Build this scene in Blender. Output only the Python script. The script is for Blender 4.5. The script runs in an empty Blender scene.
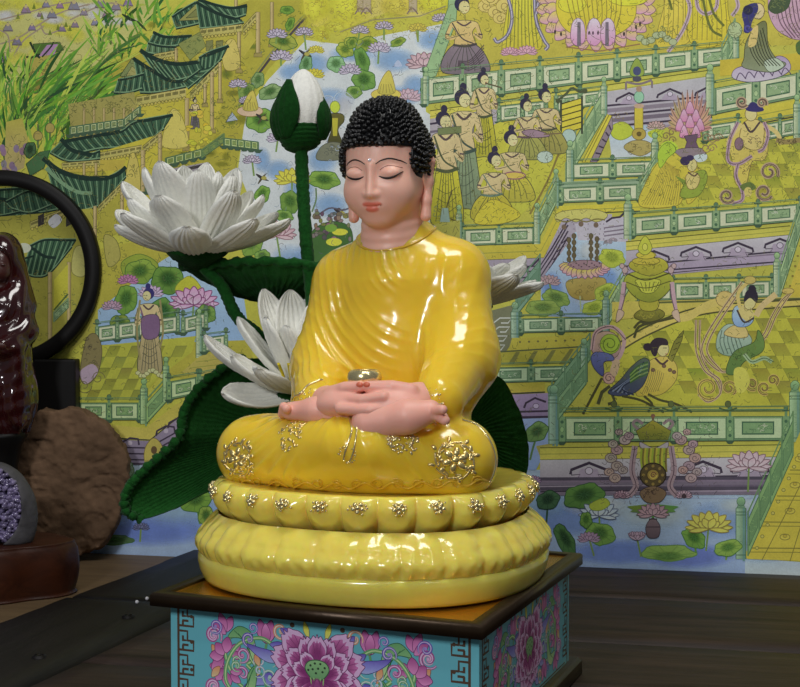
import bpy, bmesh, math, random
import numpy as np
from mathutils import Vector, Matrix, noise as mnoise
random.seed(7); rng = np.random.default_rng(7)
C = bpy.context.scene.collection
SC = bpy.context.scene
PI = math.pi
R = math.radians

# ------------------------------------------------------------------ camera
FPX = 1300.0
CAMZ = 0.37
PITCH = math.atan(43.5 / FPX)
cam_data = bpy.data.cameras.new('camera')
cam = bpy.data.objects.new('camera', cam_data); C.objects.link(cam)
cam_data.sensor_width = 36.0
cam_data.lens = 36.0 * FPX / 800.0
cam_data.clip_start = 0.02
cam.location = (0, 0, CAMZ)
cam.rotation_euler = (PI / 2 - PITCH, 0, 0)
SC.camera = cam

# ------------------------------------------------------------------ light
SC.view_settings.view_transform = 'Standard'
SC.view_settings.look = 'None'
SC.view_settings.exposure = 0.0
SC.view_settings.gamma = 1.0
world = bpy.data.worlds.new('room_light'); SC.world = world
world.use_nodes = True
world.node_tree.nodes['Background'].inputs[0].default_value = (0.80, 0.90, 1.0, 1)
world.node_tree.nodes['Background'].inputs[1].default_value = 0.10

def area(name, loc, target, size, power, col=(1, 1, 1), sy=None):
    l = bpy.data.lights.new(name, 'AREA'); l.energy = power; l.color = col
    l.size = size
    if sy: l.shape = 'RECTANGLE'; l.size_y = sy
    o = bpy.data.objects.new(name, l); C.objects.link(o)
    o.location = loc
    d = Vector(target) - Vector(loc)
    o.rotation_euler = d.to_track_quat('-Z', 'Y').to_euler()
    return o
area('ceiling_lamp', (0.15, 0.75, 2.1), (0.2, 1.5, 0.3), 0.9, 15.0, (1.0, 0.98, 0.94), 0.5)
area('window_light', (-0.70, -0.40, 0.95), (0.0, 1.2, 0.25), 0.20, 11.0, (0.98, 0.98, 1.0), 0.28)
for _k, (_x, _y, _z) in enumerate([(0.55, -0.1, 1.5), (0.75, -0.1, 1.5), (0.55, 0.1, 1.62), (0.75, 0.1, 1.62), (-0.15, 0.1, 1.7), (-0.32, 0.1, 1.7)]):
    area('spot_lamp', (_x, _y, _z), (0.05, 1.2, 0.3), 0.07, 0.6, (1.0, 0.98, 0.95))

# ------------------------------------------------------------------ helpers
def px_ray(px, py):
    a = (px - 400.0) / FPX; b = -(py - 343.5) / FPX
    c, s = math.cos(PITCH), math.sin(PITCH)
    return np.array([a, c + b * s, -s + b * c])
CAM = np.array([0, 0, CAMZ])
def on_plane(px, py, o, n):
    d = px_ray(px, py); n = np.asarray(n, float)
    t = np.dot(np.asarray(o, float) - CAM, n) / np.dot(d, n)
    return CAM + d * t
def at_y(px, py, Y):
    d = px_ray(px, py); return CAM + d * (Y / d[1])
def at_z(px, py, Z):
    d = px_ray(px, py); return CAM + d * ((Z - CAMZ) / d[2])

def lin(c):
    c = np.asarray(c, float) / 255.0
    return np.where(c <= 0.04045, c / 12.92, ((c + 0.055) / 1.055) ** 2.4)

def tag(o, label=None, cat=None, group=None, kind=None):
    if label: o['label'] = label
    if cat: o['category'] = cat
    if group: o['group'] = group
    if kind: o['kind'] = kind
    return o
def empty(name, loc=(0, 0, 0), rz=0):
    o = bpy.data.objects.new(name, None); C.objects.link(o)
    o.empty_display_size = 0.02
    o.location = loc; o.rotation_euler = (0, 0, rz)
    return o
def link(name, me, mat, parent=None, smooth=True):
    if smooth and len(me.polygons):
        me.polygons.foreach_set('use_smooth', np.ones(len(me.polygons), bool))
    o = bpy.data.objects.new(name, me); C.objects.link(o)
    for m in (mat if isinstance(mat, (list, tuple)) else [mat]): me.materials.append(m)
    if parent: o.parent = parent
    return o
def np_mesh(name, V, F, col=None):
    """F: array (n,4) or (n,3) or list of arrays"""
    me = bpy.data.meshes.new(name)
    V = np.asarray(V, np.float32)
    Fs = F if isinstance(F, list) else [F]
    Fs = [np.asarray(f, np.int32) for f in Fs if len(f)]
    loops = np.concatenate([f.ravel() for f in Fs])
    tot = np.concatenate([np.full(len(f), f.shape[1], np.int32) for f in Fs])
    start = np.concatenate([[0], np.cumsum(tot)[:-1]]).astype(np.int32)
    me.vertices.add(len(V)); me.vertices.foreach_set('co', V.ravel())
    me.loops.add(len(loops)); me.loops.foreach_set('vertex_index', loops)
    me.polygons.add(len(tot)); me.polygons.foreach_set('loop_start', start); me.polygons.foreach_set('loop_total', tot)
    if col is not None:
        a = me.color_attributes.new('col', 'FLOAT_COLOR', 'POINT')
        c = np.ones((len(V), 4), np.float32); c[:, :3] = col
        a.data.foreach_set('color', c.ravel())
    me.update(calc_edges=True); me.validate()
    return me
class MB:
    """collects quads / tris of several shapes into ONE mesh"""
    def __init__(s): s.V = []; s.Q = []; s.T = []; s.C = []; s.n = 0
    def add(s, V, Q=(), T=(), col=None):
        V = np.asarray(V, float)
        if len(Q): s.Q.append(np.asarray(Q, int) + s.n)
        if len(T): s.T.append(np.asarray(T, int) + s.n)
        s.V.append(V); s.n += len(V)
        if col is not None:
            c = np.asarray(col, float)
            s.C.append(np.tile(c, (len(V), 1)) if c.ndim == 1 else c)
        return s
    def mesh(s, name):
        F = []
        if s.Q: F.append(np.concatenate(s.Q))
        if s.T: F.append(np.concatenate(s.T))
        return np_mesh(name, np.concatenate(s.V), F, np.concatenate(s.C) if s.C else None)
    def build(s, name, mat, parent=None, smooth=True):
        return link(name, s.mesh(name), mat, parent, smooth)
def grid_quads(nu, nv, closed_u=False, closed_v=False):
    """index grid [u][v] -> quads"""
    U = np.arange(nu if closed_u else nu - 1); Vv = np.arange(nv if closed_v else nv - 1)
    a, b = np.meshgrid(U, Vv, indexing='ij'); a = a.ravel(); b = b.ravel()
    a2 = (a + 1) % nu; b2 = (b + 1) % nv
    return np.stack([a * nv + b, a2 * nv + b, a2 * nv + b2, a * nv + b2], 1)
def tube(path, rad, n=10, cap=True):
    """swept tube; rad scalar or list -> V,Q,T"""
    P = np.asarray(path, float); m = len(P)
    r = np.full(m, rad, float) if np.isscalar(rad) else np.asarray(rad, float)
    T_ = np.gradient(P, axis=0); T_ /= np.linalg.norm(T_, axis=1)[:, None] + 1e-12
    up = np.array([0, 0, 1.0]) if abs(T_[0][2]) < 0.9 else np.array([1.0, 0, 0])
    A = np.cross(T_[0], up); A /= np.linalg.norm(A)
    V = []
    ang = np.linspace(0, 2 * PI, n, endpoint=False)
    for i in range(m):
        A = A - T_[i] * np.dot(A, T_[i]); A /= np.linalg.norm(A) + 1e-12
        B = np.cross(T_[i], A)
        V.append(P[i] + r[i] * (np.cos(ang)[:, None] * A + np.sin(ang)[:, None] * B))
    V = np.concatenate(V)
    Q = grid_quads(m, n, False, True)
    Tt = []
    if cap:
        V = np.concatenate([V, P[:1], P[-1:]]); k = m * n
        for j in range(n):
            Tt.append((k, (j + 1) % n, j)); Tt.append((k + 1, (m - 1) * n + j, (m - 1) * n + (j + 1) % n))
    return V, Q, Tt
def spline(pts, n=24):
    """Catmull-Rom through points"""
    P = np.asarray(pts, float)
    if len(P) < 3: 
        t = np.linspace(0, 1, n)[:, None]; return P[0] * (1 - t) + P[-1] * t
    P = np.concatenate([[2 * P[0] - P[1]], P, [2 * P[-1] - P[-2]]])
    m = len(P) - 3; out = []
    for u in np.linspace(0, m - 1e-6, n):
        i = int(u); t = u - i
        p0, p1, p2, p3 = P[i:i + 4]
        out.append(0.5 * (2 * p1 + (p2 - p0) * t + (2 * p0 - 5 * p1 + 4 * p2 - p3) * t * t + (3 * p1 - p0 - 3 * p2 + p3) * t ** 3))
    return np.array(out)
def box_bm(sx, sy, sz, loc=(0, 0, 0), rz=0, bev=0.0, seg=2):
    bm = bmesh.new()
    bmesh.ops.create_cube(bm, size=1.0)
    bmesh.ops.scale(bm, vec=(sx, sy, sz), verts=bm.verts)
    if bev > 0: bmesh.ops.bevel(bm, geom=bm.edges[:], offset=bev, segments=seg, affect='EDGES', profile=0.6)
    bmesh.ops.rotate(bm, cent=(0, 0, 0), matrix=Matrix.Rotation(rz, 3, 'Z'), verts=bm.verts)
    bmesh.ops.translate(bm, vec=loc, verts=bm.verts)
    return bm
def bm_obj(name, bm, mat, parent=None, smooth=False):
    me = bpy.data.meshes.new(name); bm.to_mesh(me); bm.free()
    return link(name, me, mat, parent, smooth)

# ---- implicit surfaces
def v_(P, c): return P - np.asarray(c, float)
def ell(P, c, r, rot=None):
    q = v_(P, c)
    if rot is not None: q = q @ np.asarray(rot)          # columns = local axes
    r = np.asarray(r, float)
    k0 = np.linalg.norm(q / r, axis=-1); k1 = np.linalg.norm(q / (r * r), axis=-1)
    return np.where(k1 > 1e-9, k0 * (k0 - 1) / (k1 + 1e-12), -r.min())
def cap(P, a, b, ra, rb=None):
    rb = ra if rb is None else rb
    a = np.asarray(a, float); b = np.asarray(b, float); ab = b - a
    h = np.clip((v_(P, a) @ ab) / (ab @ ab), 0, 1)
    return np.linalg.norm(v_(P, a) - h[..., None] * ab, axis=-1) - (ra + (rb - ra) * h)
def chain(P, pts, rads, k=0.0):
    d = None
    for i in range(len(pts) - 1):
        e = cap(P, pts[i], pts[i + 1], rads[i], rads[i + 1])
        d = e if d is None else (smin(d, e, k) if k else np.minimum(d, e))
    return d
def smin(a, b, k):
    h = np.clip(0.5 + 0.5 * (b - a) / k, 0, 1)
    return b + (a - b) * h - k * h * (1 - h)
def smax(a, b, k): return -smin(-a, -b, k)
def sstep(a, b, x):
    t = np.clip((x - a) / (b - a), 0, 1); return t * t * (3 - 2 * t)
def rotm(rx=0, ry=0, rz=0):
    return np.array((Matrix.Rotation(rz, 3, 'Z') @ Matrix.Rotation(ry, 3, 'Y') @ Matrix.Rotation(rx, 3, 'X')))
def surf(f, lo, hi, h, it=3):
    """naive surface nets of f(P)<0, then projected on the zero set -> V, Q"""
    lo = np.asarray(lo, float); hi = np.asarray(hi, float)
    # coarse pass to skip empty blocks
    n = np.ceil((hi - lo) / h).astype(int) + 1
    xs = [lo[i] + h * np.arange(n[i]) for i in range(3)]
    val = np.full(tuple(n), 1.0)
    B = 8
    cs = [xs[i][::B] for i in range(3)]
    G = np.stack(np.meshgrid(*cs, indexing='ij'), -1)
    cc = G + h * B / 2
    fc = f(cc.reshape(-1, 3)).reshape(cc.shape[:3])
    lim = h * B * 0.5 * 1.75 * 1.5 + 2 * h
    for (i, j, k) in np.argwhere(np.abs(fc) >= lim):
        if fc[i, j, k] < 0: val[i * B:(i + 1) * B, j * B:(j + 1) * B, k * B:(k + 1) * B] = -1.0
    near = np.argwhere(np.abs(fc) < lim)
    pts = []; sl = []
    for (i, j, k) in near:
        s = (slice(i * B, min((i + 1) * B, n[0])), slice(j * B, min((j + 1) * B, n[1])), slice(k * B, min((k + 1) * B, n[2])))
        g = np.stack(np.meshgrid(xs[0][s[0]], xs[1][s[1]], xs[2][s[2]], indexing='ij'), -1)
        pts.append(g.reshape(-1, 3)); sl.append((s, g.shape[:3]))
    if pts:
        cnt = [len(p) for p in pts]; allp = np.concatenate(pts)
        fv = np.concatenate([f(allp[q:q + 300000]) for q in range(0, len(allp), 300000)])
        o = 0
        for (s, sh), c_ in zip(sl, cnt):
            val[s] = fv[o:o + c_].reshape(sh); o += c_
    S = val < 0
    c8 = [S[a:n[0] - 1 + a, b:n[1] - 1 + b, c:n[2] - 1 + c] for a in (0, 1) for b in (0, 1) for c in (0, 1)]
    sm = sum(x.astype(np.int8) for x in c8)
    act = (sm > 0) & (sm < 8)
    idx = np.full(act.shape, -1, int); ijk = np.argwhere(act); idx[act] = np.arange(len(ijk))
    acc = np.zeros((len(ijk), 3)); num = np.zeros(len(ijk))
    corners = [(a, b, c) for a in (0, 1) for b in (0, 1) for c in (0, 1)]
    for A in corners:
        for ax in range(3):
            if A[ax]: continue
            Bc = list(A); Bc[ax] = 1
            va = val[ijk[:, 0] + A[0], ijk[:, 1] + A[1], ijk[:, 2] + A[2]]
            vb = val[ijk[:, 0] + Bc[0], ijk[:, 1] + Bc[1], ijk[:, 2] + Bc[2]]
            m = (va < 0) != (vb < 0)
            t = va[m] / (va[m] - vb[m])
            q = np.tile(np.array(A, float), (m.sum(), 1)); q[:, ax] = t
            acc[m] += q; num[m] += 1
    V = lo + h * (ijk + acc / num[:, None])
    Q = []
    for ax in range(3):
        a1, a2 = (ax + 1) % 3, (ax + 2) % 3
        sl0 = [slice(None)] * 3; sl1 = [slice(None)] * 3
        sl0[ax] = slice(0, -1); sl1[ax] = slice(1, None)
        e = S[tuple(sl0)] != S[tuple(sl1)]
        w = np.argwhere(e)
        ok = (w[:, a1] > 0) & (w[:, a2] > 0) & (w[:, a1] < n[a1] - 1) & (w[:, a2] < n[a2] - 1)
        w = w[ok]
        ins = S[w[:, 0], w[:, 1], w[:, 2]]
        def cell(d1, d2):
            q = w.copy(); q[:, a1] += d1; q[:, a2] += d2
            return idx[q[:, 0], q[:, 1], q[:, 2]]
        quad = np.stack([cell(-1, -1), cell(0, -1), cell(0, 0), cell(-1, 0)], 1)
        quad[~ins] = quad[~ins][:, ::-1]
        Q.append(quad[(quad >= 0).all(1)])
    Q = np.concatenate(Q)
    e = h * 0.25
    for _ in range(it):
        fv = f(V)
        g = np.stack([f(V + np.eye(3)[i] * e) - f(V - np.eye(3)[i] * e) for i in range(3)], 1) / (2 * e)
        g2 = (g * g).sum(1) + 0.05
        st = -(fv / g2)[:, None] * g
        L = np.linalg.norm(st, axis=1); s = np.minimum(1, 0.6 * h / (L + 1e-12))
        V = V + st * s[:, None]
    return V, Q
def surf_obj(name, f, lo, hi, h, mat, parent=None, colf=None, it=3):
    V, Q = surf(f, lo, hi, h, it)
    col = colf(V) if colf else None
    return link(name, np_mesh(name, V, Q, col), mat, parent)
def vnoise(P, s, seed=0):
    """cheap smooth value noise, vectorised"""
    p = np.asarray(P, float) * s + seed * 17.31
    i = np.floor(p).astype(np.int64); f = p - i; f = f * f * (3 - 2 * f)
    def hsh(a, b, c):
        x = (a * 374761393 + b * 668265263 + c * 2147483647 + seed * 974634777) & 0xffffffff
        x = ((x ^ (x >> 13)) * 1274126177) & 0xffffffff
        return ((x ^ (x >> 16)) & 0xffff) / 65535.0
    r = 0
    for a in (0, 1):
        for b in (0, 1):
            for c in (0, 1):
                w = (f[..., 0] if a else 1 - f[..., 0]) * (f[..., 1] if b else 1 - f[..., 1]) * (f[..., 2] if c else 1 - f[..., 2])
                r = r + w * hsh(i[..., 0] + a, i[..., 1] + b, i[..., 2] + c)
    return r * 2 - 1

# ------------------------------------------------------------------ materials
def nodes_of(m):
    m.use_nodes = True; nt = m.node_tree
    return nt, nt.nodes['Principled BSDF']
def mat(name, col, rough=0.5, metal=0.0, spec=0.5, coat=0.0, sss=0.0, sss_r=(1, 0.6, 0.2), sss_s=0.01, sheen=0.0,
        var=0.0, vscale=40.0, bump=0.0, bscale=80.0, stretch=(1, 1, 1), attr=False, emis=0, coat_r=0.05, detail=4.0, trans=0.0, ior=1.5):
    m = bpy.data.materials.new(name); nt, b = nodes_of(m); N = nt.nodes; L = nt.links
    b.inputs['Roughness'].default_value = rough; b.inputs['Metallic'].default_value = metal
    b.inputs['Specular IOR Level'].default_value = spec
    b.inputs['Coat Weight'].default_value = coat; b.inputs['Coat Roughness'].default_value = coat_r
    b.inputs['IOR'].default_value = ior
    b.inputs['Transmission Weight'].default_value = trans
    if sss > 0:
        b.inputs['Subsurface Weight'].default_value = sss; b.inputs['Subsurface Radius'].default_value = sss_r
        b.inputs['Subsurface Scale'].default_value = sss_s
    if sheen > 0:
        b.inputs['Sheen Weight'].default_value = sheen; b.inputs['Sheen Roughness'].default_value = 0.4
    col = lin(col)
    tc = N.new('ShaderNodeTexCoord'); mp = N.new('ShaderNodeMapping'); L.new(tc.outputs['Object'], mp.inputs[0])
    mp.inputs['Scale'].default_value = stretch
    src = None
    if attr:
        at = N.new('ShaderNodeAttribute'); at.attribute_name = 'col'; src = at.outputs['Color']
    if var > 0:
        nz = N.new('ShaderNodeTexNoise'); nz.inputs['Scale'].default_value = vscale; nz.inputs['Detail'].default_value = detail
        L.new(mp.outputs[0], nz.inputs[0])
        mr = N.new('ShaderNodeMapRange'); mr.inputs[1].default_value = 0.25; mr.inputs[2].default_value = 0.75
        mr.inputs[3].default_value = 1 - var; mr.inputs[4].default_value = 1 + var
        L.new(nz.outputs['Fac'], mr.inputs[0])
        mx = N.new('ShaderNodeMix'); mx.data_type = 'RGBA'; mx.blend_type = 'MULTIPLY'; mx.inputs[0].default_value = 1
        if src: L.new(src, mx.inputs[6])
        else: mx.inputs[6].default_value = (*col, 1)
        L.new(mr.outputs[0], mx.inputs[7]); src = mx.outputs[2]
    if src: L.new(src, b.inputs['Base Color'])
    else: b.inputs['Base Color'].default_value = (*col, 1)
    if bump > 0:
        n2 = N.new('ShaderNodeTexNoise'); n2.inputs['Scale'].default_value = bscale; n2.inputs['Detail'].default_value = 4
        L.new(mp.outputs[0], n2.inputs[0])
        bp = N.new('ShaderNodeBump'); bp.inputs['Strength'].default_value = bump; bp.inputs['Distance'].default_value = 0.002
        L.new(n2.outputs['Fac'], bp.inputs['Height']); L.new(bp.outputs[0], b.inputs['Normal'])
    return m
M = {}
M['resin'] = mat('yellow_resin', (246, 208, 58), 0.2, coat=0.6, sss=0.75, sss_r=(1, 0.72, 0.12), sss_s=0.016, spec=0.5)
M['resin_pale'] = mat('pale_yellow_resin', (253, 226, 104), 0.18, coat=0.7, sss=0.8, sss_r=(1, 0.68, 0.15), sss_s=0.016, var=0.06, vscale=60)
M['skin'] = mat('painted_skin', (238, 168, 138), 0.42, sss=0.25, sss_r=(1, 0.4, 0.25), sss_s=0.004, attr=True)
M['hand'] = mat('painted_hand_skin', (248, 182, 164), 0.45, sss=0.3, sss_r=(1, 0.4, 0.25), sss_s=0.004)
M['hair'] = mat('black_lacquer', (9, 9, 11), 0.28, spec=0.5)
M['ink'] = mat('dark_paint', (26, 12, 10), 0.5)
M['lip'] = mat('lip_paint', (222, 110, 88), 0.4)
M['gold'] = mat('gold_leaf', (246, 222, 150), 0.25, metal=0.8)
M['palegold'] = mat('pale_gold', (240, 224, 168), 0.2, metal=0.8)
M['gem'] = mat('clear_gem', (240, 240, 250), 0.05, coat=1.0)
M['petal'] = mat('white_chenille', (246, 246, 238), 0.95, spec=0.1, sheen=0.3, bump=0.6, bscale=900, var=0.06, vscale=300)
M['green'] = mat('dark_green_chenille', (22, 66, 24), 0.95, spec=0.08, sheen=0.06, bump=0.7, bscale=800, var=0.3, vscale=260)
M['stem'] = mat('green_chenille_stem', (30, 84, 34), 0.95, spec=0.08, sheen=0.1, bump=0.8, bscale=700, var=0.3, vscale=300)
M['leaf'] = mat('green_chenille_leaf', (34, 88, 36), 0.95, spec=0.08, sheen=0.06, bump=0.7, bscale=800, var=0.3, vscale=260)
M['hem'] = mat('yellow_resin_relief', (222, 178, 44), 0.2, coat=0.6)
M['stamen'] = mat('yellow_stamen', (225, 205, 30), 0.8)
# ------------------------------------------------------------------ setting
WO = at_z(800, 572, 0.0); WO2 = at_z(130, 545, 0.0)
WU = (WO - WO2); WU[2] = 0; WU /= np.linalg.norm(WU)          # along the wall, to the right
WN = np.array([WU[1], -WU[0], 0.0])                           # towards the room
WANG = math.atan2(WU[1], WU[0])
WC = (WO + WO2) / 2

def wood(name, c1, c2, scale=6.0, rough=0.55, axis=0, bump=0.35, spec=0.3):
    m = bpy.data.materials.new(name); nt, b = nodes_of(m); N = nt.nodes; L = nt.links
    tc = N.new('ShaderNodeTexCoord'); mp = N.new('ShaderNodeMapping'); L.new(tc.outputs['Object'], mp.inputs[0])
    s = [9.0, 9.0, 9.0]; s[axis] = 0.9
    mp.inputs['Scale'].default_value = s
    nz = N.new('ShaderNodeTexNoise'); nz.inputs['Scale'].default_value = scale; nz.inputs['Detail'].default_value = 8; nz.inputs['Roughness'].default_value = 0.65
    nz.inputs['Distortion'].default_value = 0.6
    L.new(mp.outputs[0], nz.inputs[0])
    cr = N.new('ShaderNodeValToRGB'); cr.color_ramp.elements[0].position = 0.3; cr.color_ramp.elements[1].position = 0.72
    cr.color_ramp.elements[0].color = (*lin(c1), 1); cr.color_ramp.elements[1].color = (*lin(c2), 1)
    L.new(nz.outputs['Fac'], cr.inputs[0]); L.new(cr.outputs[0], b.inputs['Base Color'])
    b.inputs['Roughness'].default_value = rough; b.inputs['Specular IOR Level'].default_value = spec
    bp = N.new('ShaderNodeBump'); bp.inputs['Strength'].default_value = bump; bp.inputs['Distance'].default_value = 0.003
    L.new(nz.outputs['Fac'], bp.inputs['Height']); L.new(bp.outputs[0], b.inputs['Normal'])
    return m
M['darkwood_x'] = wood('dark_plank_wood', (24, 17, 14), (64, 49, 42), axis=0)
M['darkwood_y'] = wood('dark_board_wood', (11, 10, 11), (29, 25, 25), axis=1)
M['tan'] = wood('tan_wood', (92, 74, 54), (122, 100, 72), axis=0, bump=0.1)
M['redwood'] = wood('red_brown_wood', (40, 17, 10), (72, 36, 20), axis=0, scale=4, rough=0.4)
M['plaster'] = mat('plaster', (190, 188, 178), 0.9, var=0.05)
M['floor'] = mat('floor_tile', (110, 100, 92), 0.5, var=0.1, vscale=5)

wc = WC - WN * 0.012
wb = bm_obj('wall_back', box_bm(4.2, 0.02, 2.9, (0, 0, 0)), M['plaster'])
wb.location = (wc[0] - WN[0] * 0.001, wc[1] - WN[1] * 0.001, 2.9 / 2 - 0.76); wb.rotation_euler = (0, 0, WANG); tag(wb, kind='structure')
fl = bm_obj('floor', box_bm(4.2, 4.0, 0.04), M['floor'])
fc_ = WC + WN * 1.95
fl.location = (fc_[0], fc_[1], -0.78); fl.rotation_euler = (0, 0, WANG); tag(fl, kind='structure')

# dark plank table: local frame x along the wall, y to the wall; origin on the wall foot
TANG = WANG
def to_tab(p):
    q = np.asarray(p) - WO2; return np.array([q @ WU, q @ (-WN)])
edge_a = to_tab(at_z(0, 622, 0)); edge_b = to_tab(at_z(195, 548, 0))
# the left border of the table in table coordinates (almost perpendicular to the wall)
table = empty('plank_table', (WO2[0], WO2[1], 0.0), TANG)
tag(table, 'dark weathered plank table top under the yellow seated statue', 'table')
def plank(x0, x1, y0, y1, m, name='plank', th=0.028, seed=0, shear=0.0, gap=0.0012, wav=0.0012):
    r = random.Random(seed)
    nx, ny = 46, 6
    X = np.linspace(x0 + gap, x1 - gap, nx); Y = np.linspace(y0 + gap, y1 - gap, ny)
    if (y1 - y0) > (x1 - x0): X = np.linspace(x0 + gap, x1 - gap, 6); Y = np.linspace(y0 + gap, y1 - gap, 46); nx, ny = 6, 46
    gx, gy = np.meshgrid(X, Y, indexing='ij')
    P = np.stack([gx.ravel(), gy.ravel(), np.zeros(gx.size)], 1)
    P[:, 2] = vnoise(P, 9, seed + 1) * 0.0004 - 0.0005
    ed = (gx == X[0]) | (gx == X[-1]) | (gy == Y[0]) | (gy == Y[-1])
    e = ed.ravel()
    P[e, 2] -= 0.0018
    w = vnoise(P * [1, 1, 0], 45, seed) * wav
    P[(gy == Y[0]).ravel(), 1] += w[(gy == Y[0]).ravel()]; P[(gx == X[0]).ravel(), 0] += w[(gx == X[0]).ravel()]
    P[:, 0] += shear * P[:, 1]
    B = P.copy(); B[:, 2] = -th
    n = len(P); Q = list(grid_quads(nx, ny)); 
    rim = [(i, 0) for i in range(nx)] + [(nx - 1, j) for j in range(1, ny)] + [(i, ny - 1) for i in range(nx - 2, -1, -1)] + [(0, j) for j in range(ny - 2, 0, -1)]
    ids = [i * ny + j for i, j in rim]
    for a, b in zip(ids, ids[1:] + ids[:1]): Q.append((a, a + n, b + n, b))
    Qb = [tuple(x + n for x in q[::-1]) for q in grid_quads(nx, ny)]
    o = MB().add(np.concatenate([P, B]), np.array(Q + Qb)).build(name, m, table, smooth=False)
    return o
shear = (edge_b[0] - edge_a[0]) / (edge_b[1] - edge_a[1])
xl0 = edge_a[0] - shear * edge_a[1]
bw = 0.178                                               # width of the border boards
ybj = to_tab(at_z(100, 597, 0))[1]
plank(xl0, xl0 + bw, ybj, -0.004, M['darkwood_y'], 'border_board', seed=3, shear=shear, wav=0.002)
plank(xl0 - 0.004, xl0 + bw - 0.004, -1.15, ybj, M['darkwood_y'], 'border_board', seed=4, shear=shear, wav=0.002)
ys = [-0.012, -0.20, -0.405, -0.60, -0.80, -0.98, -1.15]
q1 = to_tab(at_z(700, 600, 0))[1]; q2 = to_tab(at_z(680, 645, 0))[1]
ys[1] = q1; ys[2] = q2
for i in range(6):
    plank(xl0 + bw, xl0 + bw + 1.25, ys[i + 1], ys[i], M['darkwood_x'], 'plank', seed=20 + i, shear=shear)
ctr = to_tab(at_z(400, 640, 0))
for (lx, ly) in ((0.12, -0.08), (1.28, -0.08), (0.12, -1.05), (1.28, -1.05)):
    bm_obj('leg', box_bm(0.06, 0.06, 0.732, (xl0 + lx + shear * ly, ly, -0.028 - 0.366), bev=0.004), M['darkwood_y'], table)
for (px, py) in ((39, 657), (128, 617)):
    p = to_tab(at_z(px, py, 0))
    Vt, Qt, Tt = tube([(p[0], p[1], -0.002), (p[0], p[1], 0.0012), (p[0], p[1], 0.0022)], [0.0075, 0.0075, 0.005], 14)
    MB().add(Vt, Qt, Tt).build('peg', M['darkwood_y'], table)
for i_, (px, py) in enumerate(((137, 602.5), (147, 599))):
    p = at_z(px, py, 0.002)  # small plain white ball placed for each white speck on the board
    bm = bmesh.new(); bmesh.ops.create_icosphere(bm, subdivisions=2, radius=0.0023)
    o = bm_obj('speck', bm, mat('white_speck', (250, 248, 255), 0.2), smooth=True); o.location = (p[0], p[1], 0.0028)
    tag(o, ('tiny white bead on the dark board, nearer the left of the two', 'tiny white bead on the dark board, beside the corner of the pedestal rim')[i_], 'speck', 'white specks on the table')

# tan wooden counter left of the table, a finger lower
ZT = -0.014
counter = empty('wooden_counter', (WO2[0], WO2[1], 0.0), TANG)
tag(counter, 'tan wooden counter left of the dark plank table, carrying the stones', 'counter')
cx1 = xl0 - 0.0045
nb = bmesh.new()
pts = [(cx1 - 0.75, -0.004), (cx1 - 0.75, -1.15), (cx1 + shear * -1.15 - 0.004, -1.15), (cx1 - 0.006, -0.004)]
vs = [nb.verts.new((x, y, z)) for z in (ZT - 0.03, ZT) for x, y in pts]
nb.faces.new(vs[4:]); nb.faces.new(vs[:4][::-1])
for i in range(4): nb.faces.new((vs[i], vs[(i + 1) % 4], vs[4 + (i + 1) % 4], vs[4 + i]))
bmesh.ops.recalc_face_normals(nb, faces=nb.faces)
bm_obj('counter_top', nb, M['tan'], counter)
bm_obj('cabinet_body', box_bm(0.66, 0.9, 0.76 + ZT - 0.03, (cx1 - 0.42 - 0.2, -0.5, (-0.76 + ZT - 0.03) / 2)), M['tan'], counter)

# ------------------------------------------------------------------ pedestal
PED_Z = 0.12
pA, pB, pC = at_z(151, 596, PED_Z), at_z(482, 626, PED_Z), at_z(584, 553, PED_Z)
PU = pB - pA; PU[2] = 0; PW = np.linalg.norm(PU); PU /= PW
_a = math.atan2(PU[1], PU[0]) - R(1.9); PU = np.array([math.cos(_a), math.sin(_a), 0.0]); PW += 0.0075; pA = pB - PU * PW
PV = np.array([-PU[1], PU[0], 0.0]); PD = (pC - pB) @ PV
PO = pA + PU * PW / 2 + PV * PD / 2
PANG = math.atan2(PU[1], PU[0])
def loc2w(p): 
    p = np.asarray(p, float); return PO + PU * p[..., 0:1] + PV * p[..., 1:2] + np.array([0, 0, 1.0]) * p[..., 2:3]
def S(px, py, yl):
    """photo pixel -> statue coordinates (x right, y back, z above the pedestal) on the plane y = yl"""
    q = on_plane(px, py, PO + PV * yl, PV) - PO
    return np.array([q @ PU, q @ PV, q[2]])
M['bronze'] = mat('bronze_rim', (58, 44, 30), 0.35, metal=0.6, var=0.15, vscale=60, bump=0.1, bscale=200)
M['goldtop'] = mat('gold_lacquer_panel', (200, 140, 40), 0.22, metal=0.75, var=0.12, vscale=20)
M['blue'] = mat('turquoise_enamel', (118, 204, 218), 0.32, coat=0.2)
M['enamel'] = mat('enamel_art', (255, 255, 255), 0.32, attr=True, coat=0.25)
ped = empty('pedestal', (PO[0], PO[1], 0), PANG)
tag(ped, 'square turquoise enamel pedestal with painted peonies and bronze rim under the yellow statue', 'pedestal')
hw, hd = PW / 2, PD / 2
OU, OVV = 0.0086, 0.019                                                # rim overhang
def ring_frame(outer, inner_w, z0, z1, bev):
    """mitred square frame"""
    ow, od = outer; prof = [(0, z0), (0, z1 - bev), (bev, z1), (inner_w - bev * 0.6, z1), (inner_w, z1 - bev), (inner_w, z0)]
    V = []
    for (sx, sy) in ((-1, -1), (1, -1), (1, 1), (-1, 1)):
        for (i, z) in prof: V.append((sx * (ow - i), sy * (od - i), z))
    return V, grid_quads(4, len(prof), True, True)
V_, Q_ = ring_frame((hw, hd), 0.013, PED_Z - 0.011, PED_Z, 0.002)
MB().add(V_, Q_).build('rim', M['bronze'], ped, smooth=False)
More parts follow.
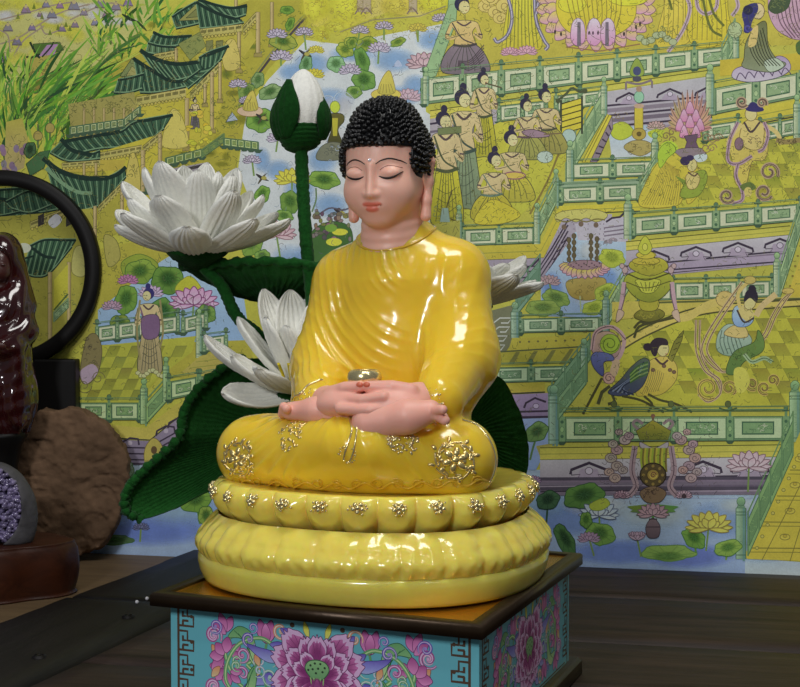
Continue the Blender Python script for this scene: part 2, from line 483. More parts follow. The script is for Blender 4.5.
bm_obj('top_panel', box_bm(2 * hw - 0.024, 2 * hd - 0.024, 0.008, (0, 0, PED_Z - 0.002 - 0.004)), M['goldtop'], ped)
bm_obj('under_rim', box_bm(2 * hw - 0.012, 2 * hd - 0.030, 0.004, (0, 0, PED_Z - 0.013), bev=0.001), M['bronze'], ped)
bw2, bd2 = hw - OU, hd - OVV
bm_obj('body', box_bm(2 * bw2, 2 * bd2, 0.094, (0, 0, 0.016 + 0.046), bev=0.0008), M['blue'], ped)
V_, Q_ = ring_frame((hw, hd), 0.035, 0.0, 0.017, 0.004)
MB().add(V_, Q_).build('plinth', M['bronze'], ped, smooth=False)
# ------------------------------------------------------------------ seated statue
statue = empty('seated_statue', (PO[0], PO[1], PED_Z), PANG)
tag(statue, 'glossy yellow resin seated monk statue with black curled hair on a lotus base', 'statue')

# lotus base: tiers are swept outlines
BA, BB, BN = 0.1505, 0.140, 2.35
BC0 = np.array([-0.0065, -0.002])
_t = np.linspace(0, 2 * PI, 2881)
def sq(t, off=0.0):
    c, s = np.cos(t), np.sin(t)
    r = 1.0 / ((np.abs(c / (BA + off)) ** BN + np.abs(s / (BB + off)) ** BN) ** (1 / BN))
    return np.stack([r * c, r * s], -1)
_p = sq(_t); _l = np.concatenate([[0], np.cumsum(np.linalg.norm(np.diff(_p, axis=0), axis=1))]); _l /= _l[-1]
def theta_of(u): return np.interp(np.mod(u, 1.0), _l, _t)
NB = 900
UU = np.arange(NB) / NB
def tier(prof, name, m, lobe=None):
    """prof: list of (offset, z); lobe(u, k) -> extra radial, dz"""
    th = theta_of(UU); V = np.zeros((NB, len(prof), 3))
    for k, (off, z) in enumerate(prof):
        dr, dz = lobe(UU, k / (len(prof) - 1)) if lobe else (0, 0)
        p = sq(th, 0.0)
        nrm = p / np.linalg.norm(p, axis=1)[:, None]
        q = p + nrm * (off + dr)[:, None] if not np.isscalar(dr) else p + nrm * (off + dr)
        V[:, k, :2] = q + BC0; V[:, k, 2] = z + dz
    Q = grid_quads(NB, len(prof), True, False)
    V = V.reshape(-1, 3)
    if lobe:
        rr_ = V[:, :2] / (np.linalg.norm(V[:, :2], axis=1)[:, None] + 1e-9)
        V[:, :2] += rr_ * (vnoise(V, 100, 3) * 0.0010 + vnoise(V, 240, 4) * 0.0004)[:, None]
    mb = MB(); mb.add(V, Q)
    return mb.build(name, m, statue)
tier([(-0.002, 0.0), (0.0015, 0.0008), (0.003, 0.004), (0.0055, 0.010), (0.007, 0.017), (0.0068, 0.0215), (0.0055, 0.0235), (0.001, 0.0245), (-0.02, 0.0255)], 'base_ring', M['resin_pale'])
NPET = 27
def low_lobe(u, k):
    ph = u * NPET; f = np.abs(np.cos(PI * ph)) ** 0.55                      # petal bodies
    g = 0.5 + 0.5 * np.cos(2 * PI * ph * 2 + PI)                            # paired ridges on each petal
    w = np.sin(PI * min(1, k * 1.05)) ** 0.7 if k < 0.95 else 0.15
    rip = np.sin(PI * np.clip((k - 0.02) / 0.3, 0, 1))
    return w * (0.0026 * f + 0.0012 * g) + rip * 0.0007 * np.cos(2 * PI * ph * 3), 0.002 * (1 - f) * (1 - k)
kk = np.linspace(0, 1, 26)
prof = [(0.0036 + 0.0032 * math.sin(PI * min(1, k * 1.7)) - 0.0155 * (max(0, k - 0.30) / 0.70) ** 2.2, 0.0225 + 0.037 * k) for k in kk]
tier(prof, 'lower_petal_tier', M['resin_pale'], low_lobe)
def up_lobe(u, k):
    ph = u * NPET + 0.5; f = np.abs(np.cos(PI * ph)) ** 0.6
    w = math.sin(PI * (0.08 + 0.84 * k)) ** 0.6
    return 0.0095 * f * w - 0.003, -0.004 * f * (1 - k) ** 2
prof = [(-0.0275 + 0.0165 * math.sin(PI * (0.02 + 0.66 * k)) ** 0.8, 0.0565 + 0.0315 * k) for k in np.linspace(0, 1, 24)]
prof += [(-0.019, 0.0884), (-0.024, 0.0880), (-0.035, 0.0865), (-0.06, 0.0862), (-0.139, 0.0862)]
nn = len(prof)
def up_lobe2(u, k):
    kk_ = k * (nn - 1) / 23.0
    if kk_ > 1: return np.zeros(len(u)), np.zeros(len(u))
    return up_lobe(u, kk_)
tier(prof, 'upper_petal_tier', M['resin_pale'], up_lobe2)

# ---- robe body
LS, RS = S(342, 270, 0.034), S(461, 262, 0.036)
LE, RE = S(326, 366, 0.008), S(461, 354, 0.010)
LW, RW = S(316, 404, -0.055), S(440, 398, -0.058)
CH, AB = S(402, 300, 0.036), S(398, 365, 0.034)
NK = S(394, 243, 0.020)
LK, RK = S(255, 453, -0.052), S(456, 459, -0.052)
HL, HR = np.array([-0.04, 0.03, 0.115]), np.array([0.04, 0.03, 0.115])
CEN = S(360, 445, -0.095)
FC = S(428, 232, -0.01)
def body_raw(P):
    d = ell(P, CH, (0.060, 0.046, 0.075))
    d = smin(d, ell(P, AB, (0.068, 0.056, 0.085)), 0.03)
    d = smin(d, cap(P, LS + [0.010, 0, -0.012], RS + [-0.010, 0, -0.012], 0.034), 0.02)
    d = smin(d, cap(P, NK + [0.0, 0.007, 0.004], NK + [0, 0.010, -0.03], 0.0275, 0.044), 0.020)
    armL = smin(cap(P, LS + [0.004, 0, -0.016], LE, 0.031, 0.030), cap(P, LE, LW, 0.030, 0.020), 0.016)
    armR = smin(cap(P, RS + [-0.006, 0, -0.016], RE, 0.031, 0.032), cap(P, RE, RW, 0.031, 0.022), 0.016)
    d = smin(d, armL, 0.012); d = smin(d, armR, 0.012)
    # sleeves falling to the lap
    d = smin(d, cap(P, RE + [0.0, 0.0, -0.012], RE + [-0.010, -0.008, -0.060], 0.029, 0.016), 0.014)
    d = smin(d, cap(P, LE + [0.0, 0.0, -0.01], LE + [-0.012, -0.012, -0.042], 0.026, 0.019), 0.014)
    # legs
    lg = smin(cap(P, HL, LK, 0.040, 0.0305), cap(P, LK, CEN + [-0.015, 0, -0.002], 0.0315, 0.026), 0.015)
    lr = smin(cap(P, HR, RK, 0.040, 0.0315), cap(P, RK, CEN + [0.012, 0, -0.002], 0.0325, 0.026), 0.015)
    lap_ = ell(P, (0.0, -0.028, 0.105), (0.115, 0.080, 0.036))
    d2 = smin(smin(lg, lr, 0.014), lap_, 0.014)
    d = smin(d, d2, 0.010)
    return smax(d, 0.0855 - P[..., 2], 0.004)
def ridge(ph, p=3.0):
    return np.clip(0.5 + 0.5 * np.sin(2 * PI * ph), 0, 1) ** p
def folds(P):
    x, y, z = P[..., 0], P[..., 1], P[..., 2]
    n1 = vnoise(P, 22, 3); n2 = np.clip(0.55 + 0.75 * vnoise(P, 34, 5), 0.0, 1.2); n3 = vnoise(P, 70, 8)
    front = sstep(0.03, 0.0, y)
    # chest drapery: nested arcs hanging from the shoulders, crowded on the left
    q = np.sqrt(((x - FC[0]) * 1.12) ** 2 + (z - FC[2]) ** 2) + 0.006 * n1 + 0.0008 * n3
    lside = sstep(FC[0] - 0.005, FC[0] - 0.045, x)
    f = ridge(q / 0.0088) * sstep(0.02, 0.045, q) * front * sstep(0.158, 0.195, z) * lside * 0.0015 * n2 * sstep(-0.082, -0.056, x)
    # long soft folds falling from the left shoulder of the figure
    q2 = (x - FC[0]) * 0.95 + (z - 0.2) * 0.20 - (z - 0.2) ** 2 * 1.6 + 0.004 * n1
    f = f + ridge(q2 / 0.0125, 2.0) * 0.0011 * n2 * sstep(FC[0] - 0.035, FC[0] + 0.0, x) * front * sstep(0.16, 0.19, z) * sstep(0.308, 0.27, z)
    # sleeves
    q3 = z * 0.62 - np.abs(x) * 0.75 + y * 0.5 + 0.006 * n1
    f = f + ridge(q3 / 0.0125) * 0.0007 * n2 * sstep(0.052, 0.072, np.abs(x)) * sstep(0.150, 0.17, z) * sstep(0.295, 0.25, z)
    # lap: arcs sweeping round each knee
    f = f + 0.00028 * vnoise(P, 120, 11) + 0.00012 * n3
    lapw = sstep(0.165, 0.15, z) * sstep(0.0, -0.02, y) * sstep(0.092, 0.102, z)
    ql = np.sqrt((x + 0.125) ** 2 + (y + 0.02) ** 2 * 0.5 + (z - 0.185) ** 2)
    qr = np.sqrt((x - 0.125) ** 2 + (y + 0.02) ** 2 * 0.5 + (z - 0.165) ** 2)
    f = f + np.where(x < 0.0, ridge((ql + 0.004 * n1) / 0.0105), 0.55 * ridge((qr + 0.004 * n1) / 0.013)) * 0.0018 * lapw * sstep(0.112, 0.085, np.abs(x)) * n2
    return f
def body(P): return body_raw(P) - folds(P)
surf_obj('robe', body, (-0.165, -0.150, 0.082), (0.165, 0.105, 0.325), 0.00165, M['resin'], statue)
def hit(px, py, f, t0=0.95, t1=1.35):
    """statue point where the sight line through a photo pixel meets the surface f"""
    d = px_ray(px, py); d = d / np.linalg.norm(d)
    t = np.linspace(t0, t1, 500)
    W = CAM + t[:, None] * d - PO
    P = np.stack([W @ PU, W @ PV, W[:, 2]], 1)
    v = f(P)
    k = np.argmax(v < 0)
    if not (v < 0).any(): return P[np.argmin(v)], 
    a, b = P[k - 1], P[k]; m = v[k - 1] / (v[k - 1] - v[k])
    return (a + (b - a) * m,)
def nrm_of(p, f, e=0.0015):
    p = np.asarray(p, float)
    g = np.array([float(f((p + np.eye(3)[i] * e)[None])[0] - f((p - np.eye(3)[i] * e)[None])[0]) for i in range(3)])
    return g / (np.linalg.norm(g) + 1e-12)
# collar and hems: rolled edges lying on the robe
def proj(p, f, it=6):
    p = np.asarray(p, float)
    for _ in range(it): p = p - nrm_of(p, f) * float(f(p[None])[0])
    return p
def edge_roll(pxs, name, m, rad, lift=0.0, f=body_raw, n=40, mode='px'):
    pts = [hit(a, b, f)[0] for a, b in pxs] if mode == 'px' else pxs
    P = spline(pts, n)
    P = np.array([proj(p, f) + nrm_of(p, f) * lift for p in P])
    return MB().add(*tube(P, rad, 8)).build(name, m, statue)

# ---- head (own axes: x right, y back, z up; bowed forward)
HC = S(386.5, 171, 0.004)
HR_ = rotm(R(13), 0, R(1.5))
def toH(P): return (P - HC) @ HR_
def frH(p): return HC + np.asarray(p, float) @ HR_.T
def face(q):
    d = ell(q, (0, 0.004, 0.012), (0.0368, 0.042, 0.041))
    d = smin(d, ell(q, (0, -0.0055, -0.017), (0.0328, 0.0355, 0.0320)), 0.016)
    d = smin(d, ell(q, (0, -0.0275, -0.0375), (0.0125, 0.0105, 0.009)), 0.014)
    ax = np.abs(q[..., 0:1]); qa = np.concatenate([ax, q[..., 1:]], -1)
    d = smin(d, ell(qa, (0.0172, -0.0250, -0.0165), (0.0140, 0.0125, 0.0145)), 0.012)
    d = smax(d, -ell(qa, (0.0160, -0.0440, 0.0035), (0.0125, 0.0048, 0.0060)), 0.008)     # eye hollow
    d = smin(d, ell(qa, (0.0160, -0.0318, 0.0025), (0.0098, 0.0070, 0.0062)), 0.0030)     # closed lid
    d = smin(d, chain(q, [(0, -0.0375, 0.010), (0, -0.0412, -0.003), (0, -0.0442, -0.0142)], [0.0024, 0.0027, 0.0042]), 0.0045)
    d = smin(d, ell(qa, (0.0044, -0.0402, -0.0152), (0.0033, 0.0046, 0.0030)), 0.0035)
    d = smin(d, ell(q, (0, -0.0368, -0.0255), (0.0095, 0.0050, 0.0055)), 0.008)
    d = smin(d, ell(qa, (0.0030, -0.0400, -0.0238), (0.0052, 0.0030, 0.0019)), 0.0016)
    d = smin(d, ell(q, (0, -0.0396, -0.0280), (0.0060, 0.0034, 0.0026)), 0.0018)
    d = smax(d, -chain(q, [(-0.0088, -0.0405, -0.0244), (0, -0.0436, -0.0259), (0.0088, -0.0405, -0.0244)], [0.0006] * 3), 0.0012)
    return d
def lips(q):
    ax = np.abs(q[..., 0:1]); qa = np.concatenate([ax, q[..., 1:]], -1)
    return np.minimum(ell(qa, (0.0030, -0.0400, -0.0239), (0.0062, 0.0048, 0.0024)), ell(q, (0, -0.0396, -0.0281), (0.0068, 0.0048, 0.0030)))
def headf(P):
    d = face(toH(P))
    nb_ = NK + np.array([-0.001, 0.0045, -0.020]); nt = HC + np.array([0, 0.012, -0.03])
    n = cap(P, nb_, nt, 0.0335, 0.0270)
    # two soft neck rings
    h = P[..., 2]
    n = n - 0.0003 * np.sin(2 * PI * (h - P[..., 1] * 0.3) / 0.009)
    d = smin(d, n, 0.006)
    return d
def headcol(V):
    q = toH(V); c = np.tile(lin((250, 192, 170)), (len(V), 1))
    w = np.clip(1 - lips(q) / 0.0010, 0, 1)[:, None]
    c = c * (1 - w) + lin((232, 124, 100)) * w
    return c
surf_obj('head', headf, (HC[0] - .05, HC[1] - .055, NK[2] - 0.03), (HC[0] + .05, HC[1] + .055, HC[2] + .06), 0.0011, M['skin'], statue, headcol, it=4)
def fproj(x, z):
    """front point of the face at head coords x, z"""
    y = np.linspace(-0.062, -0.01, 260); q = np.stack([np.full(260, x), y, np.full(260, z)], 1)
    v = face(q); k = np.argmax(v < 0); return np.array([x, y[k] - 0.0001, z])
for sx in (-1, 1):
    br = [(0.0050, 0.0112), (0.0105, 0.0142), (0.0175, 0.0150), (0.0250, 0.0120), (0.0290, 0.0088)]
    P = spline([(sx * a, b) for a, b in br], 22)
    P = np.array([frH(fproj(a, b)) for a, b in P])
    MB().add(*tube(P, [0.0002 + 0.0005 * math.sin(PI * (0.1 + 0.85 * t)) for t in np.linspace(0, 1, 22)], 8)).build('eyebrow', M['ink'], statue)
    ey = [(0.0072, 0.0004), (0.0115, -0.0012), (0.0160, -0.0016), (0.0215, -0.0004), (0.0268, 0.0024)]
    P = spline([(sx * a, b) for a, b in ey], 24)
    P = np.array([frH(fproj(a, b)) for a, b in P])
    MB().add(*tube(P, [0.0003 + 0.00075 * math.sin(PI * t) ** 0.8 for t in np.linspace(0, 1, 24)], 8)).build('eye_line', M['ink'], statue)
    cr = [(0.0085, 0.0058), (0.0140, 0.0088), (0.0205, 0.0084), (0.0262, 0.0058)]
    P = spline([(sx * a, b) for a, b in cr], 20)
    P = np.array([frH(fproj(a, b) + [0, -0.0001, 0]) for a, b in P])
    MB().add(*tube(P, 0.0003, 6)).build('lid_crease', mat('lid_crease_paint', (150, 84, 62), 0.5), statue)
    # ear with a long lobe
    def ear(P, sx=sx):
        q = toH(P)
        d = chain(q, [(sx * .0365, .006, .016), (sx * .0390, .009, .006), (sx * .0375, .006, -.012), (sx * .0362, .001, -.028), (sx * .0355, -.002, -.042)], [.0040, .0046, .0042, .0042, .0050], 0.004)
        d = smin(d, ell(q, (sx * .0365, .003, 0.0), (.0032, .009, .016)), 0.004)
        return smax(d, -ell(q, (sx * .0410, -0.001, .002), (.0040, .0050, .0092)), 0.003)
    c = frH((sx * 0.04, 0.004, -0.014))
    surf_obj('ear', ear, c - [0.02, 0.026, 0.044], c + [0.02, 0.026, 0.044], 0.0011, M['skin'], statue, lambda V: np.tile(lin((250, 188, 166)), (len(V), 1)))
p = frH(fproj(0.0, 0.0150)); bm = bmesh.new(); bmesh.ops.create_icosphere(bm, subdivisions=2, radius=0.0017); bmesh.ops.translate(bm, vec=p, verts=bm.verts)
bm_obj('forehead_gem', bm, M['gem'], statue, smooth=True)
# hair: cap with a bump on top, covered with snail curls
def hairf(q):
    d = ell(q, (0, 0.005, 0.011), (0.0405, 0.0455, 0.0435))
    d = smin(d, ell(q, (0.0, 0.006, 0.043), (0.0280, 0.0290, 0.0215)), 0.010)
    ax = np.abs(q[..., 0])
    zl = 0.0265 - 0.003 * (ax / 0.03) ** 2                                   # forehead window
    win = np.maximum(np.maximum(q[..., 2] - zl, ax - 0.0318), q[..., 1] - 0.003)
    d = smax(d, -win, 0.003)
    low = -0.020 + 0.0 * ax
    d = smax(d, np.where(q[..., 1] > 0.003, low - q[..., 2], -0.0115 - q[..., 2]), 0.003)
    return d
V, Q = surf(lambda P: hairf(toH(P)), HC - 0.075, HC + [0.075, 0.075, 0.09], 0.0016)
mb = MB().add(V, Q)
ico = bmesh.new(); bmesh.ops.create_icosphere(ico, subdivisions=2, radius=1.0)
IV = np.array([v.co[:] for v in ico.verts]); IF = np.array([[v.index for v in f.verts] for f in ico.faces]); ico.free()
# curls spread evenly over the cap by dart throwing on its vertices
order = rng.permutation(len(V)); kept = np.zeros((0, 3)); Nrm = []
cand = V[order]
for p in cand:
    if len(kept) and np.min(((kept - p) ** 2).sum(1)) < 0.0036 ** 2: continue
    kept = np.concatenate([kept, p[None]])
hf = lambda P: hairf(toH(P))
for p in kept:
    n = nrm_of(p, hf)
    if n[2] < -0.35: continue
    qh = toH(p[None])[0]; ax_ = abs(qh[0])
    wn = max(qh[2] - (0.0265 - 0.003 * (ax_ / 0.03) ** 2), ax_ - 0.0318, qh[1] - 0.003)
    r = 0.0025 if wn > 0.0016 else 0.0014
    mb.add(p + n * 0.0004 + IV * r, T=IF)
    if r > 0.002: mb.add(p + n * 0.0022 + IV * 0.0015, T=IF)
mb.build('hair', M['hair'], statue)

# ---- hands folded in the lap, bowl behind the thumbs
def hpt(px, py, y): return S(px, py, y)
def hands(P):
    # palm backs
    a = ell(P, hpt(344, 403, -0.088), (0.026, 0.020, 0.0125), rotm(0, R(-8), R(-8)))
    a = smin(a, cap(P, hpt(327, 401, -0.072), hpt(341, 402, -0.085), 0.0135, 0.0135), 0.01)
    b = ell(P, hpt(396, 402, -0.088), (0.028, 0.020, 0.0130), rotm(0, R(10), R(8)))
    b = smin(b, cap(P, hpt(419, 399, -0.072), hpt(400, 402, -0.086), 0.0145, 0.0135), 0.01)
    d = smin(a, b, 0.003)
    return d
HAND = []
def fing(pts, r0, r1): HAND.append((np.array(pts), np.linspace(r0, r1, len(pts))))
# thumbs meet over the bowl's foot
fing([hpt(332, 394, -0.088), hpt(345, 388.5, -0.096), hpt(360, 386.5, -0.099)], 0.0070, 0.0048)
fing([hpt(410, 392, -0.088), hpt(392, 387.5, -0.096), hpt(368, 386.5, -0.099)], 0.0075, 0.0048)
# upper hand (fingers to the right)
for k in range(4):
    fing([hpt(343, 399 + k * 3.2, -0.099 + k * 0.004), hpt(362, 400 + k * 3.0, -0.106 + k * 0.004), hpt(384 - k * 3, 396.5 + k * 3.4, -0.106 + k * 0.004)], 0.0056, 0.0043)
# lower hand (fingers to the left)
for k in range(4):
    fing([hpt(398, 405 + k * 2.4, -0.100 + k * 0.006), hpt(370, 410 + k * 1.3, -0.109 + k * 0.006), hpt(340 + k * 4, 408.5 + k * 1.5, -0.108 + k * 0.006)], 0.0062, 0.0046)
def hands_f(P):
    d = hands(P)
    for k, (p, r) in enumerate(HAND):
        d = smin(d, chain(P, p, r), 0.0022)
    return d
c = hpt(370, 402, -0.09)
surf_obj('folded_hands', hands_f, c - [0.072, 0.04, 0.035], c + [0.072, 0.05, 0.035], 0.0010, M['hand'], statue)
for (a, b, y) in ((359.5, 384.6, -0.1035), (366.5, 384.6, -0.1035)):
    p = hpt(a, b, y); bm = bmesh.new(); bmesh.ops.create_icosphere(bm, subdivisions=2, radius=1.0)
    bmesh.ops.scale(bm, vec=(0.0032, 0.0014, 0.0024), verts=bm.verts); bmesh.ops.translate(bm, vec=p, verts=bm.verts)
    bm_obj('thumb_nail', bm, mat('nail_paint', (226, 120, 92), 0.35), statue, smooth=True)
# bowl
bp_ = hpt(364.5, 378, -0.084)
prof = [(0.0, -0.011), (0.008, -0.011), (0.0125, -0.007), (0.0148, -0.001), (0.0142, 0.004), (0.0118, 0.0068), (0.0108, 0.0064), (0.0125, 0.003), (0.011, -0.004), (0.0, -0.007)]
n = 32; ang = np.linspace(0, 2 * PI, n, endpoint=False)
pr = spline(prof, 40)
V = np.stack([np.stack([r * np.cos(ang), r * np.sin(ang), np.full(n, z)], 1) for r, z in pr]).reshape(-1, 3)
MB().add(V + bp_, grid_quads(len(pr), n, False, True)).build('alms_bowl', M['palegold'], statue)
# ---- feet, soles up on the thighs
def foot_f(side):
    if side < 0:
        heel, mid, toe = hpt(352, 414, -0.088), hpt(316, 410.5, -0.088), hpt(290, 411, -0.084)
        toes = [(285 - k * 0.4, 407.5 + k * 2.0, -0.090 + k * 0.005) for k in range(4)] + [(287, 409, -0.094)]
    else:
        heel, mid, toe = hpt(371, 423, -0.100), hpt(408, 416.5, -0.102), hpt(430, 411.5, -0.096)
        toes = [(442 - k * 1.2, 418.5 - k * 2.4, -0.104 + k * 0.007) for k in range(4)] + [(440, 410.0, -0.107)]
    tp = [hpt(*t) for t in toes]
    def f(P):
        d = smin(cap(P, heel, mid, 0.0165 if side > 0 else 0.013, 0.0130 if side > 0 else 0.0105), cap(P, mid, toe, 0.0130 if side > 0 else 0.0105, 0.0098 if side > 0 else 0.0078), 0.008)
        for k, t in enumerate(tp):
            d = smin(d, cap(P, toe + (t - toe) * 0.2, t + (t - toe) * 0.25, 0.0046, 0.0040), 0.0012)
        return d
    return f
for sd, c in ((-1, hpt(318, 412, -0.088)), (1, hpt(408, 418, -0.10))):
    surf_obj('foot', foot_f(sd), c - [0.06, 0.03, 0.03], c + [0.06, 0.035, 0.03], 0.0012, M['hand'], statue)

# ---- raised gold leaf ornaments
def nbasis(n):
    a = np.cross(n, [0.0, 0.0, 1.0]); a /= np.linalg.norm(a) + 1e-9
    return a, np.cross(n, a)
def gold_cluster(center, f, rad, n, name, m=None, seed=0, flower=True):
    r_ = np.random.default_rng(seed); nr = nrm_of(center, f); a, b = nbasis(nr); mb = MB()
    def put(u, v, s, sq_=0.5, el=1.0, an=0.0):
        p = proj(center + a * u + b * v, f, 3); n_ = nrm_of(p, f)
        t1, t2 = nbasis(n_); c_, s_ = math.cos(an), math.sin(an)
        e1 = t1 * c_ + t2 * s_; e2 = t2 * c_ - t1 * s_
        mb.add(p + (IV[:, :1] * e1 * s * el + IV[:, 1:2] * e2 * s + IV[:, 2:] * n_ * s * sq_), T=IF)
    if flower:
        put(0, 0, rad * 0.17, 0.9)
        for k in range(6):
            t = 2 * PI * k / 6 + 0.3; put(rad * .34 * math.cos(t), rad * .34 * math.sin(t), rad * 0.15, 0.7, 1.5, t)
        for k in range(8):
            t = 2 * PI * k / 8
            cu = []
            for w in np.linspace(0, 1, 9):
                rr = rad * (0.62 + 0.24 * w); tt = t + 0.38 * math.sin(w * 4.6)
                cu.append(proj(center + a * rr * math.cos(tt) + b * rr * math.sin(tt), f, 3))
            mb.add(*tube(spline(cu, 14), rad * 0.055, 6))
            put(rad * 1.0 * math.cos(t + .2), rad * 1.0 * math.sin(t + .2), rad * 0.09, 0.8, 1.6, t)
    for k in range(n):
        rr = rad * math.sqrt(r_.random()) * 0.98; t = r_.random() * 2 * PI
        put(rr * math.cos(t), rr * math.sin(t), rad * (0.04 + 0.06 * r_.random()), 0.7, 1 + r_.random(), r_.random() * 3)
    return mb.build(name, m or M['gold'], statue)
gold_cluster(hit(455, 460, body)[0], body, 0.0205, 34, 'gold_blossom', seed=1)
gold_cluster(hit(237, 459, body)[0], body, 0.0195, 44, 'gold_blossom', seed=2)
gold_cluster(hit(291, 434, body)[0], body, 0.0165, 60, 'gold_scatter', seed=3, flower=False)
gold_cluster(hit(403, 441, body)[0], body, 0.0135, 60, 'gold_scatter', M['palegold'], seed=4, flower=False)
gold_cluster(hit(347, 455, body)[0], body, 0.0085, 26, 'gold_scatter', M['palegold'], seed=5, flower=False)
gold_cluster(hit(432, 396, body)[0], body, 0.0085, 26, 'cuff_ornament', M['palegold'], seed=6, flower=False)
gold_cluster(hit(304, 395, body)[0], body, 0.0085, 26, 'cuff_ornament', M['palegold'], seed=7, flower=False)
edge_roll([(415, 385), (422, 396), (432, 405), (444, 403)], 'cuff_trim', M['palegold'], 0.0011, 0.0004, body)
edge_roll([(322, 380), (308, 386), (297, 396), (290, 405)], 'cuff_trim', M['palegold'], 0.0011, 0.0004, body)
edge_roll([(462, 420), (476, 425), (489, 440), (495, 462), (489, 482)], 'robe_hem', M['palegold'], 0.0010, 0.0003, body)
edge_roll([(349, 417), (352, 430), (347, 446), (344, 460)], 'robe_hem', M['palegold'], 0.0009, 0.0003, body)
edge_roll([(355, 417), (357, 430), (354, 450), (350, 462)], 'robe_hem', M['palegold'], 0.0008, 0.0003, body)
# collar
P = []
cN = NK + np.array([-0.0005, 0.004, 0.0035])
for t in np.linspace(0, 2 * PI, 60):
    P.append(cN + np.array([0.0325 * math.cos(t), 0.0315 * math.sin(t), 0.0115 * math.sin(t)]))
P = np.array([proj(p, body_raw, 3) for p in P])
MB().add(*tube(P, 0.0014, 8)).build('collar', M['hem'], statue)
# scroll relief along the robe's foot
P_ = []
for k in range(150):
    w = k / 149; px = 226 + 262 * w
    P_.append(hit(px, 483.5 + 3.0 * math.sin(w * 2 * PI * 9) + 4.5 * math.sin(PI * w) ** 0.7 - 2, body)[0])
MB().add(*tube(spline(P_, 400), 0.0011, 7)).build('hem_scroll', M['hem'], statue)
for k in range(13):
    w = (k + 0.5) / 13; px = 226 + 262 * w; py = 480 + 4.0 * math.sin(PI * w) ** 0.7
    cur = []
    for t in np.linspace(0, 1, 20):
        an = t * 2 * PI * 1.25 + k * 1.3; rr = 6.0 * (1 - 0.6 * t)
        cur.append(hit(px + rr * math.cos(an), py + rr * 0.85 * math.sin(an), body)[0])
    MB().add(*tube(spline(cur, 30), 0.0008, 6)).build('hem_curl', M['hem'], statue)
# gold rosettes on the upper petals
for k in range(NPET):
    u = (k + 0.5) / NPET; t = theta_of(u)
    if math.sin(t) > 0.35 and not (math.cos(t) > 0.6): continue
    p = sq(np.array([t]), -0.0045)[0]; c = np.array([p[0] + BC0[0], p[1] + BC0[1], 0.0808])
    nrm = np.array([math.cos(t), math.sin(t), 0.45]); nrm /= np.linalg.norm(nrm); a, b = nbasis(nrm)
    c = c - nrm * 0.0005
    mb = MB(); r_ = np.random.default_rng(100 + k)
    for j in range(5):
        an = 2 * PI * j / 5 + 0.3
        mb.add(c + a * 0.0038 * math.cos(an) + b * 0.0034 * math.sin(an) + IV * 0.0021, T=IF)
    mb.add(c + nrm * 0.001 + IV * 0.0022, T=IF)
    for j in range(12):
        an = r_.random() * 6.28; rr = 0.0075 * (0.6 + 0.5 * r_.random())
        mb.add(c + a * rr * 1.1 * math.cos(an) + b * rr * 0.75 * math.sin(an) - nrm * 0.0008 + IV * (0.0007 + 0.0007 * r_.random()), T=IF)
    mb.build('gold_rosette', M['palegold'], statue)
# ------------------------------------------------------------------ chenille lotus flowers
def petal_mesh(L, W, a0, a1, cup, ns=34, nt=33, ridges=3.5, hook=0.0, seed=0):
    """closed petal; base at the origin, grows along +y and bends from elevation a0 to a1; outer side faces -z"""
    s = np.linspace(0, 1, ns); ang = R(a0) + (R(a1) - R(a0)) * s ** 1.3 + R(hook) * np.clip(s - 0.82, 0, 1) / 0.18
    ds = L / (ns - 1)
    y = np.concatenate([[0], np.cumsum(np.cos(ang[:-1]) * ds)]); z = np.concatenate([[0], np.cumsum(np.sin(ang[:-1]) * ds)])
    w = W * 0.5 * (0.36 + 0.64 * np.sin(PI * np.clip(s * 0.80 + 0.08, 0, 1)) ** 0.9) * np.sqrt(np.clip(1 - ((s - 0.70) / 0.304).clip(0) ** 2.4, 0.03, 1))
    t = np.linspace(-1, 1, nt)
    nl = 2 * nt - 2
    V = np.zeros((ns, nl, 3))
    ty = np.cos(ang); tz = np.sin(ang)
    for i in range(ns):
        ny, nz = -tz[i], ty[i]                                     # inner normal
        th = 0.0036 * (1 - 0.15 * s[i])
        tt = np.concatenate([t, t[-2:0:-1]]); side = np.concatenate([np.full(nt, -1.0), np.full(nt - 2, 1.0)])
        edge = np.sqrt(np.clip(1 - np.abs(tt) ** 2.4, 0, 1))
        rid = np.abs(np.cos(PI * ridges * tt * 1.0)) ** 0.6
        off = side * (th * (0.35 + 0.65 * rid) * (0.25 + 0.75 * edge)) * math.sqrt(max(0.05, 1 - max(0, (s[i] - 0.90) / 0.1) ** 2))
        off[0] = 0; off[nt - 1] = 0
        x = tt * w[i]; up = cup * w[i] * tt ** 2 * (0.6 + 0.4 * s[i])
        d = off + up
        V[i, :, 0] = x; V[i, :, 1] = y[i] + ny * d; V[i, :, 2] = z[i] + nz * d
    V = V.reshape(-1, 3)
    V = V + (vnoise(V + seed, 420, seed)[:, None]) * 0.00035
    Q = list(map(tuple, grid_quads(ns, nl, False, True)))
    n0 = len(V); V = np.concatenate([V, V[:nl].mean(0)[None], V[(ns - 1) * nl:].mean(0)[None]])
    T = [(n0, (j + 1) % nl, j) for j in range(nl)] + [(n0 + 1, (ns - 1) * nl + j, (ns - 1) * nl + (j + 1) % nl) for j in range(nl)]
    return V, np.array(Q), T
def orient(V, origin, direction, face, roll=0.0):
    """y -> direction, z -> towards face (made perpendicular)"""
    d = np.asarray(direction, float); d /= np.linalg.norm(d)
    f = np.asarray(face, float); f = f - d * (f @ d); f /= np.linalg.norm(f)
    x = np.cross(d, f)
    if roll: x, f = x * math.cos(roll) + f * math.sin(roll), f * math.cos(roll) - x * math.sin(roll)
    return np.asarray(origin) + V[:, :1] * x + V[:, 1:2] * d + V[:, 2:] * f
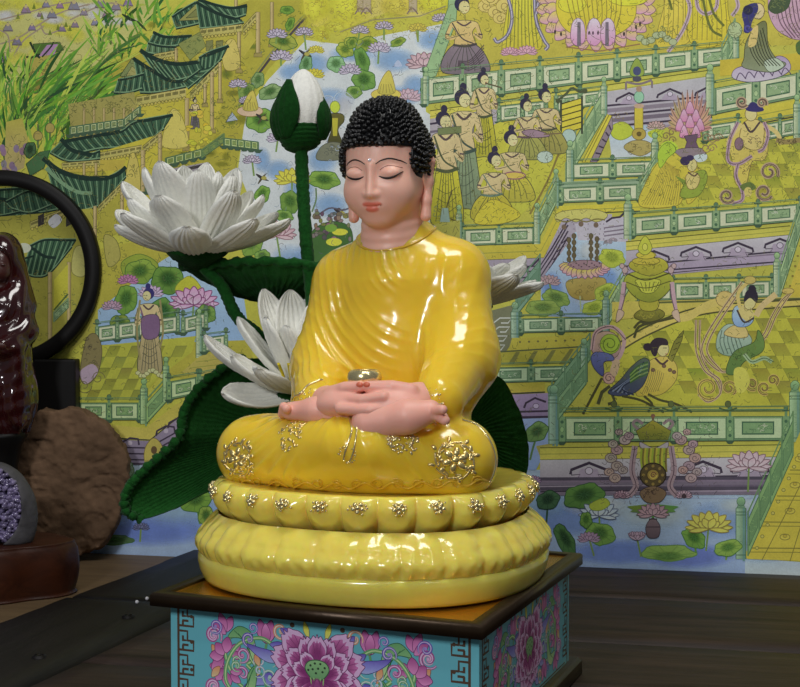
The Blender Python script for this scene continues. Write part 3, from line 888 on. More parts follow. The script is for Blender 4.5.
def stem_part(path, rad, parent, name='stem', n=90, m=None):
    P = spline(path, n); o = np.array(parent.location)
    r = rad * 0.94 * (1 + 0.05 * np.sin(np.arange(n) * 2.4) + 0.03 * np.sin(np.arange(n) * 5.1 + 1))
    V, Q, T = tube(P - o, r, 14)
    V = V + vnoise(V, 420, 4)[:, None] * 0.0006
    return MB().add(V, Q, T).build(name, m or M['stem'], parent)
def lotus(name, label, center, axis, rings, stem, scale=1.0, seed=0, stamen=True, twist=0.0):
    """rings: list of (count, azimuth offset, a0, a1, length, width)"""
    root = empty(name, center); tag(root, label, 'flower', 'white chenille lotus flowers')
    ax = np.asarray(axis, float); ax /= np.linalg.norm(ax)
    e1 = np.cross(ax, [0, 1.0, 0]); e1 /= np.linalg.norm(e1); e2 = np.cross(ax, e1)
    r_ = np.random.default_rng(seed); k = 0
    for (cnt, az0, a0, a1, L, W, rad) in rings:
        for i in range(cnt):
            az = az0 + 2 * PI * i / cnt + r_.normal() * 0.07
            out = e1 * math.cos(az) + e2 * math.sin(az)
            V, Q, T = petal_mesh(L * scale * (1 + 0.06 * r_.normal()), W * scale * (1 + 0.05 * r_.normal()), a0 + r_.normal() * 3, a1 + r_.normal() * 4, 0.42, hook=25, seed=k)
            V = orient(V, out * rad * scale, out, ax, r_.normal() * 0.08)
            MB().add(V, Q, T).build('petal', M['petal'], root); k += 1
    # calyx
    n = 28; ang = np.linspace(0, 2 * PI, n, endpoint=False)
    prof = spline([(0.0, -0.020), (0.010, -0.018), (0.020, -0.012), (0.031, -0.004), (0.034, 0.001), (0.026, 0.004), (0.0, 0.004)], 30) * scale
    V = np.concatenate([r * (np.cos(ang)[:, None] * e1 + np.sin(ang)[:, None] * e2) + z * ax for r, z in prof])
    V = V + vnoise(V, 200, 2)[:, None] * 0.0012
    MB().add(V, grid_quads(len(prof), n, False, True)[:, ::-1]).build('calyx', M['green'], root)
    if stamen:
        mb = MB()
        for i in range(22):
            az = r_.random() * 2 * PI; rr = 0.012 * math.sqrt(r_.random()) * scale
            b = rr * (e1 * math.cos(az) + e2 * math.sin(az))
            mb.add(*tube([b, b * 1.3 + ax * 0.018 * scale, b * 1.7 + ax * 0.03 * scale], 0.0016 * scale, 6))
        mb.build('stamen', M['stamen'], root)
    stem_part(stem, 0.0072 * scale ** 0.5, root)
    return root
# the open flower at the left
YF = 1.40
cf = at_y(197, 251, YF)
base_pt = np.array([-0.05, 1.455, 0.004])
lotus('lotus_flower', 'large open white chenille lotus on a curved stem, below and left of the bud', cf,
      (0.02, -0.16, 1.0),
      [(9, 0.25, 10, 42, 0.091, 0.046, 0.018), (8, 0.62, 34, 60, 0.094, 0.046, 0.014), (7, 0.2, 54, 74, 0.096, 0.044, 0.011), (5, 0.5, 68, 84, 0.092, 0.040, 0.006)],
      [cf + [0.0, 0.002, -0.012], at_y(221, 285, 1.405), at_y(238, 318, 1.41), at_y(268, 345, 1.425), (-0.07, 1.44, 0.22), base_pt], seed=3)
# the lower flower, half behind the statue
YL = 1.37
cl = at_y(300, 392, YL)
root = empty('lotus_flower', cl); tag(root, 'white chenille lotus half hidden by the arm at the left of the statue', 'flower', 'white chenille lotus flowers')
for k, (tx, ty, dy, W, bend, fx) in enumerate([
        (211, 335, -0.01, 0.041, 22, 0.3), (226, 389, -0.045, 0.044, 26, 0.2), (243, 321, 0.0, 0.041, 14, 0.4), (237, 355, -0.045, 0.041, 22, 0.2),
        (266, 296, 0.02, 0.043, 10, 0.8), (291, 297, 0.035, 0.044, 8, 0.9), (268, 322, -0.03, 0.047, 10, 0.6), (262, 368, -0.07, 0.047, 18, 0.2),
        (288, 330, -0.04, 0.040, 10, 0.7), (325, 300, 0.03, 0.042, 8, 0.9), (345, 325, 0.01, 0.040, 12, 0.9), (360, 360, -0.01, 0.038, 18, 0.8), (312, 345, -0.05, 0.038, 8, 0.7)]):
    tip = at_y(tx, ty, YL + dy) - cl; L = np.linalg.norm(tip)
    V, Q, T = petal_mesh(L * 1.03, W, -bend, bend, 0.45, hook=18, seed=30 + k)
    V = orient(V, tip * 0.06, tip, np.array([0.15, -0.25, 1.0]) + (np.array([0.9, 0, 0.2]) if tx < 260 else 0), 0)
    MB().add(V, Q, T).build('petal', M['petal'], root)
mb = MB()
for i in range(18):
    b = np.array([rng.normal() * 0.006, rng.normal() * 0.006, 0])
    mb.add(*tube([b, b * 1.2 + [0.000, -0.02, 0.020], b * 1.6 + [0.002, -0.032, 0.032]], 0.0017, 6))
mb.build('stamen', M['stamen'], root)
V, Q, T = tube([(0, 0, 0.006), (0, 0, 0), (0, 0.004, -0.014), (0, 0.006, -0.024)], [0.012, 0.026, 0.022, 0.008], 24)
MB().add(V, Q, T).build('calyx', M['green'], root)
stem_part([cl + [0, 0.004, -0.016], cl + [0.02, 0.03, -0.08], (-0.055, 1.43, 0.14), (-0.02, 1.425, 0.004)], 0.0065, root)
# the flower behind the right arm
cr_ = at_y(463, 305, 1.43)
lotus('lotus_flower', 'white chenille lotus behind the statue, petals showing past its arm at the right', cr_, (0.06, -0.05, 1.0),
      [(8, 0.42, 14, 34, 0.088, 0.042, 0.014), (7, 0.02, 28, 46, 0.083, 0.040, 0.012), (6, 0.4, 42, 60, 0.070, 0.036, 0.008)],
      [cr_ + [0, 0.002, -0.012], cr_ + [-0.01, 0.01, -0.10], (0.04, 1.45, 0.15), (0.03, 1.46, 0.004)], seed=8, scale=0.97)
# the bud
YB = 1.39
bb = at_y(301, 138, YB)
bud = empty('lotus_bud', bb); tag(bud, 'closed white chenille lotus bud with green sepals on a tall straight stem', 'flower')
sc_ = YB / FPX
def lath(prof, rid, n=72, amp=0.05):
    ang = np.linspace(0, 2 * PI, n, endpoint=False); pr = spline(prof, 40)
    out = []
    for r, z in pr:
        rr = r * (1 + amp * np.abs(np.cos(ang * rid / 2)))
        out.append(np.stack([rr * np.cos(ang), rr * np.sin(ang), np.full(n, z)], 1))
    return np.concatenate(out), grid_quads(len(pr), n, False, True)
V, Q = lath([(0.0, -0.004), (16 * sc_, 4 * sc_), (22 * sc_, 22 * sc_), (20 * sc_, 42 * sc_), (11 * sc_, 60 * sc_), (3.5 * sc_, 67 * sc_), (0, 68 * sc_)], 16)
V[:, 0] += 2.5 * sc_ * np.sin(np.clip(V[:, 2] / (68 * sc_), 0, 1) * 1.5) 
MB().add(V, Q).build('closed_petals', M['petal'], bud)
def sepal(az, L, W, lean, name='sepal'):
    out = np.array([math.cos(az), math.sin(az), 0])
    s = np.linspace(0, 1, 26); t = np.linspace(-1, 1, 25); V = []
    for a in s:
        w = W * 0.5 * math.sin(PI * (0.10 + 0.87 * a) ** 1.0) ** 0.75
        rr = (19 + 7.5 * math.sin(PI * (a * 0.85 + 0.1)) - 6 * a ** 2 + lean * a) * sc_
        for b in t:
            ph = b * w / (23 * sc_)
            rid = 0.0012 * abs(math.cos(PI * 3 * b)) * (1 - b * b)
            rad = rr + rid + 0.003 * math.sqrt(max(0, 1 - b * b))
            c, s_ = math.cos(az + ph), math.sin(az + ph)
            V.append((rad * c, rad * s_, -2 * sc_ + a * L))
    V = np.array(V); n = len(V)
    inn = V.copy(); inn[:, :2] *= 0.90
    Q = np.concatenate([grid_quads(26, 25), grid_quads(26, 25)[:, ::-1] + n])
    rim = [i * 25 for i in range(26)] + [25 * 25 + j for j in range(1, 25)] + [i * 25 + 24 for i in range(24, -1, -1)] + [j for j in range(23, 0, -1)]
    Q = np.concatenate([Q, [(a, a + n, b + n, b) for a, b in zip(rim, rim[1:] + rim[:1])]])
    MB().add(np.concatenate([V, inn]), Q).build(name, M['green'], bud)
sepal(R(-132), 58 * sc_, 35 * sc_, 1.0)
sepal(R(-8), 42 * sc_, 32 * sc_, 5.0)
sepal(R(178), 44 * sc_, 32 * sc_, 5.0)
sepal(R(92), 52 * sc_, 32 * sc_, 2.0)
n = 60; pr = spline([(0.0, -13), (9, -13), (17, -8), (21, 0), (21.5, 7), (19.5, 13), (15, 16), (0, 16)], 60) * sc_
ang = np.linspace(0, 2 * PI, n, endpoint=False)
V = np.concatenate([np.stack([(r + 0.0013 * abs(math.sin(z / sc_ * 0.75))) * np.cos(ang), (r + 0.0013 * abs(math.sin(z / sc_ * 0.75))) * np.sin(ang), np.full(n, z) + 0.0015 * np.sin(ang + 2)], 1) for r, z in pr])
MB().add(V, grid_quads(len(pr), n, False, True)).build('calyx', M['green'], bud)
stem_part([bb + [0, 0, -0.012], at_y(303, 190, YB), at_y(306, 240, YB + 0.003), at_y(311, 290, YB + 0.01), at_y(318, 380, YB + 0.02), (-0.065, YB + 0.03, 0.004)], 0.0075, bud)
# leaves
def leaf(label, center, rim, stem, depth=0.0, nrm=(0, -1, 0), frill=None, ribs=30, name='lotus_leaf', wav=1.0):
    root = empty(name, center); tag(root, label, 'leaf', 'green chenille lotus leaves')
    c = np.asarray(center); P = spline(np.array(list(rim) + [rim[0]]), 241)[:-1] - c
    nr, nr_ = 26, len(P); V = []; nv = np.asarray(nrm, float); nv /= np.linalg.norm(nv)
    for i in range(nr):
        s = 0.03 + 0.97 * i / (nr - 1)
        rid = np.abs(np.sin(np.arange(nr_) / nr_ * PI * ribs * 2)) ** 0.7
        V.append(P * s + nv * (depth * (s ** 2 - s) * -1)[..., None] * 1.0 + nv * (0.0026 * rid * math.sin(PI * min(1, s * 0.95)))[:, None]) if isinstance(depth, np.ndarray) else V.append(P * s - nv * depth * (s - s ** 2) * 4 + nv * (0.0026 * rid * math.sin(PI * min(1, s * 0.97)))[:, None])
    V = np.concatenate(V); V = V + vnoise(V, 150, 6)[:, None] * 0.0008
    n0 = len(V)
    B = V - nv * 0.003
    Q = grid_quads(nr, nr_, False, True)
    rim_i = np.arange((nr - 1) * nr_, nr * nr_); rn = np.roll(rim_i, -1)
    Q = np.concatenate([Q[:, ::-1], Q + n0, np.stack([rim_i, rim_i + n0, rn + n0, rn], 1)])
    VV = np.concatenate([V, B, [[0, 0, 0], -nv * 0.003]])
    k = 2 * n0
    T = [(k, (j + 1) % nr_, j) for j in range(nr_)] + [(k + 1, n0 + j, n0 + (j + 1) % nr_) for j in range(nr_)]
    MB().add(VV, Q, T).build('blade', M['leaf'], root)
    if frill is not None:
        f = spline(np.array(frill), 150) - c
        f = f + nv * (0.0028 * wav * np.sin(np.arange(150) * 0.9))[:, None]
        Vt, Qt, Tt = tube(f, 0.0048 * (1 + 0.25 * np.sin(np.arange(150) * 1.7)), 10)
        Vt = Vt + vnoise(Vt, 240, 9)[:, None] * 0.0012
        MB().add(Vt, Qt, Tt).build('rolled_edge', M['stem'], root)
    stem_part(stem, 0.006, root)
    return root
YLf = 1.40
E = [(243, 358, .02), (225, 367, .01), (203, 384, .0), (188, 403, -.003), (182, 420, -.005), (179, 438, -.01), (163, 454, -.012), (147, 468, -.015), (132, 483, -.02), (125, 499, -.02), (128, 513, -.02), (142, 519, -.015), (174, 509, 0.0), (208, 492, .02), (240, 489, .04), (275, 488, .05), (312, 470, .05), (330, 430, .05), (315, 388, .04), (280, 362, .03)]
rim = [at_y(a, b, YLf + d) for a, b, d in E]
leaf('broad dark green chenille leaf with a frilled edge beside the brown stone disc', at_y(285, 428, YLf + 0.075), rim,
     [at_y(285, 428, YLf + 0.078), (-0.10, 1.50, 0.15), (-0.08, 1.49, 0.004)], depth=0.012, nrm=(-0.25, -1, 0.25), frill=rim[:12])
# funnel leaf under the open flower, seen from below
ca = at_y(273, 302, 1.47); rim = []
for k in range(28):
    a = 2 * PI * k / 28
    rim.append(ca + np.array([0.101 * math.cos(a), 0.088 * math.sin(a), 0.0405 + 0.003 * math.sin(3 * a) - 0.002 * math.cos(a)]))
leaf('dark green funnel shaped chenille leaf seen from below, just under the large open lotus', ca, rim, [ca, ca + [0.03, 0.01, -0.07], (-0.075, 1.50, 0.12), (-0.05, 1.50, 0.004)], depth=0.008, nrm=(0, -0.1, 1), frill=rim + [rim[0]], ribs=36, wav=0.3)
E = [(490, 372, .01), (503, 380, .0), (515, 400, -.01), (526, 430, -.015), (529, 458, -.01), (524, 480, .0), (508, 494, .01), (480, 500, .02), (440, 490, .03), (415, 455, .04), (418, 410, .04), (450, 380, .03)]
rim = [at_y(a, b, 1.41 + d) for a, b, d in E]
leaf('dark green chenille leaf behind the knee at the right of the statue', at_y(458, 436, 1.46), rim, [at_y(458, 436, 1.462), (0.055, 1.49, 0.12), (0.05, 1.49, 0.004)], depth=0.010, nrm=(0.25, -1, 0.1))
# ------------------------------------------------------------------ things on the counter at the left
M['blackwood'] = mat('black_lacquered_wood', (15, 13, 12), 0.5, spec=0.25, var=0.2)
M['red'] = mat('dark_red_glaze', (52, 14, 15), 0.16, coat=0.8, var=0.3, vscale=30)
M['stone'] = mat('brown_stone', (112, 88, 68), 0.9, spec=0.15, var=0.42, vscale=26, bump=1.0, bscale=70, detail=9)
M['rind'] = mat('grey_rind', (74, 72, 76), 0.7, var=0.3, vscale=60, bump=0.6, bscale=120)
M['amethyst'] = mat('amethyst_crystal', (122, 112, 148), 0.1, coat=0.6, var=0.55, vscale=120)
def slab_pt(px, py, Y): return at_y(px, py, Y)
# wood slab
ws = empty('wood_slab', (-0.565, 1.695, ZT)); tag(ws, 'thick red brown wood slab with a natural edge, carrying the amethyst', 'wood slab')
n = 160; ang = np.linspace(0, 2 * PI, n, endpoint=False)
rad = 1 + 0.045 * np.sin(3 * ang + 1.0) + 0.03 * np.sin(5 * ang + 2.2) + 0.012 * np.sin(11 * ang)
prof = [(0.02, 0.0), (0.90, 0.0), (0.965, 0.006), (1.0, 0.030), (0.985, 0.055), (0.955, 0.066), (0.90, 0.070), (0.5, 0.0705), (0.02, 0.0705)]
V = []
for r, z in spline(prof, 44):
    w = np.array([mnoise.noise(Vector((math.cos(a) * 3, math.sin(a) * 3, z * 30))) for a in ang]) * 0.03 * (r > 0.85)
    V.append(np.stack([0.134 * (r * rad + w) * np.cos(ang), 0.084 * (r * rad + w) * np.sin(ang), np.full(n, z)], 1))
MB().add(np.concatenate(V), grid_quads(44, n, False, True)).build('slab', M['redwood'], ws)
ZS = ZT + 0.0705
# amethyst
am0 = np.array([-0.523, 1.668, ZS])
am = empty('amethyst', am0); tag(am, 'polished purple amethyst geode with grey rind standing on the wood slab', 'crystal')
def am_out(P):
    d = ell(P, (0, 0.008, 0.034), (0.052, 0.032, 0.070))
    d = smax(d, -P[..., 2], 0.003)
    return d - 0.002 * vnoise(P, 60, 2)
def am_rind(P):
    d = am_out(P)
    e2 = (np.sqrt(((P[..., 0] + 0.008) / 0.046) ** 2 + ((P[..., 2] - 0.047) / 0.053) ** 2) - 1) * 0.042
    return smax(d, -np.maximum(e2, P[..., 1] - 0.0), 0.002)
surf_obj('rind', am_rind, (-0.062, -0.04, -0.005), (0.062, 0.05, 0.115), 0.0018, M['rind'], am)
mb = MB(); r_ = np.random.default_rng(5)
for k in range(1100):
    u, v = r_.random() * 2 - 1, r_.random() * 2 - 1
    if u * u + v * v > 1: continue
    x, z = -0.008 + u * 0.046, 0.047 + v * 0.053
    if z < 0.004: continue
    y = -0.012 + 0.005 * r_.random() - 0.006 * (1 - u * u - v * v)
    s = 0.0017 + 0.0024 * r_.random()
    d = np.array([r_.normal() * .5, -1, r_.normal() * .5]); d /= np.linalg.norm(d); a, b = nbasis(d)
    hx = [np.array([x, y, z]) + s * (a * math.cos(i * PI / 3 + u * 9) + b * math.sin(i * PI / 3 + u * 9)) for i in range(6)]
    lo = [p - d * s * 0 + np.array([0, 0.010, 0]) for p in hx]; ap = np.array([x, y, z]) + d * s * 1.5
    VV = np.array(lo + hx + [ap])
    mb.add(VV, [(i, (i + 1) % 6, 6 + (i + 1) % 6, 6 + i) for i in range(6)], [(6 + i, 6 + (i + 1) % 6, 12) for i in range(6)])
mb.build('crystals', M['amethyst'], am, smooth=False)['kind'] = 'stuff'
# stone disc leaning by the wall
sc0 = at_y(73, 484, 1.902); zb = ZT
st = empty('stone', (sc0[0], 1.905, zb)); tag(st, 'big rough brown stone disc standing on edge against the mural, behind the wood slab', 'stone')
hz = sc0[2] - zb
OUT = [(42, 409), (56, 411), (66, 408), (82, 409), (98, 418), (112, 432), (124, 450), (128, 470), (126, 495), (122, 512), (113, 530), (106, 545), (92, 552), (75, 557), (60, 552), (44, 540), (30, 520), (18, 500), (12, 478), (14, 455), (24, 432)]
op = np.array([at_y(a, b, 1.902) for a, b in OUT]); op = op[:, [0, 2]] - sc0[[0, 2]]
oa = np.arctan2(op[:, 1], op[:, 0]); orr = np.hypot(op[:, 0], op[:, 1]); i_ = np.argsort(oa); oa, orr = oa[i_], orr[i_]
def stone_f(P):
    x, y, z = P[..., 0], P[..., 1], P[..., 2] - hz
    a = np.arctan2(z, x); r = np.hypot(x, z)
    ro = np.interp(a, oa, orr, period=2 * PI)
    rr = r / ro
    thick = 0.012 * np.sqrt(np.clip(1 - rr ** 2.6, 0, 1)) + 0.0
    d = np.maximum((rr - 1) * ro * 0.8, np.abs(y) - 0.012 - thick * 0.6)
    d = d - 0.0018 * vnoise(P, 32, 1) - 0.0016 * vnoise(P, 90, 2) - 0.0011 * vnoise(P, 190, 3)
    # radial break lines and a weathered hollow
    d = d + 0.0014 * sstep(0.55, 0.9, np.sin(a * 7 + 6 * vnoise(P, 18, 7))) * sstep(0.2, 0.6, rr)
    d = smax(d, -ell(P, (0.022, -0.028, hz - 0.008 + 0.012), (0.020, 0.012, 0.006), rotm(0, R(-25), 0)), 0.003)
    return smax(d, -P[..., 2], 0.002)
surf_obj('stone_disc', stone_f, (-0.10, -0.045, -0.004), (0.095, 0.045, 0.235), 0.0022, M['stone'], st)
# ring frame on a block stand
rc = at_y(2, 270, 1.957)
rs = empty('ring_stand', (rc[0], 1.957, ZT)); tag(rs, 'black round wooden ring frame on a block foot, behind the red robed figurine', 'ring frame')
kpx = 1.957 / FPX; Rr = 91.5 * kpx; cz = rc[2] - ZT
sec = [(-0.0115, -0.010), (0.0115, -0.010), (0.0115, 0.010), (-0.0115, 0.010)]
bmr = []
n = 128
for k in range(n):
    a = 2 * PI * k / n
    for (dr, dy) in [(-0.0095, -0.011), (-0.0115, -0.008), (-0.0115, 0.008), (-0.0095, 0.011), (0.0095, 0.011), (0.0115, 0.008), (0.0115, -0.008), (0.0095, -0.011)]:
        bmr.append(((Rr + dr) * math.cos(a), dy, cz + (Rr + dr) * math.sin(a)))
MB().add(np.array(bmr), grid_quads(n, 8, True, True)).build('ring', M['blackwood'], rs)
xb0, xb1 = at_y(36, 380, 1.957)[0] - rc[0], at_y(78, 380, 1.957)[0] - rc[0]
zt_ = at_y(60, 359, 1.957)[2] - ZT
bm_obj('block_foot', box_bm(xb1 - xb0, 0.03, zt_, ((xb0 + xb1) / 2, 0, zt_ / 2), bev=0.003), M['blackwood'], rs)
bm_obj('block_foot', box_bm(xb1 - xb0, 0.03, zt_, (-(xb0 + xb1) / 2, 0, zt_ / 2), bev=0.003), M['blackwood'], rs)
bm_obj('foot_bar', box_bm(2 * xb1, 0.036, 0.02, (0, 0, 0.010), bev=0.003), M['blackwood'], rs)
# red glazed figurine
YG = 1.835
g0 = at_y(2, 300, YG); gz = lambda py: at_y(2, py, YG)[2] - ZT
gx = lambda px, py: at_y(px, py, YG)[0] - g0[0]
fg = empty('robed_figurine', (g0[0], YG, ZT)); tag(fg, 'dark red glazed standing figurine in veil and long robe before the black ring', 'figurine')
zh = gz(263)
def fig_robe(P):
    x, y, z = P[..., 0], P[..., 1], P[..., 2]
    d = cap(P, (0, 0.006, gz(312)), (0, 0.006, gz(400)), 0.037, 0.042)
    d = smin(d, cap(P, (0, 0.006, gz(390)), (0, 0.004, gz(432)), 0.040, 0.034), 0.02)
    ax = np.abs(x)[..., None]; qa = np.concatenate([ax, P[..., 1:]], -1)
    d = smin(d, cap(qa, (0.018, 0.004, gz(295)), (0.032, 0.0, gz(330)), 0.018, 0.0175), 0.012)
    d = smin(d, cap(qa, (0.033, -0.004, gz(330)), (0.012, -0.038, gz(345)), 0.0165, 0.013), 0.010)
    d = smin(d, cap(qa, (0.026, -0.028, gz(348)), (0.030, -0.020, gz(420)), 0.013, 0.009), 0.012)
    # veil over the head
    v = ell(P, (0, 0.008, zh + 0.008), (0.0285, 0.030, 0.036))
    v = smin(v, cap(qa, (0.016, 0.012, zh - 0.01), (0.026, 0.010, gz(305)), 0.016, 0.020), 0.012)
    v = smax(v, -ell(P, (0, -0.030, zh - 0.006), (0.0195, 0.032, 0.0275)), 0.004)
    d = smin(d, v, 0.006)
    n1 = vnoise(P, 30, 4)
    f = np.sin(2 * PI * (np.sqrt((x * 1.3) ** 2 + (z - gz(300)) ** 2) + 0.004 * n1) / 0.019) * 0.0007 * sstep(0.02, -0.01, y) * sstep(gz(285), gz(310), z)
    f = f + np.sin(np.arctan2(x, -y) * 11 + 3 * n1) * 0.0018 * sstep(gz(370), gz(400), z)
    d = d - f
    return smax(d, gz(434) - z, 0.003)
surf_obj('robe', fig_robe, (-0.075, -0.072, gz(438)), (0.075, 0.072, zh + 0.055), 0.002, M['red'], fg)
def fig_head(P):
    q = P - np.array([0, -0.004, zh - 0.004])
    d = ell(q, (0, 0.002, 0.004), (0.0175, 0.0195, 0.0215)); d = smin(d, ell(q, (0, -0.004, -0.010), (0.0145, 0.0155, 0.0135)), 0.008)
    d = smin(d, cap(q, (0, -0.0165, 0.003), (0, -0.0205, -0.006), 0.0016, 0.0026), 0.002)
    ax = np.abs(q[..., 0:1]); qa = np.concatenate([ax, q[..., 1:]], -1)
    d = smin(d, ell(qa, (0.0068, -0.0160, 0.0012), (0.0042, 0.0026, 0.0022)), 0.001)
    d = smin(d, ell(q, (0, -0.0185, -0.0115), (0.0042, 0.0022, 0.0016)), 0.001)
    d = smin(d, ell(q, (0, -0.002, 0.030), (0.010, 0.010, 0.010)), 0.006)
    d = smin(d, cap(q, (0, 0.004, -0.012), (0, 0.006, -0.04), 0.0095, 0.012), 0.004)
    return d
surf_obj('head', fig_head, (-0.03, -0.035, zh - 0.055), (0.03, 0.03, zh + 0.045), 0.0013, mat('figurine_face', (70, 34, 30), 0.35, coat=0.3), fg)
def fig_hands(P):
    q = np.concatenate([np.abs(P[..., 0:1]), P[..., 1:]], -1)
    d = cap(q, (0.014, -0.046, gz(345)), (0.003, -0.052, gz(343)), 0.0060, 0.0050)
    for k in range(4): d = smin(d, cap(q, (0.006, -0.050, gz(346) + 0.003 * k), (-0.001, -0.0565, gz(345) + 0.0034 * k), 0.0020, 0.0016), 0.001)
    return d
surf_obj('hands', fig_hands, (-0.025, -0.07, gz(345) - 0.02), (0.025, -0.03, gz(345) + 0.025), 0.0012, mat('figurine_hand', (70, 34, 30), 0.35, coat=0.3), fg)
n = 48; ang = np.linspace(0, 2 * PI, n, endpoint=False); pr = [(0.0, 0.0), (0.050, 0.0), (0.052, 0.008), (0.045, 0.018), (0.024, 0.05), (0.019, gz(432) - 0.05), (0.026, gz(432) - 0.018), (0.033, gz(432) - 0.006), (0.033, gz(432)), (0.0, gz(432))]
V = np.concatenate([np.stack([r * np.cos(ang), r * np.sin(ang), np.full(n, z)], 1) for r, z in pr])
MB().add(V, grid_quads(len(pr), n, False, True)).build('stand', M['blackwood'], fg)
# ------------------------------------------------------------------ flat printed art
class Art:
    """flat shapes of a print, laid on one plane; later shapes lie a few micrometres above earlier ones"""
    def __init__(s, o, n, gain=1.0, dz=1.3e-6, base=0.0, cell=1.25, U=None):
        s.U = None if U is None else np.asarray(U, float)
        s.o = np.asarray(o, float); s.n = np.asarray(n, float); s.gain = gain; s.dz = dz; s.base = base
        s.V = []; s.F = {}; s.C = []; s.k = 0; s.cell = cell; s.org = np.array([-240.0, -240.0]); s.h = np.zeros((int(1200 / cell), int(900 / cell)), np.int32)
        s.tf = None; s.pend = None; s.tint = np.ones(3); s.wash_ = 0.0
    def lvl(s, pts, path=False, w=0.0):
        """layer number for a shape: one above everything it overlaps (kept on a fine grid)"""
        c = s.cell; P = (np.asarray(pts, float) - s.org) / c
        m = int(math.ceil(w * 0.5 / c)) if path else 0
        i0, j0 = np.floor(P.min(0)).astype(int) - 1 - m; i1, j1 = np.floor(P.max(0)).astype(int) + 2 + m
        i0, j0 = max(0, i0), max(0, j0); i1, j1 = min(s.h.shape[0], i1), min(s.h.shape[1], j1)
        if i1 <= i0 or j1 <= j0: return 1
        M_ = np.zeros((i1 - i0, j1 - j0), bool)
        Pe = P if path else np.concatenate([P, P[:1]])
        d = np.abs(np.diff(Pe, axis=0)).max(1); q = []
        for a, b, L in zip(Pe[:-1], Pe[1:], d):
            t = np.linspace(0, 1, int(L * 2) + 2)[:, None]; q.append(a * (1 - t) + b * t)
        q = np.floor(np.concatenate(q)).astype(int) - [i0, j0]
        for dx in range(-m, m + 1):
            for dy in range(-m, m + 1):
                r = q + [dx, dy]; ok = (r >= 0).all(1) & (r[:, 0] < M_.shape[0]) & (r[:, 1] < M_.shape[1]); M_[r[ok, 0], r[ok, 1]] = True
        if not path:
            X = (np.arange(i0, i1) + 0.5)[:, None]; Y = (np.arange(j0, j1) + 0.5)[None, :]; ins = np.zeros(M_.shape, bool)
            for a, b in zip(Pe[:-1], Pe[1:]):
                if a[1] == b[1]: continue
                ins ^= ((a[1] > Y) != (b[1] > Y)) & (X < (b[0] - a[0]) * (Y - a[1]) / (b[1] - a[1]) + a[0])
            M_ |= ins
        sub = s.h[i0:i1, j0:j1]; L = int(sub[M_].max()) + 1 if M_.any() else 1
        if s.pend is None: sub[M_] = L
        else: s.pend.append((i0, i1, j0, j1, M_, L))
        return L
    def begin(s): s.pend = []
    def end(s):
        for i0, i1, j0, j1, M_, L in s.pend:
            sub = s.h[i0:i1, j0:j1]; sub[M_] = np.maximum(sub[M_], L)
        s.pend = None
    def emit(s, pts2, L, cols, alphas, faces):
        P = np.asarray(pts2, float)
        if s.tf: P = np.array([s.tf(p) for p in P])
        q = s.o + s.n * (s.base + L * s.dz)
        if s.U is None:
            for p in P: s.V.append(on_plane(p[0], p[1], q, s.n))
        else:                                                  # own face millimetres, y down
            for p in P: s.V.append(q + s.U * (p[0] * 0.001) - np.array([0, 0, p[1] * 0.001]))
        c = np.asarray(cols, float)
        if c.ndim == 1: c = np.tile(c, (len(P), 1))
        a = np.full(len(P), alphas, float) if np.isscalar(alphas) else np.asarray(alphas, float)
        s.C.append(np.concatenate([np.clip((lin(c) * (1 - s.wash_) + s.wash_ * (lin(c) @ np.array([0.25, 0.65, 0.10]))[:, None]) * s.gain * s.tint, 0, 0.95), a[:, None]], 1))
        for f in faces: s.F.setdefault(len(f), []).append([i + s.k for i in f])
        s.k += len(P)
    def poly(s, pts, col, col2=None, ax=1, a=1.0, line=None, lw=0.6, lvlpad=0):
        """filled outline; col2: second tint of the print reached along axis ax"""
        P = np.asarray(pts, float)
        if s.tf: L = s.lvl([s.tf(p) for p in P])
        else: L = s.lvl(P)
        cols = np.asarray(col, float)
        if col2 is not None:
            t = (P[:, ax] - P[:, ax].min()) / max(1e-6, np.ptp(P[:, ax]))
            cols = np.asarray(col, float) * (1 - t[:, None]) + np.asarray(col2, float) * t[:, None]
        s.emit(P, L, cols, a, [list(range(len(P)))])
        if line is not None: s.line(list(P) + [P[0]], lw, line)
    def line(s, pts, w, col, taper=False, a=1.0):
        P = np.asarray(pts, float)
        if len(P) < 2: return
        L = s.lvl([s.tf(p) for p in P] if s.tf else P, path=True, w=w)
        T = np.gradient(P, axis=0); T /= np.linalg.norm(T, axis=1)[:, None] + 1e-9
        N = np.stack([-T[:, 1], T[:, 0]], 1)
        ww = np.full(len(P), w * 0.5)
        if taper: ww = ww * np.sin(PI * np.linspace(0.12, 0.97, len(P)))
        A = P + N * ww[:, None]; B = P - N * ww[:, None]
        n = len(P)
        s.emit(np.concatenate([A, B]), L, col, a, [[i, i + 1, n + i + 1, n + i] for i in range(n - 1)])
    def curve(s, pts, w, col, n=14, taper=False, a=1.0): s.line(spline(pts, n), w, col, taper, a)
    def blob(s, pts, col, col2=None, ax=1, n=None, line=None, lw=0.6, a=1.0):
        P = np.asarray(pts, float); m = len(P)
        Q = np.concatenate([P[-1:], P, P[:2]])
        n = n or 6 * m; out = []
        for u in np.linspace(0, m, n, endpoint=False):
            i = int(u); t = u - i; p0, p1, p2, p3 = Q[i], Q[i + 1], Q[i + 2], Q[(i + 3) % len(Q)] if i + 3 < len(Q) else Q[2]
            out.append(0.5 * (2 * p1 + (p2 - p0) * t + (2 * p0 - 5 * p1 + 4 * p2 - p3) * t * t + (3 * p1 - p0 - 3 * p2 + p3) * t ** 3))
        s.poly(out, col, col2, ax, a, line, lw)
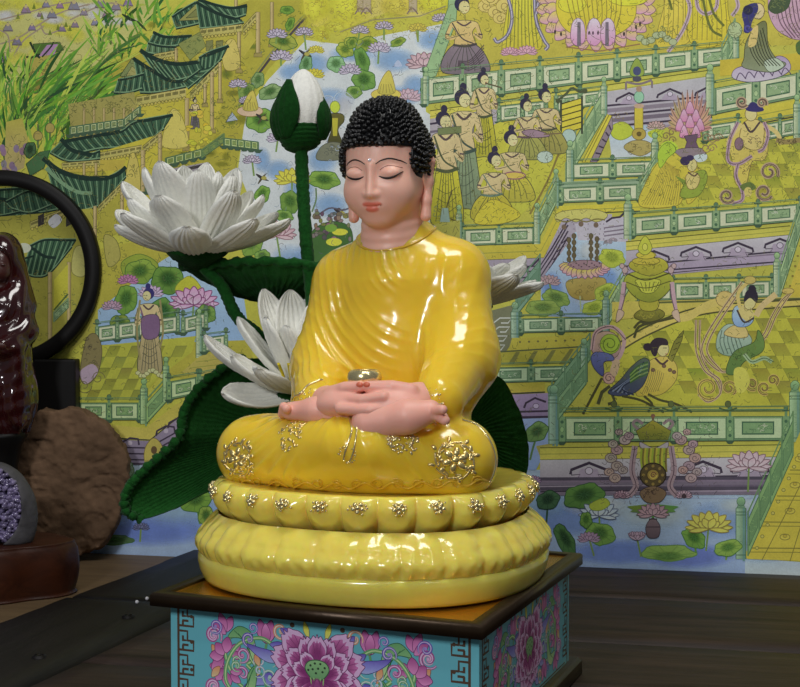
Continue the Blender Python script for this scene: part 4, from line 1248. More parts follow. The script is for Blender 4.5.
    def disc(s, x, y, rx, ry=None, col=(0, 0, 0), col2=None, line=None, lw=0.6, n=18, rot=0, a=1.0):
        ry = rx if ry is None else ry; t = np.linspace(0, 2 * PI, n, endpoint=False); c, q = math.cos(rot), math.sin(rot)
        X = rx * np.cos(t); Y = ry * np.sin(t)
        s.poly(np.stack([x + X * c - Y * q, y + X * q + Y * c], 1), col, col2, 1, a, line, lw)
    def wash(s, x, y, rx, ry, col, a=0.8, n=20, rot=0, rings=4):
        """soft watercolour patch, fading outwards"""
        P = [(x, y)]; al = [a]; F = []; c, q = math.cos(rot), math.sin(rot)
        for k in range(1, rings + 1):
            f = k / rings; fa = a * (1 - f * f) ** 1.2 if k < rings else 0.0
            for i in range(n):
                t = 2 * PI * i / n; X, Y = rx * f * math.cos(t), ry * f * math.sin(t)
                P.append((x + X * c - Y * q, y + X * q + Y * c)); al.append(fa)
        for i in range(n): F.append([0, 1 + i, 1 + (i + 1) % n])
        for k in range(rings - 1):
            for i in range(n):
                b = 1 + k * n; F.append([b + i, b + n + i, b + n + (i + 1) % n, b + (i + 1) % n])
        L = s.lvl(P[1 + (rings - 1) * n:])
        s.emit(P, L, col, al, F)
    def build(s, name, m, parent=None):
        me = np_mesh(name, np.array(s.V) if parent is None else np.array(s.V), [np.array(v) for v in s.F.values()])
        at = me.color_attributes.new('col', 'FLOAT_COLOR', 'POINT')
        at.data.foreach_set('color', np.concatenate(s.C).astype(np.float32).ravel())
        return link(name, me, m, parent, smooth=False)

def print_mat(name, rough, coat=0.0, nv=0.10, fine=420):
    m = bpy.data.materials.new(name); nt, b = nodes_of(m); N = nt.nodes; L = nt.links
    at = N.new('ShaderNodeAttribute'); at.attribute_name = 'col'
    tc = N.new('ShaderNodeTexCoord')
    n1 = N.new('ShaderNodeTexNoise'); n1.inputs['Scale'].default_value = 45; n1.inputs['Detail'].default_value = 6; L.new(tc.outputs['Object'], n1.inputs[0])
    n2 = N.new('ShaderNodeTexNoise'); n2.inputs['Scale'].default_value = fine; n2.inputs['Detail'].default_value = 3; L.new(tc.outputs['Object'], n2.inputs[0])
    ad = N.new('ShaderNodeMath'); ad.operation = 'ADD'; L.new(n1.outputs['Fac'], ad.inputs[0]); L.new(n2.outputs['Fac'], ad.inputs[1])
    mr = N.new('ShaderNodeMapRange'); mr.inputs[1].default_value = 0.7; mr.inputs[2].default_value = 1.3; mr.inputs[3].default_value = 1 - nv; mr.inputs[4].default_value = 1 + nv
    L.new(ad.outputs[0], mr.inputs[0])
    mx = N.new('ShaderNodeMix'); mx.data_type = 'RGBA'; mx.blend_type = 'MULTIPLY'; mx.inputs[0].default_value = 1
    L.new(at.outputs['Color'], mx.inputs[6]); L.new(mr.outputs[0], mx.inputs[7])
    L.new(mx.outputs[2], b.inputs['Base Color']); L.new(at.outputs['Alpha'], b.inputs['Alpha'])
    b.inputs['Roughness'].default_value = rough; b.inputs['Coat Weight'].default_value = coat; b.inputs['Specular IOR Level'].default_value = 0.25
    return m
# ------------------------------------------------------------------ the mural print
A = Art(WC, WN, gain=2.12, base=0.0); A.tint = np.array([0.95, 1.0, 1.12]); A.wash_ = 0.07
rnd = random.Random(11)
INK = (52, 56, 44); YEL = (168, 162, 54); YELD = (132, 130, 46); PG = (158, 176, 118); PGD = (112, 138, 88); DG = (62, 92, 62)
PUR = (140, 124, 132); PURL = (172, 166, 160); PURD = (58, 48, 58); BLU = (122, 146, 192); PALE = (172, 186, 194)
SKIN = (186, 166, 110); LEAF = (110, 142, 40); LEAFD = (52, 88, 34); PINK = (176, 140, 138); GOLDY = (186, 170, 40)
def J(c, k=10): return tuple(max(0, min(255, v + rnd.uniform(-k, k))) for v in c)
def lerp(a, b, t): return (a[0] + (b[0] - a[0]) * t, a[1] + (b[1] - a[1]) * t)
def mixc(a, b, t): return tuple(x + (y - x) * t for x, y in zip(a, b))
def squig(x, y, w, h, n, col, lw=0.5):
    A.begin()
    for _ in range(n):
        px, py = x + rnd.uniform(-w, w), y + rnd.uniform(-h, h); r = rnd.uniform(0.8, 2.2); t0 = rnd.uniform(0, 6.28)
        A.line([(px + r * math.cos(t0 + t), py + r * math.sin(t0 + t) * 0.8) for t in np.linspace(0, 4, 6)], lw, col)
    A.end()
def rail(p0, p1, h, n, posts=True, base=PG, hand=True, dark=DG, tex=7):
    """balustrade: p0, p1 = foot line, h height (pair for both ends)"""
    h0, h1 = (h, h) if np.isscalar(h) else h
    up = lambda t, f: (lerp(p0, p1, t)[0], lerp(p0, p1, t)[1] - (h0 + (h1 - h0) * t) * f)
    wd = math.hypot(p1[0] - p0[0], p1[1] - p0[1]); hm = (h0 + h1) / 2
    A.poly([up(0, 0), up(1, 0), up(1, 1), up(0, 1)], mixc(base, PGD, 0.35), base)
    A.line([up(0, 0.07), up(1, 0.07)], hm * 0.12, mixc(base, dark, 0.6)); A.line([up(0, 0.0), up(1, 0.0)], 0.8, INK)
    A.line([up(0, 1.0), up(1, 1.0)], 0.9, dark)
    pil = min(0.10, 4.5 / (wd / n))
    for i in range(n):
        a, b = (i + pil) / n, (i + 1 - pil) / n
        A.poly([up(a, .10), up(b, .10), up(b, .94), up(a, .94)], mixc(base, (215, 222, 175), 0.35), line=dark, lw=0.6)
        a2, b2 = a + 0.13 / n, b - 0.13 / n
        A.poly([up(a2, .25), up(b2, .25), up(b2, .80), up(a2, .80)], dark)
        a3, b3 = a2 + 0.025 / n, b2 - 0.025 / n
        A.poly([up(a3, .31), up(b3, .31), up(b3, .74), up(a3, .74)], mixc(base, dark, 0.32))
        c = up((a + b) / 2, .52)
        squig(c[0], c[1], (b3 - a3) * wd * 0.42, hm * 0.15, tex, mixc(dark, base, 0.15), 0.45)
        squig(c[0], c[1], (b3 - a3) * wd * 0.42, hm * 0.15, tex // 2, mixc(base, (225, 235, 190), 0.5), 0.45)
    for i in range(n + 1):
        t = i / n; c0, c1 = up(t, 0.0), up(t, 1.02); w = pil * wd / n * 0.8
        A.line([c0, c1], w * 2, mixc(base, dark, 0.4)); A.line([(c0[0] - w, c0[1]), (c1[0] - w, c1[1])], 0.7, dark); A.line([(c0[0] + w, c0[1]), (c1[0] + w, c1[1])], 0.7, dark)
        m = up(t, 0.5); A.disc(m[0], m[1], w * 0.6, hm * 0.12, mixc(base, dark, 0.1), line=dark, lw=0.4, n=8); m = up(t, 0.8); A.disc(m[0], m[1], w * 0.5, w * .5, dark, n=6); m = up(t, 0.22); A.disc(m[0], m[1], w * 0.5, w * .5, dark, n=6)
        if hand:
            q = up(t, 1.34); A.line([up(t, 1.0), q], 2.6, mixc(base, dark, 0.55)); A.disc(q[0], q[1] - 0.5, 2.2, 2.4, mixc(dark, base, 0.2), line=INK, lw=0.4, n=8)
            A.line([(q[0] - 4, q[1] + 1.5), (q[0], q[1] + 2.5), (q[0] + 4, q[1] + 1.5)], 1.1, mixc(dark, INK, 0.4))
        A.poly([(c0[0] - 5, c0[1] - 0.5), (c0[0] + 5, c0[1] - 0.5), (c0[0] + 2, c0[1] + 3), (c0[0] - 2, c0[1] + 3)], mixc(dark, INK, 0.35))
    if hand: A.line([up(0, 1.30), up(1, 1.30)], 0.9, mixc(dark, base, 0.35)); A.line([up(0, 1.22), up(1, 1.22)], 0.5, dark)
def post(x, y0, y1, w=7, base=PG, ball=True):
    A.poly([(x - w / 2, y0), (x + w / 2, y0), (x + w / 2, y1), (x - w / 2, y1)], mixc(base, (215, 225, 185), 0.25), mixc(base, DG, 0.55), ax=0, line=DG, lw=0.7)
    A.line([(x + w * .28, y0 - 1), (x + w * .28, y1 + 2)], w * 0.22, mixc(base, (60, 100, 110), 0.45))
    for yy in (y0 + 4, y0 + 7, y1 - 4): A.line([(x - w / 2, yy), (x + w / 2, yy)], 0.8, DG)
    if ball:
        A.poly([(x - w * .42, y0), (x + w * .42, y0), (x + w * .25, y0 - 4), (x - w * .25, y0 - 4)], mixc(base, DG, .3), line=DG, lw=.5)
        A.disc(x, y0 - 6.5, w * 0.42, w * 0.46, mixc(base, (140, 180, 110), .5), mixc(base, DG, .5), line=DG, lw=.5, n=12)
    squig(x - w * .1, (y0 + y1) / 2, w * .2, (y1 - y0) * .3, 3, mixc(base, DG, .5), .4)
def drail(p0, p1, h, n=3, base=PG):
    """sloping lattice balustrade between two foot points"""
    A.poly([p0, p1, (p1[0], p1[1] - h), (p0[0], p0[1] - h)], mixc(base, DG, .25), mixc(base, DG, .05), line=DG, lw=.8)
    for i in range(n):
        a, b = (i + .12) / n, (i + .88) / n
        q = [lerp(p0, p1, a), lerp(p0, p1, b)]
        A.poly([(q[0][0], q[0][1] - h * .2), (q[1][0], q[1][1] - h * .2), (q[1][0], q[1][1] - h * .75), (q[0][0], q[0][1] - h * .75)], mixc(base, DG, .45), line=DG, lw=.5)
        c = lerp(p0, p1, (a + b) / 2); squig(c[0], c[1] - h * .5, abs(q[1][0] - q[0][0]) * .3, h * .15, 4, mixc(base, DG, .1), .45)
    A.line([(p0[0], p0[1] - h * 1.22), (p1[0], p1[1] - h * 1.22)], 1.3, mixc(base, DG, .5))
    for i in range(n + 1):
        c = lerp(p0, p1, i / n); A.line([(c[0], c[1]), (c[0], c[1] - h * 1.25)], 1.6, mixc(base, DG, .55))
def cornice(p0, p1, h, xs, band=10, dark_tail=0.0):
    """yellow floor edge, then a purple bracket band below it"""
    sl = (p1[1] - p0[1]) / (p1[0] - p0[0]); Y = lambda x, d: p0[1] + (x - p0[0]) * sl + d
    A.poly([(p0[0], Y(p0[0], 0)), (p1[0], Y(p1[0], 0)), (p1[0], Y(p1[0], band)), (p0[0], Y(p0[0], band))], YEL, (186, 172, 60))
    A.line([(p0[0], Y(p0[0], band * .55)), (p1[0], Y(p1[0], band * .55))], .7, YELD); A.line([(p0[0], Y(p0[0], band)), (p1[0], Y(p1[0], band))], 1.0, INK); A.line([(p0[0], Y(p0[0], .8)), (p1[0], Y(p1[0], .8))], 1.0, (84, 84, 30))
    x0, x1 = p0[0], p1[0]
    A.poly([(x0, Y(x0, band)), (x1, Y(x1, band)), (x1, Y(x1, band + h)), (x0, Y(x0, band + h))], PURL, PUR)
    for k, (f, w, c) in enumerate([(.55, 1.6, PURD), (.66, 3.0, (118, 102, 112)), (.74, 1.4, PURD), (.84, 2.4, (96, 84, 94)), (.93, 1.2, PURD)]):
        A.line([(x0, Y(x0, band + h * f)), (x1, Y(x1, band + h * f))], w * h / 26, c)
    for x in xs:
        y = Y(x, band + h * .12); u = h * .52
        A.poly([(x - u * .72, y + u * .85), (x - u * .45, y + u * .30), (x + u * .45, y + u * .30), (x + u * .72, y + u * .85)], (150, 134, 142))
        A.line([(x - u * 1.05, y + u * .62), (x - u * 1.0, y + u * .36), (x, y - 0.5), (x + u * 1.0, y + u * .36), (x + u * 1.05, y + u * .62)], h * .085, PURD)
        A.disc(x, y + u * .42, u * .22, u * .2, (178, 165, 168), line=PURD, lw=.6, n=10)
        A.line([(x - u * 1.0, y + u * .66), (x - u * .5, y + u * .62), (x - u * .7, y + u * .95)], .9, PURD); A.line([(x + u * 1.0, y + u * .66), (x + u * .5, y + u * .62), (x + u * .7, y + u * .95)], .9, PURD)
def tiles(poly, x0, x1, y0, y1, dx, dy, sk, c1, c2):
    """yellow diamond floor inside the polygon given as row limits"""
    A.poly(poly, c1)
    P = np.asarray(poly)
    def inside(x, y):
        r = False; n = len(P); j = n - 1
        for i in range(n):
            if (P[i][1] > y) != (P[j][1] > y) and x < (P[j][0] - P[i][0]) * (y - P[i][1]) / (P[j][1] - P[i][1]) + P[i][0]: r = not r
            j = i
        return r
    r_ = 0; y = y0; A.begin(); ln = []
    while y < y1:
        x = x0 - 60 + (r_ % 2) * dx; 
        while x < x1 + 60:
            q = [(x + sk * 0, y), (x + dx, y), (x + dx + sk, y + dy), (x + sk, y + dy)]
            q = [(a + (y - y0) / dy * sk, b) for a, b in q]
            if all(inside(a, b) for a, b in q):
                A.poly(q, J(c2, 8), mixc(c2, c1, .45)); ln.append([q[3], q[0], q[1]])
            x += 2 * dx
        y += dy; r_ += 1
    A.end(); A.begin()
    for q in ln: A.line(q, .5, mixc(c2, INK, .35))
    A.end()
def pad(x, y, rx, ry, rot=0.0, c=LEAF, d=LEAFD, veins=9, stalk=None, seed=0, cx=0.0, cy=-0.1):
    r_ = random.Random(seed + int(x * 7 + y)); n = 26; pts = []
    for i in range(n):
        t = 2 * PI * i / n; k = 1 + 0.07 * math.sin(5 * t + r_.random()) + r_.uniform(-.04, .04)
        X, Y = rx * k * math.cos(t), ry * k * math.sin(t); pts.append((x + X * math.cos(rot) - Y * math.sin(rot), y + X * math.sin(rot) + Y * math.cos(rot)))
    if stalk: A.curve([(x, y + ry * .3), lerp((x, y), stalk, .6), stalk], 2.0, mixc(c, d, .5))
    A.poly(pts, c, mixc(c, d, .25), line=d, lw=.8)
    A.wash(x + cx * rx, y + cy * ry, rx * .62, ry * .66, d, .85, rot=rot)
    for i in range(veins):
        p = pts[int(i * n / veins) % n]; A.line([lerp((x + cx * rx, y + cy * ry), p, .1), lerp((x + cx * rx, y + cy * ry), p, .9)], .5, mixc(c, d, .7))
def lily(x, y, s, c=(186, 176, 172), e=(112, 84, 92), tip=(182, 120, 132), stalk=None, seed=None, core=True, open_=1.0):
    """drawn lotus blossom"""
    if stalk: A.curve([(x, y), lerp((x, y), stalk, .5), stalk], 1.8, (104, 128, 58))
    if seed: A.disc(x, y - s * .30, s * .42, s * .22, seed)
    def pt(an, L, W):
        dx, dy = math.sin(an), -math.cos(an); nx, ny = -dy, dx
        b = (x, y + s * .22)
        tipp = (b[0] + dx * L * 1.15, b[1] + dy * L)
        m1 = lerp(b, tipp, .55)
        A.blob([b, (m1[0] + nx * W, m1[1] + ny * W * .8), tipp, (m1[0] - nx * W, m1[1] - ny * W * .8)], mixc(c, tip, .55), c, line=e, lw=max(.5, s * .045), n=16)
    for an in (-1.5, 1.5, -1.18, 1.18): pt(an * open_, s * .95, s * .17)
    for an in (-.82, .82): pt(an * open_, s * .92, s * .21)
    for an in (-.42, .42, 0.0): pt(an * open_, s * .82, s * .22)
    if core:
        for an in (-.95, .95, -.45, .45): pt(an * open_, s * .52, s * .18)
    for an in (-1.72, 1.72): pt(an * open_, s * .8, s * .13)
def person(x, y, h, robe=(150, 142, 40), sash=(70, 74, 50), lean=0.0, seated=False, top=SKIN, hair=(48, 44, 58), face=1, inst=None, folds=6):
    """drawn court figure; x,y = foot centre"""
    hr = h * .062 if not seated else h * .088
    sh = y - h * (.80 if not seated else .66); hx, hy = x + lean * h, y - h * (.90 if not seated else .84)
    w = h * .115 if not seated else h * .17
    if seated:
        A.blob([(x - w * 1.7, y), (x - w * 1.6, y - h * .20), (x - w * .7, y - h * .36), (x + w * .7, y - h * .36), (x + w * 1.6, y - h * .20), (x + w * 1.8, y), (x, y + h * .03)], robe, mixc(robe, INK, .2), line=INK, lw=.7)
    else:
        A.blob([(x - w * 1.25, y), (x - w * 1.0, y - h * .34), (x - w * .62, y - h * .50), (x + w * .62, y - h * .50), (x + w * 1.0, y - h * .34), (x + w * 1.25, y), (x, y + h * .02)], robe, mixc(robe, INK, .22), line=INK, lw=.7)
    top_y = y - h * (.36 if seated else .48)
    cx = x + lean * h * .6
    A.blob([(x - w * .72, top_y + 1), (cx - w * .62, lerp((0, sh), (0, top_y), .5)[1]), (cx - w * 1.05, sh + h * .04), (cx - w * .45, sh), (cx + w * .45, sh), (cx + w * 1.05, sh + h * .04), (cx + w * .62, lerp((0, sh), (0, top_y), .5)[1]), (x + w * .72, top_y + 1)], top, mixc(top, (150, 120, 80), .25), line=mixc(INK, (120, 90, 60), .3), lw=.6)
    for sd in (-1, 1):
        e = (cx + sd * w * 1.25, lerp((0, sh), (0, top_y), .75)[1]); wr = (cx + sd * w * .25 + face * w * .5, lerp((0, sh), (0, top_y), .55)[1])
        A.curve([(cx + sd * w * .95, sh + h * .05), e, wr], h * .05, mixc(top, (150, 120, 80), .12), 10); A.curve([(cx + sd * w * 1.1, sh + h * .05), (e[0] + sd * h * .02, e[1]), wr], .6, INK, 10)
        A.line([(e[0] - 2, e[1] - h * .05), (e[0] + 2, e[1] - h * .045)], 1.5, (70, 56, 60))
    A.curve([(cx - w * .55, sh + h * .015), (cx, sh + h * .065), (cx + w * .55, sh + h * .015)], h * .02, (78, 62, 60))
    A.curve([(cx - w * .9, sh + h * .03), (cx - w * .2, top_y - h * .08), (x + w * .7, top_y)], h * .016, sash)
    for k in range(folds):
        t = (k + .5) / folds - .5
        if seated: A.curve([(x + t * w * .6, top_y), (x + t * w * 2.4, y - h * .16), (x + t * w * 3.0, y - h * .01)], .7, mixc(robe, INK, .75))
        else: A.curve([(x + t * w * .9, top_y + 1), (x + t * w * 1.5, y - h * .25), (x + t * w * 2.1, y - h * .005)], .7, mixc(robe, INK, .75))
    for k in range(3):
        yy = y - h * (.30 - .085 * k)
        if not seated: A.curve([(x - w * .8, yy), (x, yy + h * .045), (x + w * .75, yy - h * .01)], .7, mixc(robe, INK, .7))
    A.curve([(x - w * .9, top_y + 1), (x, top_y + h * .03), (x + w * .9, top_y)], h * .03, sash)
    A.disc(hx - face * hr * .25, hy - hr * .35, hr * 1.08, hr * 1.12, hair, n=14)
    A.disc(hx - face * hr * .1, hy - hr * 1.75, hr * .50, hr * .62, hair, n=10)
    A.disc(hx + face * hr * .12, hy + hr * .10, hr * .80, hr * .95, mixc(top, (205, 180, 120), .5), line=(96, 76, 52), lw=.4, n=14)
    A.line([(hx + face * hr * .0, hy - hr * .02), (hx + face * hr * .38, hy)], .5, INK); A.line([(hx + face * hr * .5, hy - hr * .02), (hx + face * hr * .8, hy)], .5, INK); A.line([(hx + face * hr * .25, hy + hr * .55), (hx + face * hr * .55, hy + hr * .55)], .6, (150, 70, 60))
    if inst == 'flute': A.line([(hx + face * hr * .2, hy + hr * .7), (hx + face * hr * 3.4, hy + hr * 1.6)], 1.4, (84, 76, 50))
    if inst == 'drum': A.disc(x + w * .2, top_y + h * .02, w * .9, h * .05, (186, 160, 60), line=(130, 80, 90), lw=1.2)
    if inst == 'lute':
        A.blob([(x - w * .5, top_y - h * .06), (x + w * .6, top_y - h * .10), (x + w * 2.2, top_y), (x + w * .5, top_y + h * .03)], (138, 112, 116), line=(70, 52, 60), lw=.7)
        A.line([(x + w * 1.6, top_y - h * .02), (x + w * 3.2, top_y - h * .04)], 1.3, (110, 92, 60))
    if inst == 'pipes': A.poly([(hx - hr, hy + hr), (hx + hr * 2.4, hy + hr * .7), (hx + hr * 2.4, hy + hr * 1.7), (hx - hr, hy + hr * 2)], (104, 112, 66), line=INK, lw=.5)
def scroll(x, y, r, turns=1.3, d=1, col=INK, w=.8, rot=0.0):
    A.line([(x + r * (1 - .75 * t) * math.cos(rot + d * t * turns * 2 * PI), y + r * (1 - .75 * t) * math.sin(rot + d * t * turns * 2 * PI)) for t in np.linspace(0, 1, 22)], w, col)

# ---- base sheet and big fields
A.poly([(-70, -60), (900, -60), (900, 584), (800, 580), (130, 558), (-70, 550)], (160, 170, 184))
A.poly([(-70, -60), (900, -60), (900, 540), (-70, 520)], (164, 158, 44))
# water: broad stream in the middle and pond along the foot
A.poly([(338, 44), (452, 22), (452, 70), (424, 78), (426, 112), (436, 118), (440, 330), (330, 330), (300, 330), (262, 300), (254, 210), (238, 170), (246, 112), (268, 80), (306, 40)], (176, 190, 194))
A.poly([(60, 452), (205, 452), (205, 466), (560, 470), (640, 492), (760, 490), (760, 574), (130, 556), (60, 553)], (150, 166, 186), (132, 150, 192))
A.poly([(745, 556), (900, 556), (900, 580), (745, 573.3)], (150, 166, 190), (176, 186, 196))
A.poly([(120, 60), (200, 20), (262, -5), (316, -5), (306, 28), (268, 70), (248, 105), (236, 170), (150, 220), (60, 220), (70, 130)], (150, 140, 36))
A.poly([(424, 70), (452, 22), (452, -60), (900, -60), (900, 566), (800, 562), (748, 558), (772, 495), (540, 494), (540, 330), (470, 330), (430, 330), (430, 110)], (162, 156, 50))
A.poly([(446, -60), (900, -60), (900, 44), (735, 46), (430, 80), (450, 20)], (176, 160, 46), (160, 148, 46))
for x, y, rx, ry in ((290, 72, 14, 10), (312, 64, 22, 14), (352, 54, 26, 9), (394, 60, 26, 14), (432, 40, 18, 12), (300, 105, 14, 12), (268, 118, 14, 10), (330, 100, 26, 14), (400, 96, 24, 12), (262, 160, 10, 14), (278, 170, 16, 12), (322, 160, 18, 16), (300, 190, 18, 22), (330, 205, 22, 14), (290, 268, 24, 26), (316, 262, 26, 26), (276, 290, 14, 18), (415, 85, 14, 12)):
    A.wash(x, y, rx, ry, (116, 146, 200), .8)
for x, y, rx, ry, c in ((560, 520, 60, 18, (112, 134, 196)), (620, 552, 60, 14, (104, 124, 190)), (688, 556, 50, 14, (104, 118, 190)), (540, 500, 40, 22, (130, 156, 190)), (720, 520, 40, 20, (128, 150, 204)), (600, 505, 40, 14, (176, 186, 196)), (655, 515, 50, 16, (170, 180, 196)), (740, 505, 30, 12, (170, 184, 200)), (760, 550, 40, 14, (150, 164, 196)), (150, 530, 70, 18, (98, 118, 180)), (110, 505, 40, 26, (120, 146, 170)), (175, 500, 50, 30, (138, 162, 176)), (300, 520, 120, 30, (120, 142, 190)), (440, 530, 120, 24, (120, 142, 196))):
    A.wash(x, y, rx, ry, c, .85)
for x0, x1, yy in ((540, 780, 497), (205, 540, 470)): A.line([(x0, yy), (x1, yy + 2)], .6, (130, 140, 160))

# ---- top left: hillside of little shrines, bamboo grass
A.poly([(-70, -60), (180, -60), (150, 20), (110, 60), (40, 90), (-70, 100)], (166, 160, 84))
for _ in range(46):
    x, y = rnd.uniform(-20, 165), rnd.uniform(-10, 62)
    if y > 78 - x * .35: continue
    A.wash(x, y, rnd.uniform(8, 16), rnd.uniform(5, 10), (184, 178, 52), .8)
for _ in range(14): A.wash(rnd.uniform(-5, 130), rnd.uniform(-5, 25), 12, 5, (192, 190, 178), .8)
for p in ([(0, 20), (30, 12), (50, 6), (72, 2)], [(0, 44), (18, 38), (40, 24), (62, 12), (90, 4)], [(-10, 66), (10, 58), (24, 40), (44, 26)], [(70, 20), (90, 10), (110, 3), (130, 8)], [(10, 52), (8, 36), (0, 30)], [(40, 24), (46, 34), (60, 30)]):
    A.curve(p, 1.4, (138, 120, 96))
for x, y, s in ((52, 14, 5), (74, 5, 6), (8, 27, 5), (17, 41, 5), (32, 27, 4), (5, 57, 5), (101, 3, 6), (46, 4, 4), (26, 9, 5), (62, 28, 4), (84, 12, 4), (107, 14, 5), (75, 24, 4), (116, 6, 5), (95, 22, 4), (40, 14, 3), (60, 5, 4), (128, 2, 5)):
    A.poly([(x - s, y + s * .7), (x + s, y + s * .7), (x + s * .5, y - s * .3), (x, y - s), (x - s * .5, y - s * .3)], J((120, 106, 116)), line=(84, 74, 70), lw=.5)
    A.disc(x, y - s * .5, s * .35, s * .35, (168, 150, 96), n=8); A.line([(x - s, y + s * .8), (x + s, y + s * .8)], 1, (96, 84, 84))
for x, y in ((58, 27), (66, 24), (70, 28), (50, 32), (42, 16), (34, 6), (18, 16), (90, 30)):
    A.poly([(x - 2, y + 3), (x + 2, y + 3), (x, y - 3)], (96, 108, 30))
# gable with violet roof in the reeds
A.poly([(33, 44), (60, 42), (64, 50), (36, 58)], (70, 96, 34), line=(40, 54, 28)); A.poly([(47, 45), (58, 44), (54, 56), (38, 57)], (150, 112, 140))
A.poly([(28, 58), (56, 54), (50, 70), (44, 94), (30, 94), (26, 72)], (148, 136, 52)); A.curve([(30, 42), (36, 54), (40, 58)], 2.2, (34, 48, 30)); A.curve([(26, 57), (34, 57), (40, 54)], 2, (34, 48, 30)); A.curve([(42, 57), (50, 48), (54, 42)], 1.6, (34, 48, 30))
A.disc(37, 75, 6, 4, (160, 136, 60), line=(80, 66, 30)); A.poly([(30, 80), (44, 80), (44, 92), (30, 92)], (124, 110, 40)); A.disc(57, 74, 4, 6, (104, 88, 70))
squig(40, 72, 12, 14, 14, (84, 84, 34))
for _ in range(430):
    z = rnd.random()
    if z < .38: bx, by, an, L = rnd.uniform(20, 95), rnd.uniform(85, 135), rnd.uniform(-1.15, -.35), rnd.uniform(30, 78)
    elif z < .62: bx, by, an, L = rnd.uniform(-12, 70), rnd.uniform(110, 165), rnd.uniform(-2.1, -1.0), rnd.uniform(22, 55)
    elif z < .85: bx, by, an, L = rnd.uniform(95, 175), rnd.uniform(10, 62), rnd.uniform(-2.4, -.6), rnd.uniform(10, 34)
    else: bx, by, an, L = rnd.uniform(-5, 30), rnd.uniform(70, 115), rnd.uniform(-2.3, -1.2), rnd.uniform(16, 34)
    c = [(74, 118, 30), (98, 140, 34), (58, 98, 30), (126, 154, 40), (86, 132, 26), (42, 74, 30), (150, 166, 50)][rnd.randrange(7)]
    ex, ey = bx + math.cos(an) * L, by + math.sin(an) * L
    A.curve([(bx, by), lerp((bx, by), (ex, ey), .55), (ex + 3, ey + rnd.uniform(-1, 6))], rnd.uniform(1.2, 3.6), J(c), 9, taper=True)
A.curve([(122, 14), (130, 19), (137, 21)], 3.2, (34, 50, 28), taper=True); A.curve([(137, 21), (143, 27), (147, 31)], 2.4, (44, 62, 30), taper=True)
A.curve([(140, 36), (122, 46), (104, 62), (84, 86)], 3.4, (62, 98, 38), 12, taper=True); A.curve([(96, 70), (118, 52), (142, 44)], 2.4, (46, 78, 34), 12, taper=True)
A.poly([(6, 122), (22, 118), (28, 138), (24, 168), (4, 176)], (158, 146, 50), (150, 130, 84))
for k in range(12): A.disc(rnd.uniform(2, 26), rnd.uniform(146, 180), 3, 4, J((130, 104, 118)), a=.8)
for x, y in ((38, 136), (50, 128)): A.disc(x, y, 4.5, 5, (150, 132, 60), line=(70, 66, 40)); A.line([(x, y + 4), (x, y + 12)], 1.5, (70, 84, 50)); A.line([(x, y - 12), (x, y - 5)], 1.5, (70, 84, 50))
pad(30, 150, 6, 8, .2, (64, 92, 54), (32, 50, 30), 7)

# ---- pavilions going down to the left
ROOF = (54, 84, 56); ROOFD = (26, 44, 34); ROOFL = (104, 132, 92); BEAM = (176, 160, 84); COL = (180, 152, 92)
def roof(top, bot, n=14, c=ROOF, ridge=None, k=0.5):
    """tiled field between two polylines of the print"""
    T = spline(top, n); B = spline(bot, n)
    A.poly(list(T) + list(B[::-1]), c, mixc(c, ROOFD, .35))
    for i in range(n):
        A.line([T[i], lerp(T[i], B[i], .5) + np.array([0, .6]), B[i]], .9, ROOFD if i % 2 else ROOFL)
    A.line(T, 2.6, ROOFD); A.line(T - [0, 1.2], .8, ROOFL); A.line(B, 1.4, ROOFL); A.line(B + [0, 1.2], 1.4, ROOFD)
def column(x, y0, y1, w=4.0):
    A.poly([(x - w / 2, y0), (x + w / 2, y0), (x + w / 2, y1), (x - w / 2, y1)], mixc(COL, (210, 190, 130), .3), mixc(COL, (100, 84, 40), .5), ax=0, line=(98, 84, 44), lw=.5)
    A.poly([(x - w * .9, y1 - 1), (x + w * .9, y1 - 1), (x + w * 1.1, y1 + 3), (x - w * 1.1, y1 + 3)], (140, 124, 60), line=(70, 62, 30), lw=.5)
def beam(p0, p1, h=7, n=6):
    A.poly([p0, p1, (p1[0], p1[1] + h), (p0[0], p0[1] + h)], BEAM, mixc(BEAM, YELD, .5), line=(84, 76, 34), lw=.6)
    for i in range(n):
        a, b = lerp(p0, p1, (i + .1) / n), lerp(p0, p1, (i + .9) / n)
        A.poly([(a[0], a[1] + h * .2), (b[0], b[1] + h * .2), (b[0], b[1] + h * .55), (a[0], a[1] + h * .55)], (108, 100, 48))
    for i in range(n * 2):
        a = lerp(p0, p1, (i + .5) / (n * 2)); A.disc(a[0], a[1] + h + .8, 1.5, 1.6, (168, 152, 62), line=(70, 64, 30), lw=.4, n=8)
GREENW = (112, 112, 34)
for _ in range(90):
    x, y = rnd.uniform(150, 262), rnd.uniform(20, 200)
    if x > 300 - y * .45: continue
    A.wash(x, y, rnd.uniform(4, 9), rnd.uniform(3, 6), [(120, 118, 30), (182, 168, 40), (98, 112, 36), (160, 150, 30)][rnd.randrange(4)], .7, n=10, rings=3)
# dark slanting terrace edge by the stream
A.line([(318, 4), (296, 28), (272, 56), (254, 80), (240, 108)], 2.4, (66, 58, 56)); A.line([(316, 2), (294, 26), (270, 54), (252, 78), (238, 106)], 1.6, (120, 120, 60))
for x, y in ((300, 16), (284, 34), (268, 52), (252, 74), (292, 20), (276, 40)): squig(x - 8, y, 10, 6, 7, (84, 92, 36))
column(258, 12, 54); column(272, 2, 44, 3.4); column(236, -6, 20, 3)
